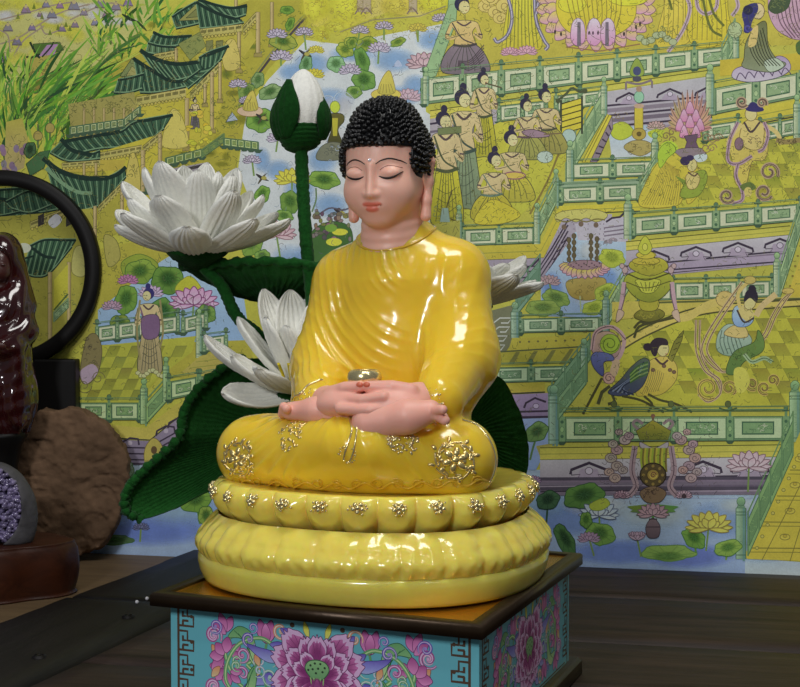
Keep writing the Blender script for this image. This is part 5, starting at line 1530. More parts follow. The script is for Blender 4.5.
# highest pavilion
A.poly([(199, 34), (246, 22), (256, 40), (240, 62), (205, 70), (196, 60)], (160, 148, 44))
roof([(172, 17), (184, 9), (196, 2)], [(176, 28), (190, 25), (206, 21)], 10)
A.poly([(178, 21), (196, 4), (210, 16), (198, 20)], (130, 126, 60), line=ROOFD); A.poly([(186, 18), (196, 9), (205, 16)], (108, 110, 56), line=ROOFD, lw=.5)
roof([(196, 2), (210, 8), (226, 14), (240, 19)], [(200, 28), (214, 27), (228, 25), (244, 22)], 16)
roof([(198, 0), (216, 5), (232, 8), (247, 6)], [(214, 12), (226, 15), (236, 17), (246, 14)], 12, (64, 92, 62))
A.curve([(196, 2), (208, 9), (222, 15), (235, 19)], 3.2, ROOFD); A.curve([(199, -1), (216, 5), (232, 8), (247, 5)], 2.6, ROOFD)
beam((200, 29), (242, 24), 8, 6); beam((243, 26), (256, 12), 8, 3); column(239, 32, 70, 3.2)
for x in (206, 216, 226): A.poly([(x, 41), (x + 7, 40), (x + 7, 50), (x, 51)], (112, 112, 60), line=(70, 66, 30), lw=.5)
A.blob([(228, 40), (236, 42), (240, 66), (226, 70), (222, 54)], (178, 160, 72), line=(120, 106, 40))
# small roof
roof([(154, 33), (168, 37), (192, 36)], [(148, 43), (166, 46), (188, 43)], 14); A.curve([(153, 32), (166, 37), (192, 36)], 2.8, ROOFD)
roof([(148, 43), (160, 46), (176, 47)], [(146, 52), (160, 54), (178, 54)], 10, (88, 112, 70)); beam((154, 54), (178, 50), 6, 4); column(176, 48, 62, 2.6)
A.poly([(178, 44), (200, 32), (206, 46), (190, 60)], (120, 124, 60), line=(74, 84, 40)); squig(192, 46, 8, 8, 14, (78, 92, 46))
# middle pavilion
A.poly([(137, 96), (188, 88), (222, 58), (222, 104), (214, 130), (188, 152), (150, 150), (136, 120)], (168, 154, 36))
roof([(199, 58), (210, 52), (228, 46)], [(196, 86), (208, 72), (222, 58)], 12)
roof([(141, 52), (156, 60), (176, 64), (200, 62)], [(158, 76), (172, 80), (184, 78), (204, 72)], 18); A.curve([(140, 50), (156, 59), (176, 64), (198, 62)], 4.0, ROOFD)
A.poly([(120, 76), (132, 58), (152, 74), (140, 80)], (112, 120, 66), line=ROOFD); A.poly([(126, 76), (132, 66), (142, 75)], (140, 134, 72), line=ROOFD, lw=.5)
roof([(134, 60), (150, 70), (168, 80), (183, 82)], [(140, 92), (154, 92), (168, 90), (186, 86)], 18); A.curve([(133, 58), (150, 69), (168, 80), (184, 82)], 3.4, ROOFD)
roof([(118, 80), (130, 78), (144, 74)], [(114, 92), (128, 92), (142, 88)], 10)
roof([(183, 82), (192, 76), (200, 70)], [(188, 88), (200, 78), (214, 66)], 8)
A.curve([(205, 56), (216, 52), (229, 46)], 3.0, ROOFD)
beam((136, 97), (186, 88), 9, 7); beam((190, 92), (220, 62), 8, 5)
column(187, 98, 148, 4.2); column(212, 72, 130, 3.6); column(220, 62, 100, 3); column(205, 84, 104, 3)
A.blob([(170, 112), (177, 110), (184, 122), (188, 146), (166, 148), (162, 140)], (182, 166, 70), line=(120, 106, 40)); person(195, 128, 30, (120, 104, 110), (80, 70, 80))
for k in range(26): A.disc(rnd.uniform(188, 212), rnd.uniform(112, 152), rnd.uniform(2, 4), rnd.uniform(1.5, 3), J((178, 164, 30), 14), line=(110, 104, 30), lw=.4, n=9)
rail((166, 166), (202, 157), 8, 4, hand=False, base=(128, 134, 50), tex=0); drail((202, 158), (224, 142), 7, 3, (128, 140, 60)); rail((224, 146), (258, 150), 8, 5, hand=False, base=(140, 150, 66), tex=0)
A.poly([(164, 170), (208, 162), (214, 176), (168, 182)], (136, 126, 124)); A.line([(164, 174), (210, 164)], 3, (60, 54, 54))
squig(176, 186, 16, 8, 22, (84, 84, 88)); lily(196, 180, 13, (172, 176, 178), (76, 78, 96), (130, 140, 160))
squig(226, 112, 14, 20, 40, (84, 92, 40)); A.poly([(226, 122), (232, 112), (238, 120)], (150, 158, 160), line=INK)
# balcony + roof below
A.poly([(68, 104), (134, 92), (140, 124), (120, 134), (72, 138)], (140, 130, 60)); squig(100, 104, 30, 8, 60, (84, 84, 40))
for x in (84, 94, 104, 114, 124, 133): column(x, 108, 130, 2)
rail((70, 135), (124, 127), 8, 8, hand=False, base=(136, 138, 74), tex=0); rail((124, 127), (140, 114), 8, 2, hand=False, base=(136, 138, 74), tex=0)
roof([(64, 142), (90, 137), (120, 132), (136, 122), (172, 115)], [(72, 154), (100, 148), (130, 146), (148, 140), (164, 128)], 30); A.curve([(64, 141), (92, 136), (120, 131)], 2.4, ROOFD); A.curve([(137, 121), (150, 120), (173, 115)], 3.0, ROOFD)
A.poly([(100, 152), (160, 134), (160, 190), (126, 214), (104, 170)], (170, 156, 34)); beam((98, 153), (142, 145), 7, 7); beam((143, 146), (162, 130), 7, 3)
column(143, 150, 198, 4); column(160, 134, 188, 3.6); A.blob([(130, 156), (137, 158), (140, 190), (124, 196)], (176, 158, 66), line=(110, 100, 40)); squig(132, 166, 6, 14, 10, (100, 92, 40))
rail((146, 192), (170, 180), 7, 3, hand=False, base=(122, 132, 48), tex=0); squig(160, 196, 14, 10, 24, (78, 92, 36))
# nearest pavilion
roof([(62, 140), (74, 150), (90, 154), (100, 151)], [(50, 152), (66, 160), (84, 160), (100, 158)], 14); A.curve([(61, 139), (72, 150), (92, 155)], 4.2, ROOFD)
A.poly([(26, 164), (40, 152), (50, 150), (44, 168), (30, 176)], (60, 92, 52), line=ROOFD)
A.poly([(60, 164), (94, 160), (126, 160), (122, 170), (84, 172), (66, 172)], (166, 146, 44)); beam((62, 163), (100, 160), 5, 5)
for x in (84, 96): column(x, 163, 176, 2.4)
roof([(44, 160), (60, 172), (84, 178), (106, 178), (125, 168)], [(66, 192), (80, 204), (92, 206), (104, 202), (126, 176)], 26); A.curve([(43, 158), (60, 171), (84, 178), (108, 178)], 5.0, ROOFD); A.curve([(108, 178), (118, 174), (126, 167)], 4.0, ROOFD)
roof([(48, 172), (62, 184), (78, 192), (92, 194)], [(56, 200), (70, 208), (82, 210), (96, 206)], 14); A.curve([(46, 168), (62, 183), (78, 192), (92, 193)], 3.6, ROOFL)
beam((98, 206), (122, 182), 7, 4); A.poly([(98, 214), (122, 190), (122, 232), (98, 240)], (150, 140, 40)); column(122, 184, 232, 3.4); column(95, 206, 250, 3.4)
roof([(-30, 196), (0, 190), (30, 188), (46, 186)], [(-30, 220), (0, 218), (28, 214), (62, 208)], 22); A.curve([(-20, 200), (6, 200), (26, 212), (40, 214)], 4.0, ROOFD); roof([(6, 202), (26, 192), (44, 190)], [(12, 208), (30, 212), (52, 204)], 12)
roof([(-30, 218), (0, 216), (20, 212)], [(-30, 232), (0, 230), (24, 222)], 12)
A.poly([(-70, 222), (60, 212), (92, 208), (96, 330), (60, 360), (-70, 380)], (148, 140, 44)); beam((30, 222), (66, 208), 7, 4)
for x in (38, 52, 66): A.poly([(x, 216), (x + 6, 213), (x + 6, 224), (x, 227)], (54, 48, 44)); 
A.blob([(48, 222), (56, 214), (62, 220), (54, 228)], (188, 186, 170))
roof([(30, 246), (44, 240), (62, 240), (76, 240)], [(22, 272), (36, 276), (50, 272), (72, 246)], 18); A.curve([(32, 248), (44, 256), (56, 258)], 3, ROOFD)
A.disc(24, 248, 7, 5, (170, 170, 140)); A.line([(10, 262), (34, 256)], 2, ROOFD)
column(50, 272, 350, 4); column(69, 262, 326, 3.6); column(88, 230, 262, 3); A.poly([(54, 280), (68, 264), (68, 300), (54, 322)], (168, 160, 30)); A.line([(54, 310), (68, 294)], 1.6, (70, 90, 40))
drail((54, 322), (68, 308), 8, 2); squig(76, 310, 12, 18, 30, (78, 92, 50)); squig(30, 310, 20, 40, 40, (98, 94, 40)); A.blob([(74, 250), (82, 246), (88, 258), (84, 276), (72, 272)], (166, 158, 80), line=(104, 98, 44))

# ---- left garden: terrace, lotus pool, tiled floor
A.poly([(96, 250), (140, 240), (176, 252), (252, 330), (252, 400), (220, 395), (96, 340)], (156, 146, 40))
A.poly([(98, 310), (160, 262), (176, 252), (240, 270), (250, 340), (98, 345)], (146, 166, 190), (124, 150, 196))
A.blob([(122, 262), (140, 254), (158, 264), (152, 278), (134, 284), (124, 276)], (128, 140, 36), line=LEAFD); pad(140, 272, 16, 12, -.2, (124, 146, 44))
squig(112, 262, 12, 22, 30, (100, 96, 40)); A.blob([(104, 236), (116, 240), (120, 258), (108, 266)], (150, 140, 60), line=(90, 86, 40))
lily(128, 280, 10, (164, 112, 136), (98, 60, 84), (176, 98, 132)); pad(168, 280, 17, 14, .1, (96, 130, 44), (40, 78, 30)); pad(126, 300, 11, 15, .3, (104, 138, 44)); pad(163, 312, 13, 14, -.4, (92, 128, 50), (40, 84, 40))
A.blob([(176, 286), (190, 276), (202, 290), (192, 298), (178, 296)], (164, 162, 28), line=(110, 112, 30)); lily(194, 300, 23, (196, 170, 180), (120, 66, 96), (184, 100, 136), seed=(170, 164, 30), stalk=(192, 326)); pad(206, 314, 10, 9, .4, (110, 140, 56))
lily(151, 292, 12, (178, 164, 172), (98, 78, 92), (170, 132, 150)); lily(112, 306, 10, (150, 136, 142), (84, 70, 80)); pad(120, 322, 10, 7, 0, (120, 134, 44))
rail((97, 342), (178, 332), (15, 16), 4); rail((183, 333), (206, 328), (15, 15), 1); post(199, 318, 358, 6); rail((204, 352), (226, 349), 14, 1)
tiles([(78, 404), (80, 366), (96, 346), (196, 336), (192, 352), (160, 376), (142, 396), (142, 404)], 60, 200, 346, 404, 11, 11, -5, (158, 156, 40), (122, 124, 38))
A.poly([(200, 356), (228, 350), (228, 372), (196, 376), (182, 372)], (160, 146, 60)); A.line([(196, 362), (226, 358)], .8, YELD); A.line([(190, 368), (224, 364)], .8, YELD)
person(150, 371, 84, (170, 150, 96), (110, 80, 100), -.03, hair=(48, 44, 90), face=-1); A.blob([(142, 318), (158, 316), (158, 336), (144, 338)], (112, 84, 106), line=(70, 50, 66)); A.curve([(140, 300), (137, 330), (140, 360)], 2, (130, 118, 70)); A.curve([(160, 300), (163, 330), (160, 348)], 2, (130, 118, 70))
for k in range(9): A.disc(138 + k * 3, 373 + 3 * math.sin(k), 2.6, 2.2, (170, 168, 110), line=(100, 96, 50), lw=.5, n=9)
A.blob([(86, 340), (96, 334), (102, 350), (98, 372), (88, 384), (80, 376)], (116, 104, 60), line=(74, 66, 44)); A.blob([(80, 372), (92, 364), (98, 372), (86, 384)], (156, 134, 140)); squig(90, 352, 8, 14, 22, (70, 62, 44)); scroll(84, 386, 8, 1.3, 1, (98, 90, 50)); scroll(98, 378, 7, 1.3, -1, (98, 90, 50))
rail((78, 420), (140, 420), (17, 17), 2, base=(138, 166, 92)); post(144, 388, 424, 7, (138, 166, 92)); drail((146, 424), (166, 402), 20, 1, (138, 166, 92)); post(166, 366, 402, 6, (138, 166, 92)); rail((169, 400), (198, 394), (18, 17), 1, base=(138, 166, 92)); post(226, 360, 396, 6)
rail((200, 394), (250, 385), 17, 2, base=(132, 160, 92))
A.poly([(78, 422), (146, 428), (176, 404), (250, 392), (250, 404), (182, 414), (150, 440), (78, 436)], (160, 148, 46), (176, 160, 60)); A.line([(78, 436), (150, 440), (182, 414), (250, 404)], 1, INK)
A.poly([(60, 437), (150, 441), (182, 415), (250, 405), (250, 440), (190, 450), (150, 465), (60, 463)], (138, 122, 132), (116, 104, 116))
for yy in (446, 452, 458, 462): A.line([(60, yy), (148, yy + 2), (184, yy - 18), (250, yy - 26)], 1.6, PURD)
for x, y in ((130, 440), (166, 428), (178, 420), (196, 414)): A.line([(x - 10, y + 8), (x - 9, y + 3), (x, y - 2), (x + 8, y - 1), (x + 9, y + 5)], 2, PURD); A.disc(x, y + 3, 2.4, 2.4, (160, 146, 150), n=8)
A.blob([(146, 446), (154, 438), (162, 446), (160, 458), (148, 464), (144, 458)], (166, 150, 60), line=(110, 90, 40)); A.disc(154, 450, 3, 4, (90, 70, 40)); A.poly([(144, 460), (160, 460), (156, 470), (146, 470)], (140, 132, 50))
pad(196, 500, 16, 12, -.3, (112, 146, 44), LEAFD, stalk=(200, 524)); pad(206, 516, 8, 10, 0, (130, 150, 50)); lily(141, 527, 8, (100, 104, 130), (50, 52, 70), (90, 90, 120), stalk=(140, 542)); pad(112, 540, 22, 5, 0, (70, 94, 60)); pad(128, 470, 6, 8, 0, (110, 120, 100))
# hidden stretch behind the statue: more water, leaves, and a terrace
rail((252, 385), (330, 374), 18, 3); cornice((252, 386), (470, 360), 30, [270, 310, 350, 390, 430], 12); rail((332, 374), (470, 356), 18, 5)
for x, y in ((300, 480), (350, 500), (400, 490), (440, 510), (480, 520), (330, 440), (420, 450)): pad(x, y, 18, 11, rnd.uniform(-.4, .4), stalk=(x + 4, y + 26))
for x, y in ((320, 470), (380, 470), (460, 490)): lily(x, y, 15, stalk=(x, y + 24))

# ---- stream in the middle: blossoms, leaves, birds, little worshippers
for x, y, rx, ry, rot, c in ((287, 10, 7, 4, 0, LEAF), (290, 24, 4, 7, .4, LEAF), (283, 42, 14, 8, .2, (150, 150, 50)), (306, 64, 6, 10, .2, (112, 148, 96)), (336, 64, 9, 8, 0, (128, 166, 110)), (345, 50, 9, 7, .4, (150, 156, 44)), (352, 42, 8, 5, 0, (160, 160, 46)), (366, 44, 11, 7, -.3, (140, 150, 40)), (352, 43, 5, 6, .6, (126, 140, 40)), (362, 60, 7, 13, -.3, (96, 134, 52)), (364, 80, 12, 10, .4, (104, 140, 56)), (354, 92, 8, 6, 0, (120, 148, 60)), (398, 42, 8, 4, -.4, (134, 150, 44)), (270, 92, 12, 7, -.4, (128, 150, 90)), (260, 120, 14, 12, 0, (116, 150, 50)), (258, 80, 6, 8, .3, (120, 140, 80)), (247, 92, 7, 9, .4, (120, 140, 60)), (324, 180, 16, 9, .1, (120, 150, 50)), (290, 202, 10, 11, -.3, (104, 134, 48)), (262, 195, 7, 10, .5, (110, 146, 48)), (284, 216, 9, 6, .2, (120, 150, 60)), (252, 244, 10, 13, .6, (120, 146, 50)), (262, 256, 8, 6, -.3, (120, 150, 60)), (245, 110, 7, 6, 0, (150, 150, 40)), (434, 88, 14, 9, 0, (134, 160, 120))):
    pad(x, y, rx, ry, rot, c, mixc(c, LEAFD, .8) if rx < 12 else LEAFD, 7)
for x, y, s, st in ((277, 34, 10, (276, 44)), (304, 32, 9, (306, 50)), (281, 56, 11, (281, 66)), (360, 30, 9, (358, 40)), (384, 26, 9, (384, 40)), (379, 48, 11, (378, 64)), (441, 18, 9, None), (350, 70, 11, None), (278, 138, 11, (276, 152)), (252, 160, 9, (254, 176)), (238, 84, 9, (240, 100)), (246, 100, 7, None)):
    lily(x, y, s, (180, 172, 176), (78, 70, 82), (150, 128, 140), st)
lily(276, 232, 19, (196, 166, 158), (130, 86, 90), (190, 130, 136), (281, 262), seed=(178, 170, 40)); lily(424, 62, 17, (184, 160, 152), (110, 80, 84), (160, 120, 124), None, seed=(176, 168, 40)); lily(408, 96, 13, (186, 164, 160), (120, 92, 94), (170, 130, 140), None, seed=(176, 164, 40))
lily(292, 178, 17, (196, 182, 50), (130, 116, 40), (184, 164, 30), (292, 196)); lily(418, 28, 9, (184, 168, 54), (120, 106, 44), (170, 150, 40), (418, 42)); lily(314, 74, 10, (192, 178, 40), (130, 116, 40), (180, 160, 30)); lily(316, 50, 8, (190, 180, 60), (130, 116, 40), (180, 160, 30))
A.curve([(416, 30), (418, 42)], 1.4, (128, 132, 50))
for x, y, s in ((250, 102, 13), (386, 84, 15)):
    A.disc(x, y + s * .7, s, s * .42, (186, 166, 60) if x > 300 else (186, 156, 120), line=(126, 98, 50)); A.blob([(x - s * .5, y + s * .6), (x - s * .3, y - s * .3), (x + s * .2, y - s * .9), (x + s * .5, y - s * .2), (x + s * .55, y + s * .6)], (186, 168, 62), mixc((186, 168, 62), YELD, .4), line=(120, 104, 40))
    for k in range(5): A.line([(x - s * .3 + k * s * .15, y), (x - s * .45 + k * s * .24, y + s * .6)], .5, (120, 104, 40))
A.blob([(394, 66), (398, 60), (402, 66)], (150, 158, 170))
for sx, sy in ((305, 54), (262, 118), (340, 213), (262, 273), (262, 178), (312, 142)):
    A.curve([(sx - 6, sy - 4), (sx, sy), (sx + 7, sy + 3)], 3.0, (52, 48, 44), taper=True); A.curve([(sx - 4, sy + 6), (sx, sy), (sx + 5, sy - 5)], 2.2, (70, 62, 40), taper=True); A.disc(sx + 2, sy, 2.8, 2, (150, 140, 60), n=9)
A.curve([(318, 215), (330, 208), (344, 210), (356, 204)], 1.6, (84, 78, 84)); A.curve([(312, 212), (316, 200), (316, 188)], 1.6, (90, 110, 70))
for x0, y0 in ((330, 96), (345, 92), (325, 120), (340, 125)): A.curve([(x0 - 14, y0 + 26), (x0 - 10, y0 + 4), (x0, y0), (x0 + 10, y0 + 8)], .8, (150, 160, 160), 16); A.wash(x0, y0 + 14, 12, 16, (190, 196, 190), .7)
A.disc(335, 107, 5, 6, (168, 182, 34), line=(90, 100, 40)); A.blob([(326, 120), (330, 114), (342, 114), (344, 121), (338, 130), (342, 144), (328, 144), (331, 130)], (92, 86, 34), (64, 62, 30), line=(44, 44, 28)); A.poly([(332, 118), (338, 118), (337, 136), (333, 136)], (160, 150, 30)); A.blob([(320, 148), (332, 142), (346, 146), (348, 158), (318, 160)], (104, 104, 80), line=(66, 66, 50)); squig(334, 150, 12, 5, 16, (70, 72, 60))
A.blob([(310, 236), (322, 224), (340, 222), (352, 232), (350, 262), (330, 272), (312, 262)], (60, 92, 40), line=(40, 62, 34))
for k in range(46): A.disc(rnd.uniform(312, 350), rnd.uniform(204, 236) + 4, rnd.uniform(1.6, 3.4), rnd.uniform(1.4, 3), J([(120, 96, 92), (110, 104, 60), (86, 78, 70)][k % 3], 14), line=(64, 54, 54), lw=.4, n=8)
A.disc(340, 232, 8, 3.4, (206, 196, 20)); A.disc(334, 242, 8, 4, (206, 196, 20)); A.disc(331, 228, 6, 4, (104, 140, 44))
squig(335, 160, 10, 16, 10, (140, 150, 160))
# radiant yellow figures at the top edge
A.poly([(300, -60), (446, -60), (446, 8), (418, 18), (388, 12), (340, 30), (312, 26), (304, 12)], (176, 162, 70))
for x, y, rx, ry, c in ((345, 4, 24, 22, (206, 192, 20)), (314, 8, 12, 16, (196, 178, 30)), (322, 34, 7, 8, (190, 178, 40)), (336, 26, 14, 6, (190, 178, 40)), (434, 4, 18, 9, (202, 188, 20)), (396, 6, 14, 10, (190, 170, 50))):
    A.wash(x, y, rx * 1.3, ry * 1.3, c, 1.0); squig(x, y, rx * .7, ry * .6, 16, (140, 124, 30))
for x in (360, 366, 412): A.poly([(x - 3, -6), (x + 5, -6), (x + 5, 12), (x - 3, 12)], (156, 140, 104), line=(110, 96, 64)); A.curve([(x - 5, 14), (x, 8), (x + 6, 14)], 1.4, (110, 90, 80))
A.line([(340, 32), (372, 20), (420, 16), (446, 6)], 1.2, (128, 118, 76)); squig(380, 10, 50, 8, 40, (128, 112, 56))

# ---- right: the terraces
# upper stage with seated figure on a lotus throne
A.poly([(448, 8), (452, -60), (462, -60), (456, 22), (436, 76), (424, 80), (424, 74)], (130, 156, 104), line=DG); squig(444, 40, 8, 24, 26, (78, 104, 78))
for x, y, r in ((486, 6, 8), (496, 12, 8), (505, 6, 9), (490, -2, 9), (500, 18, 7)): A.disc(x, y, r, r * .8, (184, 164, 80), line=(130, 108, 50)); scroll(x, y, r * .6, 1.2, 1, (130, 108, 50))
person(465, 72, 78, (120, 104, 106), (66, 60, 56), -.02, True, (190, 162, 92), (44, 44, 62)); 
for k in range(6): A.curve([(458, 66 - k * 1), (470, 70 - k * 2), (484, 60 - k * 3)], .9, (70, 58, 60))
A.blob([(502, 52), (508, 4), (514, -20), (530, -20), (536, 10), (542, 46), (528, 50), (514, 50)], (190, 180, 30), (172, 158, 30), line=(100, 92, 34))
for k in range(9): A.curve([(510 + k * 3, -8), (508 + k * 3.4, 24), (506 + k * 4, 48)], 1.0, (116, 112, 40))
for p in ([(506, -10), (512, 16), (508, 34), (498, 42), (494, 38)], [(534, -10), (536, 20), (544, 40), (548, 46), (545, 50)], [(540, -8), (536, 14)]): A.curve(p, 3.6, (98, 92, 100), 16); A.curve(p, 1.2, (160, 152, 160), 16)
lily(510, 52, 9, (190, 150, 150), (120, 80, 90), (186, 120, 130)); lily(527, 51, 10, (190, 150, 150), (120, 80, 90), (186, 120, 130))
def petal_row(cx, cy, rx, ry, n, t0, t1, L, W):
    for i in range(n):
        t = t0 + (t1 - t0) * i / (n - 1); bx, by = cx + rx * math.cos(t), cy + ry * math.sin(t); d = (math.cos(t), math.sin(t)); nx = (-d[1], d[0])
        A.blob([(bx - nx[0] * W * .5, by - nx[1] * W * .5), (bx + d[0] * L * .5 - nx[0] * W * .6, by + d[1] * L * .5 - nx[1] * W * .6), (bx + d[0] * L, by + d[1] * L), (bx + d[0] * L * .5 + nx[0] * W * .6, by + d[1] * L * .5 + nx[1] * W * .6), (bx + nx[0] * W * .5, by + nx[1] * W * .5)], (190, 172, 60), (182, 132, 150), line=(112, 78, 88), lw=.7)
petal_row(596, 6, 48, 34, 15, PI * 1.05, -.05 * PI, 12, 9); petal_row(596, 4, 40, 28, 13, PI * 1.05, -.05 * PI, 13, 9)
A.blob([(556, 4), (570, -18), (624, -18), (636, 4), (630, 26), (600, 40), (566, 30)], (190, 174, 26), (178, 160, 30), line=(110, 100, 30))
A.disc(628, -2, 20, 8, (196, 182, 20), line=(120, 108, 30)); A.disc(572, 4, 14, 9, (192, 176, 26), line=(120, 108, 30))
for k in range(12): A.curve([(566 + k * 5, -6), (570 + k * 4.6, 12), (576 + k * 3.6, 30)], .9, (128, 114, 36))
for x in (578, 594, 608): A.blob([(x - 7, 40), (x - 6, 24), (x, 18), (x + 6, 24), (x + 7, 40), (x, 46)], (196, 170, 170), (182, 124, 150), line=(116, 78, 92))
for x in (589, 593, 598): A.disc(x, 33, .9, 2, (60, 40, 50), n=7)
for x in (579, 607): A.poly([(x - 1.6, 22), (x + 1.6, 22), (x + 2, 46), (x - 2, 46)], (104, 92, 96)); 
for x, y in ((555, 32), (561, 34), (640, 24), (636, 27), (624, 34)): A.disc(x, y, 1.1, 2.4, (50, 40, 40), n=7)
A.line([(566, 47), (600, 51), (640, 44)], 1.2, (130, 96, 60))
# standing figures right of the throne
A.blob([(656, 44), (664, 6), (672, -30), (692, -30), (694, 10), (690, 40), (674, 46)], (190, 170, 56), (180, 160, 40), line=(120, 104, 40)); A.blob([(690, 42), (690, -30), (724, -30), (728, 10), (730, 40)], (194, 176, 28), (178, 160, 26), line=(110, 100, 30))
for k in range(14): A.curve([(664 + k * 4.6, -10), (664 + k * 4.8, 14), (662 + k * 5, 40)], .8, (130, 116, 40))
for p in ([(684, -8), (690, 8), (684, 28), (674, 44), (668, 52)], [(696, -8), (698, 8), (706, 14), (716, 8), (718, -8)], [(734, -8), (738, 6), (732, 16)]): A.curve(p, 4.0, (166, 142, 140), 18); A.curve(p, 1, (110, 92, 96), 18)
for p in ([(702, -8), (706, 14), (712, 30), (722, 36)], [(708, -6), (714, 14), (724, 26)], [(668, -4), (672, 10)]): A.curve(p, 2.6, (92, 96, 36), 14)
for k in range(7): A.disc(640 + k * 5.5, 38 + 4 * math.sin(k * 1.3), 4.2, 3.4, (150, 156, 110), line=(84, 96, 60), lw=.6, n=10)
squig(664, 34, 14, 8, 18, (90, 104, 60))
# railing under the throne
rail((424, 104.5), (733, 64), (26, 18), 8); post(426, 76, 104, 6)
cornice((430, 110), (712, 69), 24, [], 12)
A.poly([(430, 119), (500, 108), (500, 150), (430, 150)], (150, 140, 138)); A.line([(430, 124), (470, 118)], 2, PURD); A.line([(430, 132), (470, 127)], 2.4, (96, 86, 92))
A.poly([(499, 107), (604, 88), (604, 150), (500, 160)], (168, 156, 40)); rail((499, 122), (546, 116), (16, 15), 2); rail((556, 112), (604, 104), (16, 14), 2)
A.poly([(604, 92), (712, 76), (712, 122), (604, 130)], (160, 156, 150), (150, 138, 140))
for f, w, c in ((102, 2, PURD), (107, 4, (120, 108, 112)), (112, 2, PURD), (117, 4, (104, 92, 98)), (123, 2, PURD), (128, 2.4, (130, 116, 122))): A.line([(604, f + 4), (712, f - 6)], w, c)
for x, y in ((629, 94), (670, 90), (708, 88)):
    A.poly([(x - 9, y + 10), (x - 5, y + 4), (x + 5, y + 4), (x + 9, y + 10)], (150, 134, 142)); A.line([(x - 13, y + 8), (x - 12, y + 5), (x, y - 1), (x + 12, y + 4), (x + 13, y + 7)], 2.2, PURD); A.disc(x, y + 4, 2.8, 2.4, (176, 164, 166), line=PURD, lw=.5, n=9)
# small pool with a jewelled post
A.poly([(608, 128), (662, 124), (650, 156), (612, 160)], (150, 166, 196), (176, 184, 190)); A.blob([(612, 126), (624, 122), (634, 132), (622, 140), (612, 136)], (160, 168, 34), line=(110, 116, 30)); A.blob([(648, 132), (662, 128), (664, 136), (652, 138)], (160, 168, 34)); lily(656, 126, 9, (170, 156, 130), (100, 86, 64)); squig(618, 118, 8, 6, 12, (120, 104, 60))
A.poly([(634.5, 108), (643, 108), (643, 130), (634.5, 130)], (178, 160, 40), line=(110, 96, 34)); A.disc(639, 97, 5, 6, (128, 168, 130), line=(70, 96, 80)); A.disc(639, 89, 3, 3, (150, 120, 90)); A.disc(639, 106, 5, 2.4, (170, 140, 110)); A.disc(639, 134, 7, 6, (158, 136, 50), line=(96, 80, 40)); A.disc(639, 134, 2.5, 2.5, (90, 74, 34)); A.blob([(624, 148), (632, 141), (646, 141), (654, 148), (640, 156)], (152, 136, 70), line=(96, 82, 46)); squig(639, 148, 12, 5, 14, (100, 88, 46))
A.curve([(626, 82), (639, 84), (652, 80)], 2.2, (112, 98, 96)); A.line([(626, 82), (626, 90)], 2, (112, 98, 96)); A.line([(652, 81), (652, 88)], 2, (112, 98, 96)); A.disc(637, 72, 5, 5, (62, 66, 90)); A.blob([(630, 70), (637, 58), (644, 70), (642, 76), (632, 76)], (124, 140, 50), line=(66, 84, 44)); A.disc(637, 71, 4, 4.6, (66, 70, 96)); A.disc(637, 79, 4.5, 3, (70, 68, 76))
# sloping stair with slanted yellow planks
drail((566, 182), (604, 118), 28, 4); A.poly([(582, 162), (590, 162), (612, 116), (607, 114)], (186, 170, 40), line=(90, 84, 30)); A.poly([(590, 162), (597, 162), (613, 128), (612, 116)], (128, 112, 112), line=PURD)
for k in range(6): A.line([(592 + k * 3.4, 160 - k * 7), (599 + k * 2.4, 160 - k * 6)], 1.6, PURD)
A.line([(585, 162), (609, 115)], .8, (110, 100, 30)); post(604, 86, 114, 6)
# stand with drum and rack
A.poly([(561, 104), (582, 98), (582, 128), (561, 134)], (184, 168, 34), line=(54, 54, 30), lw=1.4)
for k in range(4): A.line([(561, 110 + k * 6), (582, 104 + k * 6)], 1.2, (70, 66, 30))
A.line([(561, 100), (561, 150)], 2, (56, 62, 44)); A.line([(582, 96), (582, 134)], 2, (56, 62, 44)); A.curve([(557, 101), (566, 94), (572, 88), (580, 92), (586, 90)], 2.4, (70, 76, 48)); A.disc(558, 101, 2.4, 2.4, (70, 76, 48)); A.disc(585, 91, 2.6, 2.6, (70, 76, 48)); A.disc(569, 136, 7, 7, (150, 168, 150), line=(80, 90, 70))
# musicians' floor
A.poly([(434, 150), (500, 122), (560, 130), (572, 150), (556, 180), (520, 216), (436, 224)], (172, 164, 40), (162, 160, 42))
squig(556, 170, 12, 20, 30, (128, 112, 44)); A.curve([(560, 150), (548, 180), (530, 214)], 2, (120, 104, 46))
person(484, 155, 84, (174, 164, 26), (70, 76, 50), .0, inst='flute'); person(547, 152, 66, (150, 140, 60), (70, 70, 50), -.02, True); person(527, 158, 62, (150, 146, 64), (90, 70, 70), .0, True, inst='lute')
person(464, 206, 118, (122, 136, 96), (60, 74, 60), .0); person(447, 222, 112, (178, 168, 24), (70, 76, 48), -.02, inst='pipes')
person(512, 200, 72, (176, 164, 40), (90, 100, 60), 0, True, inst='drum'); person(492, 219, 70, (172, 158, 34), (90, 110, 90), .05, True)
A.disc(545, 157, 8, 6, (160, 172, 150), line=(84, 92, 70)); A.curve([(452, 190), (446, 214), (458, 222)], 1.4, (80, 74, 40)); squig(452, 216, 14, 8, 22, (110, 104, 34)); squig(440, 215, 6, 10, 8, (90, 110, 80))
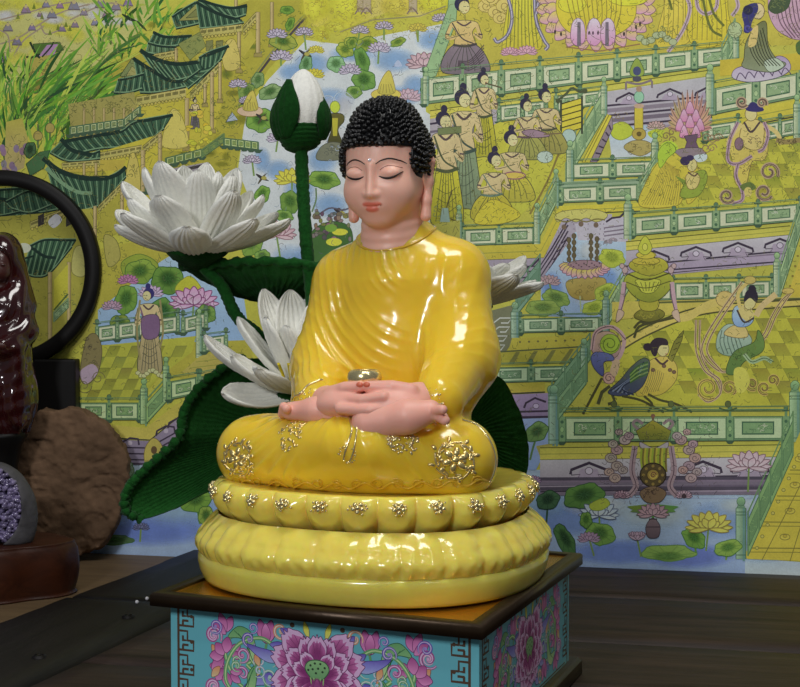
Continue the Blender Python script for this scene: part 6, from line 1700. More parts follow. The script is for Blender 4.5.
# stepped railings between the pools
rail((570, 179), (655, 176), (15, 15), 2); post(570, 150, 182, 7); post(655, 142, 176, 7)
A.poly([(560, 182), (650, 178), (640, 190), (560, 192)], (128, 146, 110)); 
rail((560, 203), (640, 200), (15, 16), 2); post(556, 178, 206, 6); drail((640, 200), (656, 172), 16, 2); drail((538, 240), (556, 204), 24, 2)
rail((462, 246), (536, 243), (16, 16), 2); post(459, 214, 246, 6); post(537, 212, 246, 6)
A.poly([(434, 224), (460, 220), (460, 246), (436, 246)], (160, 154, 60)); A.blob([(474, 222), (490, 200), (510, 206), (520, 216), (500, 224)], (178, 164, 30), line=(110, 96, 30)); squig(446, 214, 12, 10, 20, (110, 104, 40)); A.poly([(440, 222), (450, 222), (448, 208), (442, 208)], (130, 150, 130))
A.poly([(436, 247), (540, 244), (560, 206), (640, 203), (640, 211), (566, 214), (544, 258), (436, 262)], (180, 166, 36), (170, 154, 40)); A.line([(436, 255), (541, 251), (562, 211), (640, 207)], .8, YELD); A.line([(436, 262), (544, 258), (566, 214), (640, 211)], 1, INK)
A.poly([(436, 262), (544, 258), (564, 216), (612, 214), (612, 230), (575, 232), (552, 276), (540, 290), (436, 292)], (154, 144, 146), (134, 120, 126)); 
for d in (8, 13, 19, 25): A.line([(436, 262 + d), (540, 258 + d), (552, 240 + d), (568, 212 + d)], 1.5, PURD)
A.line([(524, 270), (534, 264), (540, 258)], 2, PURD)
for k in range(5): A.line([(545 + k * 4, 276 - k * 8), (552 + k * 4, 270 - k * 8)], 1, PURD)
# fountain pool
A.poly([(541, 316), (541, 280), (556, 260), (572, 238), (575, 232), (625, 230), (628, 250), (622, 300), (614, 318)], (150, 166, 198), (132, 152, 200)); A.wash(590, 250, 16, 14, (176, 186, 194), .9); A.wash(606, 280, 14, 14, (112, 140, 200), .8); A.wash(552, 290, 12, 20, (104, 132, 196), .8); A.wash(590, 300, 20, 8, (176, 186, 200), .8)
A.poly([(575, 224), (628, 216), (628, 242), (578, 240)], (164, 156, 156)); 
for y in (228, 232, 236): A.line([(604, y), (626, y - 3)], 1.4, (110, 98, 104))
A.line([(606, 222), (612, 218), (620, 217), (625, 212)], 2, PURD)
A.blob([(555, 216), (564, 211), (590, 209), (606, 213), (606, 218), (596, 222), (586, 218), (576, 222), (566, 218), (558, 222)], (176, 168, 80), line=(96, 88, 50)); A.curve([(556, 219), (566, 222), (576, 219), (586, 222), (596, 219), (605, 220)], 1.4, (110, 100, 50))
for x, y in ((564, 227), (581, 224), (596, 225)): A.disc(x, y, 2.6, 2.8, (104, 86, 66), n=9)
for x in (560, 566, 574, 588, 600, 604):
    for k in range(5): A.disc(x + rnd.uniform(-.5, .5), 224 + k * 5, .6, .8, (110, 96, 104), n=5)
for x, y0 in ((569, 240), (574, 236), (591, 236), (597, 239)):
    A.line([(x, y0), (x, 262)], 2.4, (104, 92, 54))
    for k in range(4): A.disc(x, y0 + k * 6.5, 2.3, 2.8, (92, 80, 52), line=(54, 48, 34), lw=.4, n=9)
A.blob([(569, 280), (604, 278), (602, 294), (592, 300), (576, 299), (568, 292)], (160, 140, 66), (146, 124, 50), line=(96, 78, 50)); squig(585, 289, 14, 6, 12, (112, 94, 44))
A.disc(585, 266, 19, 6, (142, 112, 112), line=(78, 56, 66)); 
for k in range(12): A.disc(571 + k * 2.6, 265 + 2 * math.sin(k * 2.1), .9, .7, (56, 40, 48), n=5)
petal_row(585, 266, 17, 4, 13, PI, 0, 9, 5.5)
pad(612, 258, 13, 9, .2, (164, 172, 44), (124, 136, 40)); pad(606, 292, 12, 8, -.4, (160, 170, 50), (120, 136, 40)); pad(594, 308, 12, 7, -.2, (160, 170, 50), (120, 136, 40)); pad(556, 298, 14, 8, .3, (128, 150, 60), (78, 106, 50)); pad(543, 308, 17, 8, 0, (128, 146, 60), (84, 110, 50)); lily(549, 281, 11, (164, 140, 132), (96, 74, 76), (150, 116, 116), (552, 294)); lily(608, 242, 4, (176, 176, 170), (110, 104, 104)); lily(613, 240, 4, (176, 176, 170), (110, 104, 104)); A.line([(580, 296), (581, 312)], 1.4, (150, 160, 110))
drail((516, 316), (540, 286), 26, 2, (112, 140, 112)); drail((608, 326), (632, 284), 24, 2)
# stone key border beside the robe
A.poly([(486, 312), (516, 304), (514, 340), (500, 360), (484, 366)], (104, 104, 74))
for k in range(6):
    y = 318 + k * 9; A.line([(492 - k, y + 6), (500 - k, y), (512 - k * 2.4, y), (508 - k * 2.4, y + 5), (501 - k, y + 5)], 1.4, (168, 168, 150))
rail((520, 333), (602, 331), (14, 14), 2, base=(140, 158, 116)); post(515, 312, 338, 8, (128, 150, 120)); post(606, 300, 331, 7, (128, 150, 120))
A.poly([(512, 338), (606, 334), (600, 348), (508, 352)], (166, 154, 44)); 
for k in range(9): A.disc(520 + k * 9, 342 - k * .3, 1.3, 1.1, (104, 98, 50), n=7)
A.poly([(500, 352), (592, 346), (582, 362), (496, 366)], (160, 148, 40), (146, 140, 40))
for k in range(5): A.poly([(516 + k * 18, 352 - k), (520 + k * 18, 352 - k), (514 + k * 17, 364), (508 + k * 17, 364)], (110, 108, 50))
A.line([(498, 352), (592, 346)], 1.4, (78, 84, 50)); 
rail((490, 383), (572, 381), (15, 15), 2, base=(124, 148, 104)); drail((552, 408), (590, 360), 22, 3, (116, 146, 104)); post(584, 348, 382, 7, (124, 150, 116)); post(551, 396, 444, 9, (112, 140, 120))
A.poly([(480, 384), (545, 382), (545, 392), (480, 395)], (154, 144, 36), (170, 150, 50)); A.line([(480, 395), (545, 392)], 1.2, INK)
A.poly([(480, 396), (548, 393), (548, 418), (480, 420)], (146, 124, 148), (122, 104, 124)); A.line([(524, 408), (526, 403), (535, 398), (546, 402)], 2.2, PURD); A.disc(536, 406, 3, 2.6, (166, 150, 164), line=PURD, lw=.5); A.line([(512, 412), (548, 411)], 2, PURD); A.line([(500, 418), (548, 417)], 2.6, PURD)
A.poly([(480, 420), (548, 418), (548, 446), (536, 470), (480, 470)], (130, 146, 178), (122, 142, 190)); pad(537, 432, 12, 9, -.6, (104, 134, 66), (50, 78, 44), stalk=(530, 460)); A.poly([(536, 446), (548, 444), (556, 450), (542, 462)], (150, 140, 60))

# ---- right middle: dancers' floor with jewel, singer bird, railings
tiles([(640, 208), (652, 168), (668, 150), (730, 138), (900, 128), (900, 204), (800, 206)], 640, 830, 140, 206, 15, 12, 6, (168, 162, 40), (132, 130, 38))
rail((712, 115), (800, 97), (26, 24), 2); rail((800, 97), (880, 81), 24, 2); post(710, 74, 112, 8); drail((722, 74), (735, 48), 24, 2); post(736, 36, 62, 6)
A.poly([(712, 116), (900, 80), (900, 96), (716, 132)], (182, 168, 40), (172, 158, 40)); A.line([(712, 124), (900, 88)], .8, YELD); A.line([(716, 132), (900, 96)], 1.2, INK)
rail((705, 141), (738, 136), 15, 1); rail((760, 141), (800, 134), 16, 2); post(797, 104, 138, 7)
A.poly([(720, 60), (900, 44), (900, 62), (720, 76)], (172, 152, 34))
# kneeling figure in a dark robe on a lotus cushion, upper right
A.blob([(733, 78), (734, 70), (744, 66), (764, 64), (778, 56), (788, 60), (790, 70), (776, 78), (750, 82)], (150, 130, 150), (170, 160, 160), line=(80, 66, 84))
for k in range(6): A.curve([(736 + k * 9, 80 - k), (740 + k * 9, 73 - k), (746 + k * 9, 79 - k)], 1, (84, 70, 88))
A.blob([(744, 58), (746, 42), (756, 26), (766, 22), (768, 44), (776, 58), (786, 64), (774, 72), (752, 70), (742, 66)], (96, 98, 56), (120, 126, 92), line=(46, 48, 34)); A.blob([(764, 62), (776, 58), (784, 66), (770, 72)], (160, 170, 140), line=(70, 80, 60))
for k in range(7): A.curve([(748 + k * 2.4, 40 - k * 2), (752 + k * 3, 54), (760 + k * 3.4, 66)], .9, (52, 54, 36))
A.blob([(748, 46), (752, 30), (758, 26), (756, 44)], (190, 160, 88)); A.disc(758, 11, 6.5, 8, (190, 164, 110), line=(100, 78, 60)); A.blob([(742, 14), (746, 6), (756, 3), (758, 10), (752, 22), (750, 32), (744, 32), (744, 24)], (52, 50, 92)); A.disc(748, 10, 5, 5, (40, 40, 60)); scroll(748, 28, 4, 1.2, 1, (70, 66, 130), 1.4)
A.blob([(768, 6), (776, -20), (830, -20), (830, 40), (800, 40), (786, 36), (774, 26)], (176, 142, 146), (166, 130, 140), line=(92, 66, 76))
for k in range(8): A.curve([(776 + k * 4, 0), (780 + k * 4, 22), (792 + k * 3.4, 38)], 1.1, (98, 72, 80))
A.blob([(768, 8), (774, -4), (790, -6), (788, 8), (776, 14)], (62, 74, 48)); squig(778, 2, 8, 6, 12, (104, 112, 60)); A.blob([(796, 44), (804, 40), (806, 54), (798, 54)], (70, 92, 44))
A.disc(735, 30, 7, 8, (150, 160, 110), line=DG); squig(735, 30, 6, 8, 8, (90, 98, 70))
# pink lotus jewel with flames
for k in range(16):
    t = PI * (k + .5) / 16 + PI; L = 26 + 8 * math.cos((k - 7.5) / 7.5 * 1.4)
    A.curve([(690, 134), (690 + 18 * math.cos(t), 130 + 20 * math.sin(t)), (690 + L * .8 * math.cos(t * 1.0), 132 + L * 1.25 * math.sin(t))], 4.4, J((168, 132, 96), 12), 9, taper=True); A.curve([(690, 134), (690 + 18 * math.cos(t), 130 + 20 * math.sin(t)), (690 + L * .8 * math.cos(t), 132 + L * 1.25 * math.sin(t))], .8, (110, 84, 70), 9)
for x, y in ((690, 108), (684, 116), (696, 116), (680, 125), (690, 122), (700, 125), (684, 132), (696, 132)): A.blob([(x - 4, y + 5), (x - 3, y - 2), (x, y - 7), (x + 3, y - 2), (x + 4, y + 5)], (196, 150, 158), (184, 116, 140), line=(120, 72, 92), lw=.6)
A.poly([(684, 136), (698, 134), (696, 142), (700, 150), (684, 150), (687, 142)], (96, 74, 84), line=(54, 40, 50)); A.blob([(676, 150), (700, 148), (706, 158), (694, 162), (680, 158)], (124, 108, 106), line=(60, 50, 54)); A.blob([(694, 156), (706, 154), (706, 160), (698, 162)], (170, 180, 170))
for k in range(5): scroll(706 + (k % 3) * 6, 138 + (k // 3) * 10, 5, 1.2, 1 if k % 2 else -1, (130, 104, 70), 1.0); scroll(672 - (k % 2) * 6, 132 + k * 4, 4, 1.2, -1, (120, 100, 60), 1.0)
# green gold bird woman
A.blob([(640, 206), (646, 182), (660, 160), (672, 152), (682, 158), (704, 172), (706, 182), (696, 198), (688, 204), (684, 196), (676, 206)], (180, 164, 40), line=(116, 96, 30))
for k in range(15): A.curve([(664 + k * 1.0, 160 + k * .7), (654 + k * 1.9, 184), (642 + k * 2.6, 205)], .6, (136, 116, 40), 9)
for k in range(10): A.curve([(676 + k * 2, 176 + k), (684 + k * 1.8, 186), (684 + k * 1.2, 200 - k)], 1.2, (112, 128, 40), 9)
A.blob([(680, 196), (690, 176), (704, 170), (707, 180), (698, 196)], (128, 142, 40), line=(80, 92, 34)); scroll(668, 150, 8, 1.3, -1, (160, 184, 30), 5); scroll(668, 150, 8, 1.3, -1, (96, 120, 30), .9); A.blob([(660, 168), (658, 152), (668, 142), (676, 150), (668, 158)], (150, 172, 34), line=(96, 120, 30))
A.disc(692, 165, 5, 6.5, (194, 170, 100), line=(110, 84, 50)); A.disc(685, 161, 5, 4.5, (54, 44, 70)); A.disc(690, 158, 4, 3, (54, 44, 70)); A.blob([(686, 176), (694, 172), (700, 178), (696, 188), (688, 188)], (190, 166, 90), line=(110, 84, 50)); A.curve([(688, 172), (694, 176), (698, 173)], 1.4, (80, 60, 50))
# dancer with ribbons
A.blob([(728, 142), (738, 128), (762, 126), (768, 146), (764, 160), (752, 162), (746, 184), (736, 184), (732, 160)], (178, 158, 72), (182, 164, 60), line=(104, 84, 46))
A.blob([(740, 142), (742, 126), (748, 120), (758, 120), (764, 128), (762, 146), (752, 150)], (190, 164, 88), line=(100, 78, 44)); A.disc(751, 114, 6, 7, (194, 170, 104), line=(100, 78, 44)); A.blob([(746, 110), (750, 104), (758, 104), (764, 110), (756, 112)], (52, 46, 86)); A.disc(753, 105, 4, 3, (52, 46, 86))
A.curve([(742, 124), (730, 138), (728, 146)], 4.4, (188, 164, 92)); A.curve([(762, 124), (776, 132), (782, 144)], 4.4, (188, 164, 92)); A.disc(739, 144, 4.4, 6.4, (120, 92, 96), line=(66, 50, 56)); A.curve([(744, 122), (751, 132), (760, 122)], 2.0, (70, 58, 54)); squig(752, 136, 8, 8, 14, (84, 66, 54)); squig(746, 168, 8, 10, 16, (110, 90, 46))
for p in ([(738, 122), (730, 140), (728, 160), (738, 164), (752, 156)], [(764, 122), (768, 134), (764, 148), (758, 152)], [(738, 164), (736, 176), (742, 190), (742, 200), (732, 204)]): A.curve(p, 3.6, (156, 126, 130), 18); A.curve(p, .9, (96, 74, 80), 18)
for x, y, r, d in ((727, 196, 8, 1), (769, 172, 10, -1), (764, 192, 9, 1), (742, 102, 6, 1), (762, 103, 5, -1)): scroll(x, y, r, 1.35, d, (160, 134, 100), 3.4, .5); scroll(x, y, r, 1.35, d, (88, 70, 60), .9, .5); scroll(x, y, r * .84, 1.3, d, (98, 80, 60), .7, .5)
A.curve([(776, 140), (786, 142), (800, 140), (820, 140)], 5, (130, 112, 62)); squig(786, 142, 12, 4, 18, (78, 64, 42)); A.blob([(740, 186), (750, 182), (756, 188), (746, 192)], (90, 104, 46)); A.disc(748, 192, 4, 5, (190, 166, 80))
# railing, floor edge, cornice, second railing
rail((632, 236), (800, 221), (18, 17), 4); rail((800, 221), (884, 213), 17, 2); post(628, 204, 239, 8); 
cornice((626, 241), (790, 225), 28, [654, 696, 738, 780], 10)
A.poly([(628, 266), (790, 254), (790, 262), (628, 276)], (150, 134, 144)); A.line([(640, 272), (790, 261)], 1.5, PURD)
rail((640, 301), (772, 297), (17, 16), 4); post(777, 262, 299, 7)
# right hand stair
A.poly([(786, 300), (806, 240), (900, 214), (900, 300)], (184, 164, 60), (176, 156, 40)); drail((780, 298), (803, 226), 28, 3)
for k in range(6): A.disc(790 + k * 2.6, 286 - k * 10, 1.2, 1.2, (120, 104, 40), n=7)
for k in range(4): A.line([(796 + k * 2, 284 - k * 14), (830, 282 - k * 14)], .8, YELD)
A.poly([(612, 302), (900, 294), (900, 304), (700, 312), (612, 320)], (176, 160, 60)); A.line([(640, 303), (900, 296)], 2.0, (84, 88, 44)); 
# tiled carpet with curved border
tiles([(612, 404), (604, 380), (622, 340), (660, 322), (710, 308), (900, 300), (900, 408)], 600, 830, 306, 404, 16, 12.5, 7, (168, 162, 38), (130, 128, 36))
A.curve([(612, 352), (650, 330), (700, 311), (760, 306), (830, 301)], 7, (184, 164, 70), 20); A.curve([(612, 356), (650, 334), (700, 315), (760, 309), (830, 304)], 1.6, (72, 70, 36), 20); A.curve([(612, 347), (650, 325), (700, 307), (760, 302), (830, 298)], 1.6, (72, 70, 36), 20)
A.curve([(634, 338), (640, 326), (664, 320), (680, 316), (700, 310)], 2.6, (66, 64, 34), 18); A.curve([(634, 328), (640, 322), (648, 324)], 2.4, (66, 64, 34), 10)
# big bronze vase
A.blob([(634, 317), (640, 310), (654, 308), (664, 312), (662, 318), (648, 322)], (126, 120, 34), (92, 88, 30), line=(54, 50, 26)); A.blob([(642, 310), (640, 300), (658, 300), (656, 310)], (150, 142, 34), line=(70, 64, 28))
A.blob([(624, 280), (634, 272), (664, 272), (674, 281), (664, 296), (652, 302), (640, 300), (630, 292)], (152, 152, 34), (120, 124, 34), line=(64, 66, 28)); A.blob([(630, 268), (634, 260), (660, 258), (668, 268), (650, 276)], (166, 156, 34), (140, 134, 34), line=(70, 66, 28)); A.disc(646, 261, 14, 4, (170, 154, 40), line=(74, 66, 28)); A.disc(646, 255, 10, 4, (176, 160, 40), line=(74, 66, 28)); A.blob([(638, 248), (645, 236), (652, 247), (648, 254), (642, 254)], (168, 168, 40), line=(90, 90, 30)); A.disc(645, 247, 2.6, 3.6, (190, 180, 60), line=(90, 90, 30), lw=.5)
A.blob([(636, 280), (660, 280), (654, 292), (642, 292)], (168, 168, 44), line=(76, 80, 30))
for k in range(6): A.line([(636 + k * 4.6, 282), (641 + k * 2.6, 291)], .7, (84, 88, 30))
A.curve([(628, 274), (646, 280), (670, 273)], 1.4, (70, 70, 28)); A.curve([(626, 282), (646, 288), (671, 281)], 1, (84, 84, 30)); squig(648, 266, 12, 4, 8, (96, 92, 30)); squig(648, 315, 10, 3, 8, (150, 140, 40))
for sx in (624, 672):
    d = 1 if sx > 650 else -1
    A.blob([(sx, 276), (sx + d * 2, 264), (sx - d * 3, 268)], (164, 140, 126), line=(90, 70, 70)); A.disc(sx - d * 1, 270, 3, 3.4, (168, 142, 132), line=(90, 70, 70)); A.disc(sx + d * 2, 266, 2.4, 2.6, (168, 142, 132), line=(90, 70, 70)); A.curve([(sx, 282), (sx + d * 2, 298), (sx + d * 4, 312)], 4, (168, 136, 134), 10); A.curve([(sx - d * 2, 284), (sx, 300), (sx + d * 6, 320)], 1.0, (96, 72, 78), 10); A.blob([(sx, 312), (sx + d * 6, 310), (sx + d * 8, 322), (sx + d * 2, 318)], (176, 150, 120), line=(96, 76, 60))
# bird woman with dark wings and reed pipe
A.disc(606, 346, 15, 15, (172, 142, 112), (150, 118, 110), line=(84, 62, 60)); A.disc(610, 344, 10, 10, (140, 160, 34), line=(84, 104, 30)); scroll(610, 344, 9, 1.6, 1, (84, 104, 30), 1.0); A.curve([(592, 350), (596, 332), (612, 327), (624, 338), (620, 356), (612, 362)], 4, (170, 138, 128), 20); A.curve([(592, 350), (596, 332), (612, 327), (626, 340)], .9, (90, 66, 66), 20)
A.blob([(591, 358), (596, 352), (610, 354), (614, 360), (604, 362), (604, 372), (602, 376), (594, 368)], (92, 98, 138), (70, 74, 112), line=(40, 42, 70)); A.disc(609, 378, 6, 6, (176, 140, 116), line=(96, 66, 60)); scroll(609, 378, 4.6, 1.3, -1, (96, 66, 60), .8); A.blob([(610, 372), (614, 360), (620, 362), (616, 376)], (178, 150, 110))
A.poly([(582, 412), (590, 398), (602, 376), (604, 390), (588, 414)], (164, 156, 30)); A.line([(583, 414), (602, 378)], 2.6, (66, 64, 34)); A.line([(598, 404), (602, 392), (610, 386)], 3.4, (70, 70, 40)); A.line([(612, 394), (615, 402), (608, 404)], 3, (70, 70, 40))
A.blob([(636, 394), (640, 376), (648, 362), (664, 356), (676, 364), (676, 380), (662, 394), (644, 396)], (184, 162, 66), (176, 156, 44), line=(108, 90, 44))
for k in range(8): A.curve([(650 + k * 2, 366 + k), (648 + k * 2, 380), (642 + k * 2.2, 394 - k * .4)], .6, (128, 108, 50))
A.blob([(608, 392), (620, 380), (632, 366), (644, 358), (650, 364), (644, 384), (632, 394), (618, 396)], (78, 90, 70), (62, 66, 88), line=(36, 40, 40))
for k in range(11): A.curve([(644 - k * .4, 362 + k * 1.4), (630 - k * .8, 378 + k), (610 + k * 2.4, 391 + k * .4)], 1.5, [(44, 48, 62), (110, 120, 134)][k % 2], 9)
for k in range(7): A.curve([(648, 362 + k * 2), (638, 366 + k * 2), (630, 374 + k * 1.5)], 1.3, [(60, 92, 40), (112, 138, 60)][k % 2], 7)
A.disc(663, 349, 6, 7.5, (194, 172, 104), line=(100, 78, 50)); A.blob([(652, 354), (650, 344), (656, 338), (666, 339), (668, 345), (660, 346), (656, 356)], (50, 40, 44)); A.disc(648, 347, 5, 4, (50, 40, 44)); A.curve([(655, 358), (662, 364), (668, 360)], 2, (72, 54, 50)); A.line([(663, 348), (667, 348)], .6, INK); A.line([(665, 354), (668, 354)], .7, (140, 60, 50))
A.poly([(668, 358), (672, 362), (682, 340), (684, 330), (680, 334), (674, 342)], (104, 104, 36), (128, 122, 40), line=(54, 50, 26)); 
for k in range(4): A.line([(671 + k * 2.4, 356 - k * 6), (675 + k * 2.4, 354 - k * 6)], .7, (60, 56, 28))
for x, y in ((664, 366), (670, 370), (674, 372), (653, 370)): A.disc(x, y, 2, 1.8, (110, 84, 60), line=(60, 44, 40), lw=.5, n=8)
for p in ([(622, 396), (640, 400), (656, 408), (664, 412)], [(648, 394), (660, 400), (676, 404), (692, 412)], [(644, 396), (652, 404), (648, 412)]): A.curve(p, 2.4, (70, 68, 34), 12)
# dancing figure with long scarves
A.curve([(724, 300), (706, 306), (690, 316), (680, 318)], 8, (186, 164, 76), 16); A.disc(725, 299, 9, 8, (186, 160, 84), line=(120, 96, 50))
for off in (0, 5):
    p = [(742 + off, 282), (722 + off, 310), (706 + off, 336), (702 + off, 352), (712 + off, 366), (726, 372), (744, 360), (756, 350)]; A.curve(p, 2.6, (176, 150, 104), 26); A.curve(p, .7, (84, 68, 44), 26)
for off in (0, 4):
    p = [(696 + off, 320), (696 + off, 350), (704 + off, 370), (716 + off, 380), (720, 394), (708, 402), (698, 394)]; A.curve(p, 2.2, (178, 150, 110), 24); A.curve(p, .7, (90, 72, 50), 24)
for off in (0, 4):
    p = [(752 + off, 348), (764 + off, 334), (772 + off, 316), (782 + off, 300), (792, 292)]; A.curve(p, 2.4, (180, 154, 100), 18); A.curve(p, .7, (84, 68, 44), 18)
A.blob([(717, 350), (718, 334), (728, 324), (742, 328), (752, 340), (744, 350), (730, 356)], (150, 166, 140), (128, 150, 120), line=(70, 84, 60))
for k in range(6): A.curve([(722 + k * 3, 330 + k), (720 + k * 4, 342), (724 + k * 4, 354)], .9, (80, 98, 80))
A.blob([(726, 372), (734, 352), (754, 342), (758, 330), (764, 340), (762, 352), (744, 362), (736, 374)], (96, 122, 52), (84, 110, 50), line=(48, 64, 34)); squig(744, 358, 12, 8, 16, (54, 74, 36))
A.blob([(724, 334), (732, 326), (744, 326), (748, 336), (738, 338)], (188, 162, 90), line=(100, 80, 44)); A.blob([(732, 316), (736, 306), (748, 308), (754, 318), (748, 326), (736, 326)], (148, 170, 190), (120, 146, 176), line=(60, 72, 84)); A.blob([(738, 312), (746, 304), (754, 314), (748, 322)], (190, 166, 92)); A.curve([(737, 310), (744, 322), (754, 318)], 1.8, (66, 54, 48))
A.disc(750, 303, 5.6, 7, (196, 172, 104), line=(100, 78, 46), rot=.5); A.blob([(744, 302), (746, 292), (754, 288), (758, 296), (756, 302), (750, 298)], (44, 38, 46)); A.disc(752, 289, 4, 4, (44, 38, 46)); A.curve([(740, 308), (738, 294), (746, 284), (754, 280)], 3.6, (186, 162, 84), 12); A.curve([(756, 316), (762, 306), (776, 294)], 6, (190, 160, 100), 10); A.disc(788, 291, 6, 3, (182, 158, 74), line=(110, 92, 44)); A.disc(750, 280, 6, 4, (176, 156, 74), line=(104, 88, 44))
for x, y, r, d in ((708, 388, 12, 1), (729, 388, 8, -1), (752, 384, 7, 1), (773, 380, 6, -1), (764, 388, 7, 1)): scroll(x, y, r, 1.4, d, (180, 156, 70), 2.6, 1.0); scroll(x, y, r, 1.4, d, (96, 80, 40), .8, 1.0); scroll(x, y, r * .8, 1.3, d, (110, 92, 44), .6, 1.0)
A.blob([(734, 370), (744, 368), (750, 380), (744, 392), (736, 390)], (194, 176, 60)); A.curve([(744, 354), (752, 362), (764, 358), (772, 362)], 4, (140, 160, 110), 12); A.curve([(744, 354), (752, 362), (764, 358), (774, 362)], .8, (64, 84, 50), 12)

# ---- lower railing, stair and pond on the right
rail((562, 442), (786, 440.5), (25, 24), 4, base=(136, 166, 102), tex=12); post(554, 396, 444, 10, (120, 150, 124)); drail((558, 420), (586, 384), 22, 2, (124, 154, 104)); post(795, 392, 442, 11, (132, 162, 104))
A.line([(560, 408), (790, 406)], 1.2, (96, 116, 66)); A.line([(560, 412), (790, 410)], .6, DG)
for x in (614, 671, 728): A.disc(x, 404, 3, 3.2, (84, 92, 44), line=INK, lw=.5); A.line([(x - 9, 408), (x, 411), (x + 9, 408)], 1.6, (66, 84, 44))
cornice((540, 447), (782, 444), 34, [589, 703, 750], 13)
for k, yy in enumerate((479, 484, 489, 494)): A.line([(538, yy), (770, yy - 1)], 3.2, [(74, 66, 74), (110, 98, 106)][k % 2])
A.poly([(748, 559), (744, 557), (800, 432), (900, 432), (900, 565), (800, 561)], (176, 162, 36), (184, 166, 44)); 
for k in range(4):
    y = 470 + k * 26; x = 792 - k * 13 - 2; A.line([(x, y), (900, y + 1)], 1, (112, 104, 40)); A.line([(x - 2, y + 4), (900, y + 5)], .7, (112, 104, 40)); A.disc(800 - k * 5, y - 11, 5, 3, (186, 168, 50), line=(116, 104, 40), lw=.7); A.disc(800 - k * 5, y - 12, 2, 1.6, (170, 150, 40), line=(116, 104, 40), lw=.5)
A.line([(762, 560), (808, 470)], .8, (112, 104, 40)); A.line([(790, 561), (812, 490)], .8, (112, 104, 40))
for k in range(10): A.disc(757 + k * 5.3, 548 - k * 11.6, 1.8, 1.6, (178, 166, 70), line=(104, 100, 40), lw=.6, n=9)
drail((748, 556), (793, 456), 36, 4, (128, 160, 92)); post(741, 508, 559, 10, (120, 152, 112))
# hanging lantern shrine
for sd in (-1, 1):
    X = lambda v: 653 + sd * v
    A.curve([(X(18), 446), (X(21), 470), (X(17), 486), (X(24), 496)], 6, (150, 126, 124), 16); A.curve([(X(18), 446), (X(21), 470), (X(17), 486), (X(24), 496)], .9, (84, 62, 66), 16)
    for vx, y, r in ((28, 440, 6), (36, 450, 6), (42, 458, 6), (36, 466, 6), (44, 472, 5), (38, 478, 6), (30, 470, 5), (40, 444, 5), (24, 436, 5), (34, 432, 4)): A.disc(X(vx), y, r, r * .8, J((156, 132, 122), 8), line=(78, 60, 62), lw=.7, n=12); scroll(X(vx), y, r * .6, 1.1, sd, (78, 60, 62), .6)
    lily(X(31), 495, 8, (176, 150, 150), (90, 66, 74), (160, 124, 130)); A.disc(X(31), 496, 2.6, 2.4, (66, 50, 52))
    A.curve([(X(14), 430), (X(20), 424), (X(16), 420), (X(10), 424)], 3, (130, 110, 104), 10)
A.poly([(636, 431), (653, 420), (671, 431), (668, 440), (640, 440)], (150, 140, 34), (104, 108, 34), line=(70, 56, 40)); squig(654, 436, 12, 4, 12, (74, 84, 34)); A.line([(653, 414), (653, 420)], 2, (100, 76, 60)); A.disc(653, 416, 2.2, 2.2, (120, 84, 60))
A.blob([(640, 442), (654, 448), (668, 442), (664, 452), (644, 452)], (160, 150, 144), line=(90, 78, 76)); 
for k in range(14): A.curve([(642 + k * 1.9, 448), (641 + k * 1.9, 460), (643 + k * 1.8, 472)], 2.2, [(140, 152, 34), (112, 100, 40), (170, 160, 40)][k % 3], 6)
A.disc(653, 475, 13, 12, (86, 72, 40), line=(44, 36, 28), lw=1.2)
for k in range(8): A.disc(653 + 9.5 * math.cos(k * PI / 4), 475 + 9 * math.sin(k * PI / 4), 1.6, 1.6, (140, 116, 50), n=7)
A.disc(653, 475, 6, 5.6, (150, 124, 50), line=(60, 48, 30)); scroll(653, 475, 4, 1.3, 1, (186, 160, 60), 1.4); scroll(653, 475, 3, 1.3, -1, (110, 60, 50), .9)
A.blob([(640, 492), (653, 486), (666, 492), (660, 502), (646, 502)], (120, 96, 66), line=(60, 46, 40)); squig(653, 494, 9, 5, 16, (70, 54, 40))
for k in range(9):
    t = PI * (k + .5) / 9; A.curve([(653, 505), (653 + 16 * math.cos(t), 507 + 5 * math.sin(t)), (653 + 26 * math.cos(t), 504 + 15 * math.sin(t))], 5, J((88, 122, 46)), 8, taper=True)
lily(653, 512, 15, (168, 140, 136), (92, 70, 76), (150, 110, 116), seed=None); A.blob([(646, 526), (653, 518), (660, 526), (658, 537), (648, 537)], (118, 98, 96), (90, 74, 76), line=(56, 44, 48)); A.line([(646, 527), (660, 527)], .9, (60, 48, 52)); A.line([(649, 519), (657, 519)], 1.2, (60, 48, 52))
# pond plants on the right
pad(584, 496, 21, 12, -.2, (84, 122, 48), (44, 76, 40)); lily(599, 512, 19, (176, 184, 192), (78, 84, 100), (140, 152, 170), (600, 530), seed=(140, 156, 50)); A.blob([(590, 504), (604, 498), (610, 504), (602, 510), (592, 510)], (150, 160, 40), line=(90, 110, 40))
pad(600, 534, 15, 11, .2, (112, 148, 56), (60, 96, 44)); lily(589, 538, 11, (160, 136, 146), (84, 64, 80), (140, 104, 124), (594, 556)); pad(565, 540, 8, 18, -.5, (70, 108, 52), (34, 60, 34)); pad(548, 500, 12, 9, -.4, (60, 92, 56), (30, 52, 34), stalk=(546, 528)); lily(533, 480, 8, (140, 120, 140), (80, 66, 84))
lily(637, 538, 11, (170, 148, 152), (86, 66, 76), (150, 118, 130), (641, 557), open_=.55); pad(668, 553, 27, 8, 0, (130, 160, 66), (78, 116, 50), 11, cy=.4); pad(694, 538, 13, 9, .7, (110, 148, 52), (56, 100, 40), stalk=(696, 553)); pad(728, 548, 14, 8, -.2, (134, 162, 60), (70, 110, 44), stalk=(726, 560)); lily(709, 524, 22, (196, 182, 70), (128, 112, 48), (184, 164, 50), (706, 551))
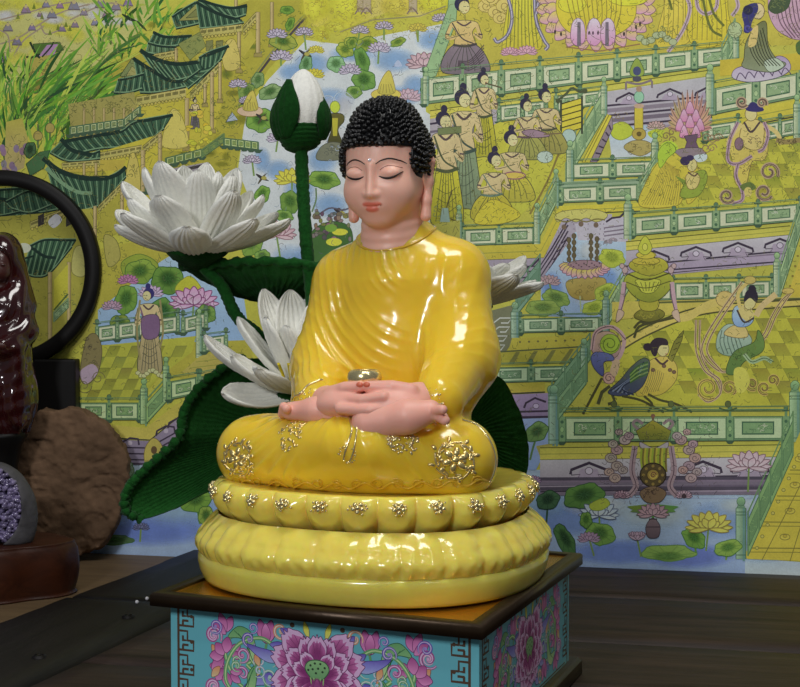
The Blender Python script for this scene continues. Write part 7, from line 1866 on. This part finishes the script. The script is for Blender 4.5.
lily(749, 463, 21, (196, 172, 166), (122, 92, 94), (182, 140, 142), (748, 492)); lily(620, 496, 6, (160, 136, 136), (84, 64, 72)); pad(586, 520, 6, 8, 0, (100, 134, 50))
def hatch(n, x0, x1, y0, y1, cols, L=(3, 9), w=.40, cond=None):
    A.begin()
    for _ in range(n):
        x, y = rnd.uniform(x0, x1), rnd.uniform(y0, y1)
        if cond and not cond(x, y): continue
        t = rnd.uniform(0, 6.28); l = rnd.uniform(*L); b = rnd.uniform(-.5, .5) * l
        A.curve([(x, y), (x + l * .5 * math.cos(t) - b * math.sin(t), y + l * .5 * math.sin(t) + b * math.cos(t)), (x + l * math.cos(t), y + l * math.sin(t))], w, cols[rnd.randrange(len(cols))], 6, a=.75)
    A.end()
PEN = [(84, 88, 40), (70, 80, 44), (112, 106, 44), (96, 92, 60)]
hatch(900, 0, 250, 20, 240, PEN, cond=lambda x, y: y > 70 - x * .3 and not (x > 262 - y * .1))
hatch(260, 60, 250, 240, 430, PEN, (2, 6)); hatch(140, 0, 130, 0, 60, [(130, 120, 70), (110, 110, 60), (150, 136, 90)], (2, 6))
hatch(520, 436, 560, 60, 235, PEN, (2, 7)); hatch(420, 640, 800, 130, 210, PEN, (2, 6)); hatch(360, 450, 800, -5, 50, PEN, (3, 9)); hatch(300, 600, 800, 250, 405, PEN, (2, 6)); hatch(260, 480, 620, 200, 440, PEN, (2, 6)); hatch(160, 600, 720, 420, 505, [(84, 66, 66), (100, 84, 80), (60, 50, 50)], (2, 6)); hatch(220, 300, 446, -5, 40, [(150, 134, 50), (128, 116, 56)], (2, 6)); hatch(260, 250, 440, 30, 330, [(120, 134, 140), (110, 124, 100), (96, 90, 96)], (2, 7))
mural_m = print_mat('printed_canvas', 0.75, nv=0.10)
mural = A.build('mural_print', mural_m)
tag(mural, 'large yellow green printed mural of temple terraces, lotus pools and musicians on the wall', 'mural')
# ------------------------------------------------------------------ enamel painting on the pedestal
def enamel(o, n, U, W, name):
    global A
    keep = A
    A = Art(o, n, gain=1.75, dz=2e-6, base=0.0002, cell=0.6, U=U)
    BR = (74, 56, 44); MAG = (150, 74, 128); MAGL = (202, 132, 178); GRN = (92, 146, 96); GRL = (168, 200, 140); VIO = (92, 78, 160); VIL = (150, 160, 214); ORG = (196, 128, 92); H = 46.0
    hw_ = W / 2
    for sd in (-1, 1):
        X = lambda v: sd * (hw_ - v)
        A.line([(X(8), -H), (X(8), H)], 2.2, BR)
        # meander column
        y = -H + 2
        while y < H - 8:
            A.line([(X(8), y), (X(17), y), (X(17), y + 8), (X(12.5), y + 8)], 2.0, BR); A.line([(X(12.5), y + 4), (X(12.5), y + 9)], 2.0, BR)
            A.line([(X(17), y + 8), (X(23), y + 8), (X(23), y + 16.5), (X(8), y + 16.5)], 2.0, BR); A.line([(X(18), y + 12), (X(12), y + 12)], 2.0, BR); A.line([(X(12.5), y + 12), (X(12.5), y + 16)], 2.0, BR)
            y += 21
        for yy in (-36, -14, 10, 30): A.disc(X(21), yy, 1.6, 1.6, BR, n=10)
    A.line([(-hw_ + 16, -H + 3.0), (hw_ - 16, -H + 3.0)], 1.4, BR); A.line([(-hw_ + 16, H - 3.0), (hw_ - 16, H - 3.0)], 1.4, BR)
    def flame(p, q, wd, c1, c2, bend=0.0):
        (x0, y0), (x1, y1) = p, q; dx, dy = x1 - x0, y1 - y0; L = math.hypot(dx, dy); nx, ny = -dy / L, dx / L
        m = (x0 + dx * .5 + nx * bend, y0 + dy * .5 + ny * bend)
        A.blob([p, (m[0] + nx * wd, m[1] + ny * wd), q, (m[0] - nx * wd, m[1] - ny * wd)], c1, c2, line=mixc(c1, (40, 20, 50), .5), lw=.5, n=18)
    def curl(x, y, r, d, c, rot=0, w=2.6):
        pts = [(x + r * (1 - .8 * t) * math.cos(rot + d * t * 8.2), y + r * (1 - .8 * t) * math.sin(rot + d * t * 8.2)) for t in np.linspace(0, 1, 26)]
        A.line(pts, w, c, taper=True); A.line(pts, w * .35, mixc(c, (255, 240, 250), .55), taper=True)
        A.disc(x, y, r * .2, r * .2, mixc(c, (255, 240, 250), .3), n=10)
    def vine(sd, sy):
        X = lambda v: sd * v; Y = lambda v: sy * v
        A.curve([(X(36), Y(16)), (X(52), Y(24)), (X(72), Y(18)), (X(84), Y(2)), (X(86), Y(-16)), (X(74), Y(-27)), (X(62), Y(-22)), (X(58), Y(-8)), (X(66), Y(0))], 3.6, GRN, 40)
        A.curve([(X(36), Y(16)), (X(52), Y(24)), (X(72), Y(18)), (X(84), Y(2)), (X(86), Y(-16)), (X(74), Y(-27)), (X(62), Y(-22)), (X(58), Y(-8)), (X(66), Y(0))], 1.1, GRL, 40)
        A.blob([(X(84), Y(-22)), (X(74), Y(-32)), (X(62), Y(-28)), (X(57), Y(-14)), (X(58), Y(0)), (X(65), Y(-8)), (X(66), Y(-16)), (X(72), Y(-22))], GRN, GRL, line=(44, 84, 60), lw=.6)
        for k in range(4): A.curve([(X(78 - k * 4), Y(-28 + k * 2)), (X(68 - k * 2), Y(-20 + k * 4)), (X(62 - k), Y(-8 + k * 2))], .6, (48, 96, 64), 8)
        for (a, b) in (((86, -26), (80, -40)), ((86, -26), (92, -42)), ((86, -24), (98, -34))): flame((X(a[0]), Y(a[1])), (X(b[0]), Y(b[1])), 4.2, MAG, MAGL)
        curl(X(98), Y(-22), 8.5, sd * sy, MAG, 0.6, 4.0); curl(X(98), Y(-22), 5.0, sd * sy, MAGL, 0.6, 1.6)
        for (a, b) in (((82, -10), (72, -16)), ((82, -8), (70, -6))): flame((X(a[0]), Y(a[1])), (X(b[0]), Y(b[1])), 3.6, MAG, MAGL)
        for (a, b) in (((88, 4), (100, -8)), ((88, 6), (102, 4)), ((88, 6), (96, 16)), ((86, 8), (84, 22))): flame((X(a[0]), Y(a[1])), (X(b[0]), Y(b[1])), 5, MAG, MAGL)
        flame((X(92), Y(-4)), (X(100), Y(-14)), 3.4, ORG, (230, 180, 140)); curl(X(70), Y(8), 7, -sd * sy, MAG, 2.0, 3.0); curl(X(76), Y(-2), 5, sd * sy, GRN, 1.0, 2.4)
        # bud
        A.curve([(X(58), Y(0)), (X(50), Y(-10)), (X(47), Y(-20))], 2.2, GRN, 12)
        A.blob([(X(47), Y(-20)), (X(39), Y(-28)), (X(42), Y(-40)), (X(48), Y(-36)), (X(54), Y(-40)), (X(56), Y(-28))], MAG, MAGL, line=(90, 36, 80), lw=.6); A.blob([(X(47), Y(-20)), (X(43), Y(-28)), (X(48), Y(-37)), (X(52), Y(-28))], MAGL, MAG, line=(110, 50, 96), lw=.5)
        curl(X(60), Y(-32), 5, sd * sy, VIO, 2.0, 2.4); curl(X(34), Y(-32), 7.5, -sd * sy, ORG, 0.4, 3.0); curl(X(44), Y(-8), 8, sd * sy, (110, 160, 140), 1.2, 2.4); curl(X(54), Y(-4), 6, -sd * sy, (120, 150, 170), 2.2, 2.2); curl(X(64), Y(22), 7, sd * sy, VIO, 0.5, 3.0); curl(X(96), Y(30), 7, -sd * sy, VIO, 2.5, 2.8)
        flame((X(58), Y(10)), (X(54), Y(0)), 3, ORG, (226, 170, 130))
        A.blob([(X(30), Y(8)), (X(44), Y(4)), (X(58), Y(10)), (X(66), Y(18)), (X(54), Y(16)), (X(42), Y(14))], VIO, VIL, line=(50, 44, 110), lw=.5)
    for sd in (-1, 1):
        for sy in (1, -1): vine(sd, sy)
    # violet leaves behind the blossom
    for sd in (-1, 1):
        for (a, b) in (((20, -24), (34, -34)), ((28, -14), (44, -20)), ((30, 14), (46, 24)), ((18, 26), (30, 38))): flame((sd * a[0], a[1]), (sd * b[0], b[1]), 4, VIO, VIL, 2)
        flame((sd * 8, -28), (sd * 12, -42), 2.6, (196, 190, 60), (220, 214, 110)); A.disc(sd * 23, -38, 2.2, 2.2, BR, n=10)
    def lobed(x, y, an, L, Wd, c1, c2):
        d = (math.sin(an), -math.cos(an)); nx = (-d[1], d[0]); P = []
        for t, w in ((0, .18), (.35, .55), (.62, .92), (.80, .86), (.90, .60)): P.append((x + d[0] * L * t + nx[0] * Wd * w, y + d[1] * L * t + nx[1] * Wd * w))
        for t, w in ((1.0, .35), (.95, .12), (1.04, 0), (.95, -.12), (1.0, -.35)): P.append((x + d[0] * L * t + nx[0] * Wd * w, y + d[1] * L * t + nx[1] * Wd * w))
        for t, w in ((.90, -.60), (.80, -.86), (.62, -.92), (.35, -.55), (0, -.18)): P.append((x + d[0] * L * t + nx[0] * Wd * w, y + d[1] * L * t + nx[1] * Wd * w))
        A.blob(P, mixc(c2, (240, 214, 232), .35), line=(96, 40, 86), lw=.6)
        A.blob([(x + (px_ - x) * .86, y + (py_ - y) * .86) for px_, py_ in P], mixc(c1, c2, .45))
        A.wash(x + d[0] * L * .35, y + d[1] * L * .35, Wd * .8, L * .5, c1, .95, rot=an)
        for k in (-1, 0, 1): A.line([(x + d[0] * L * .3, y + d[1] * L * .3), (x + d[0] * L * .82 + nx[0] * Wd * .4 * k, y + d[1] * L * .82 + nx[1] * Wd * .4 * k)], .5, (110, 50, 96))
    for an in (-1.25, 1.25, -1.9, 1.9, -.75, .75, -2.5, 2.5, 3.14): lobed(0, 0, an, 44 if abs(an) < 2.2 else 38, 12.5, MAG, MAGL)
    for an in (-1.55, 1.55, -1.0, 1.0, -2.1, 2.1, -.38, .38, 0.0, -2.75, 2.75): lobed(0, 2, an, 33, 9.5, (136, 58, 116), MAGL)
    for an in (-1.9, 1.9, -1.2, 1.2, -2.5, 2.5, 3.14, -.6, .6): lobed(0, 4, an, 24, 7, (128, 50, 110), (206, 136, 180))
    A.blob([(-11, -3), (-8, -9), (0, -11), (8, -9), (11, -3), (6, 4), (0, 6), (-6, 4)], (126, 168, 116), (96, 140, 96), line=(50, 84, 60), lw=.8)
    for (x, y) in ((-6, -6), (-2, -8), (3, -8), (7, -5), (-8, -2), (-4, -3), (1, -4), (5, -1.5), (-1, 0)): A.disc(x, y, 1.1, 1.0, (40, 56, 44), n=8)
    for k in range(5): A.line([(-6 + k * 3, 4), (-5 + k * 2.6, 10)], 1.0, (140, 176, 110))
    for an in (2.75, -2.75, 3.14): lobed(0, 6, an, 17, 6, (142, 66, 122), (214, 150, 190))
    a = A; A = keep
    ob = a.build(name, M['enamel_print'])
    ob.parent = ped; ob.matrix_parent_inverse = ped.matrix_basis.inverted()
    return ob
M['enamel_print'] = print_mat('enamel_painting', 0.3, coat=0.3, nv=0.05)
ped.matrix_basis = Matrix.Translation(ped.location) @ Matrix.Rotation(PANG, 4, 'Z')
zc_ = 0.016 + 0.046
enamel(np.array([PO[0], PO[1], zc_]) - PV * bd2, -PV, PU, 2000 * bw2, 'painted_panel')
enamel(np.array([PO[0], PO[1], zc_]) + PU * bw2, PU, PV, 2000 * bd2, 'painted_panel')
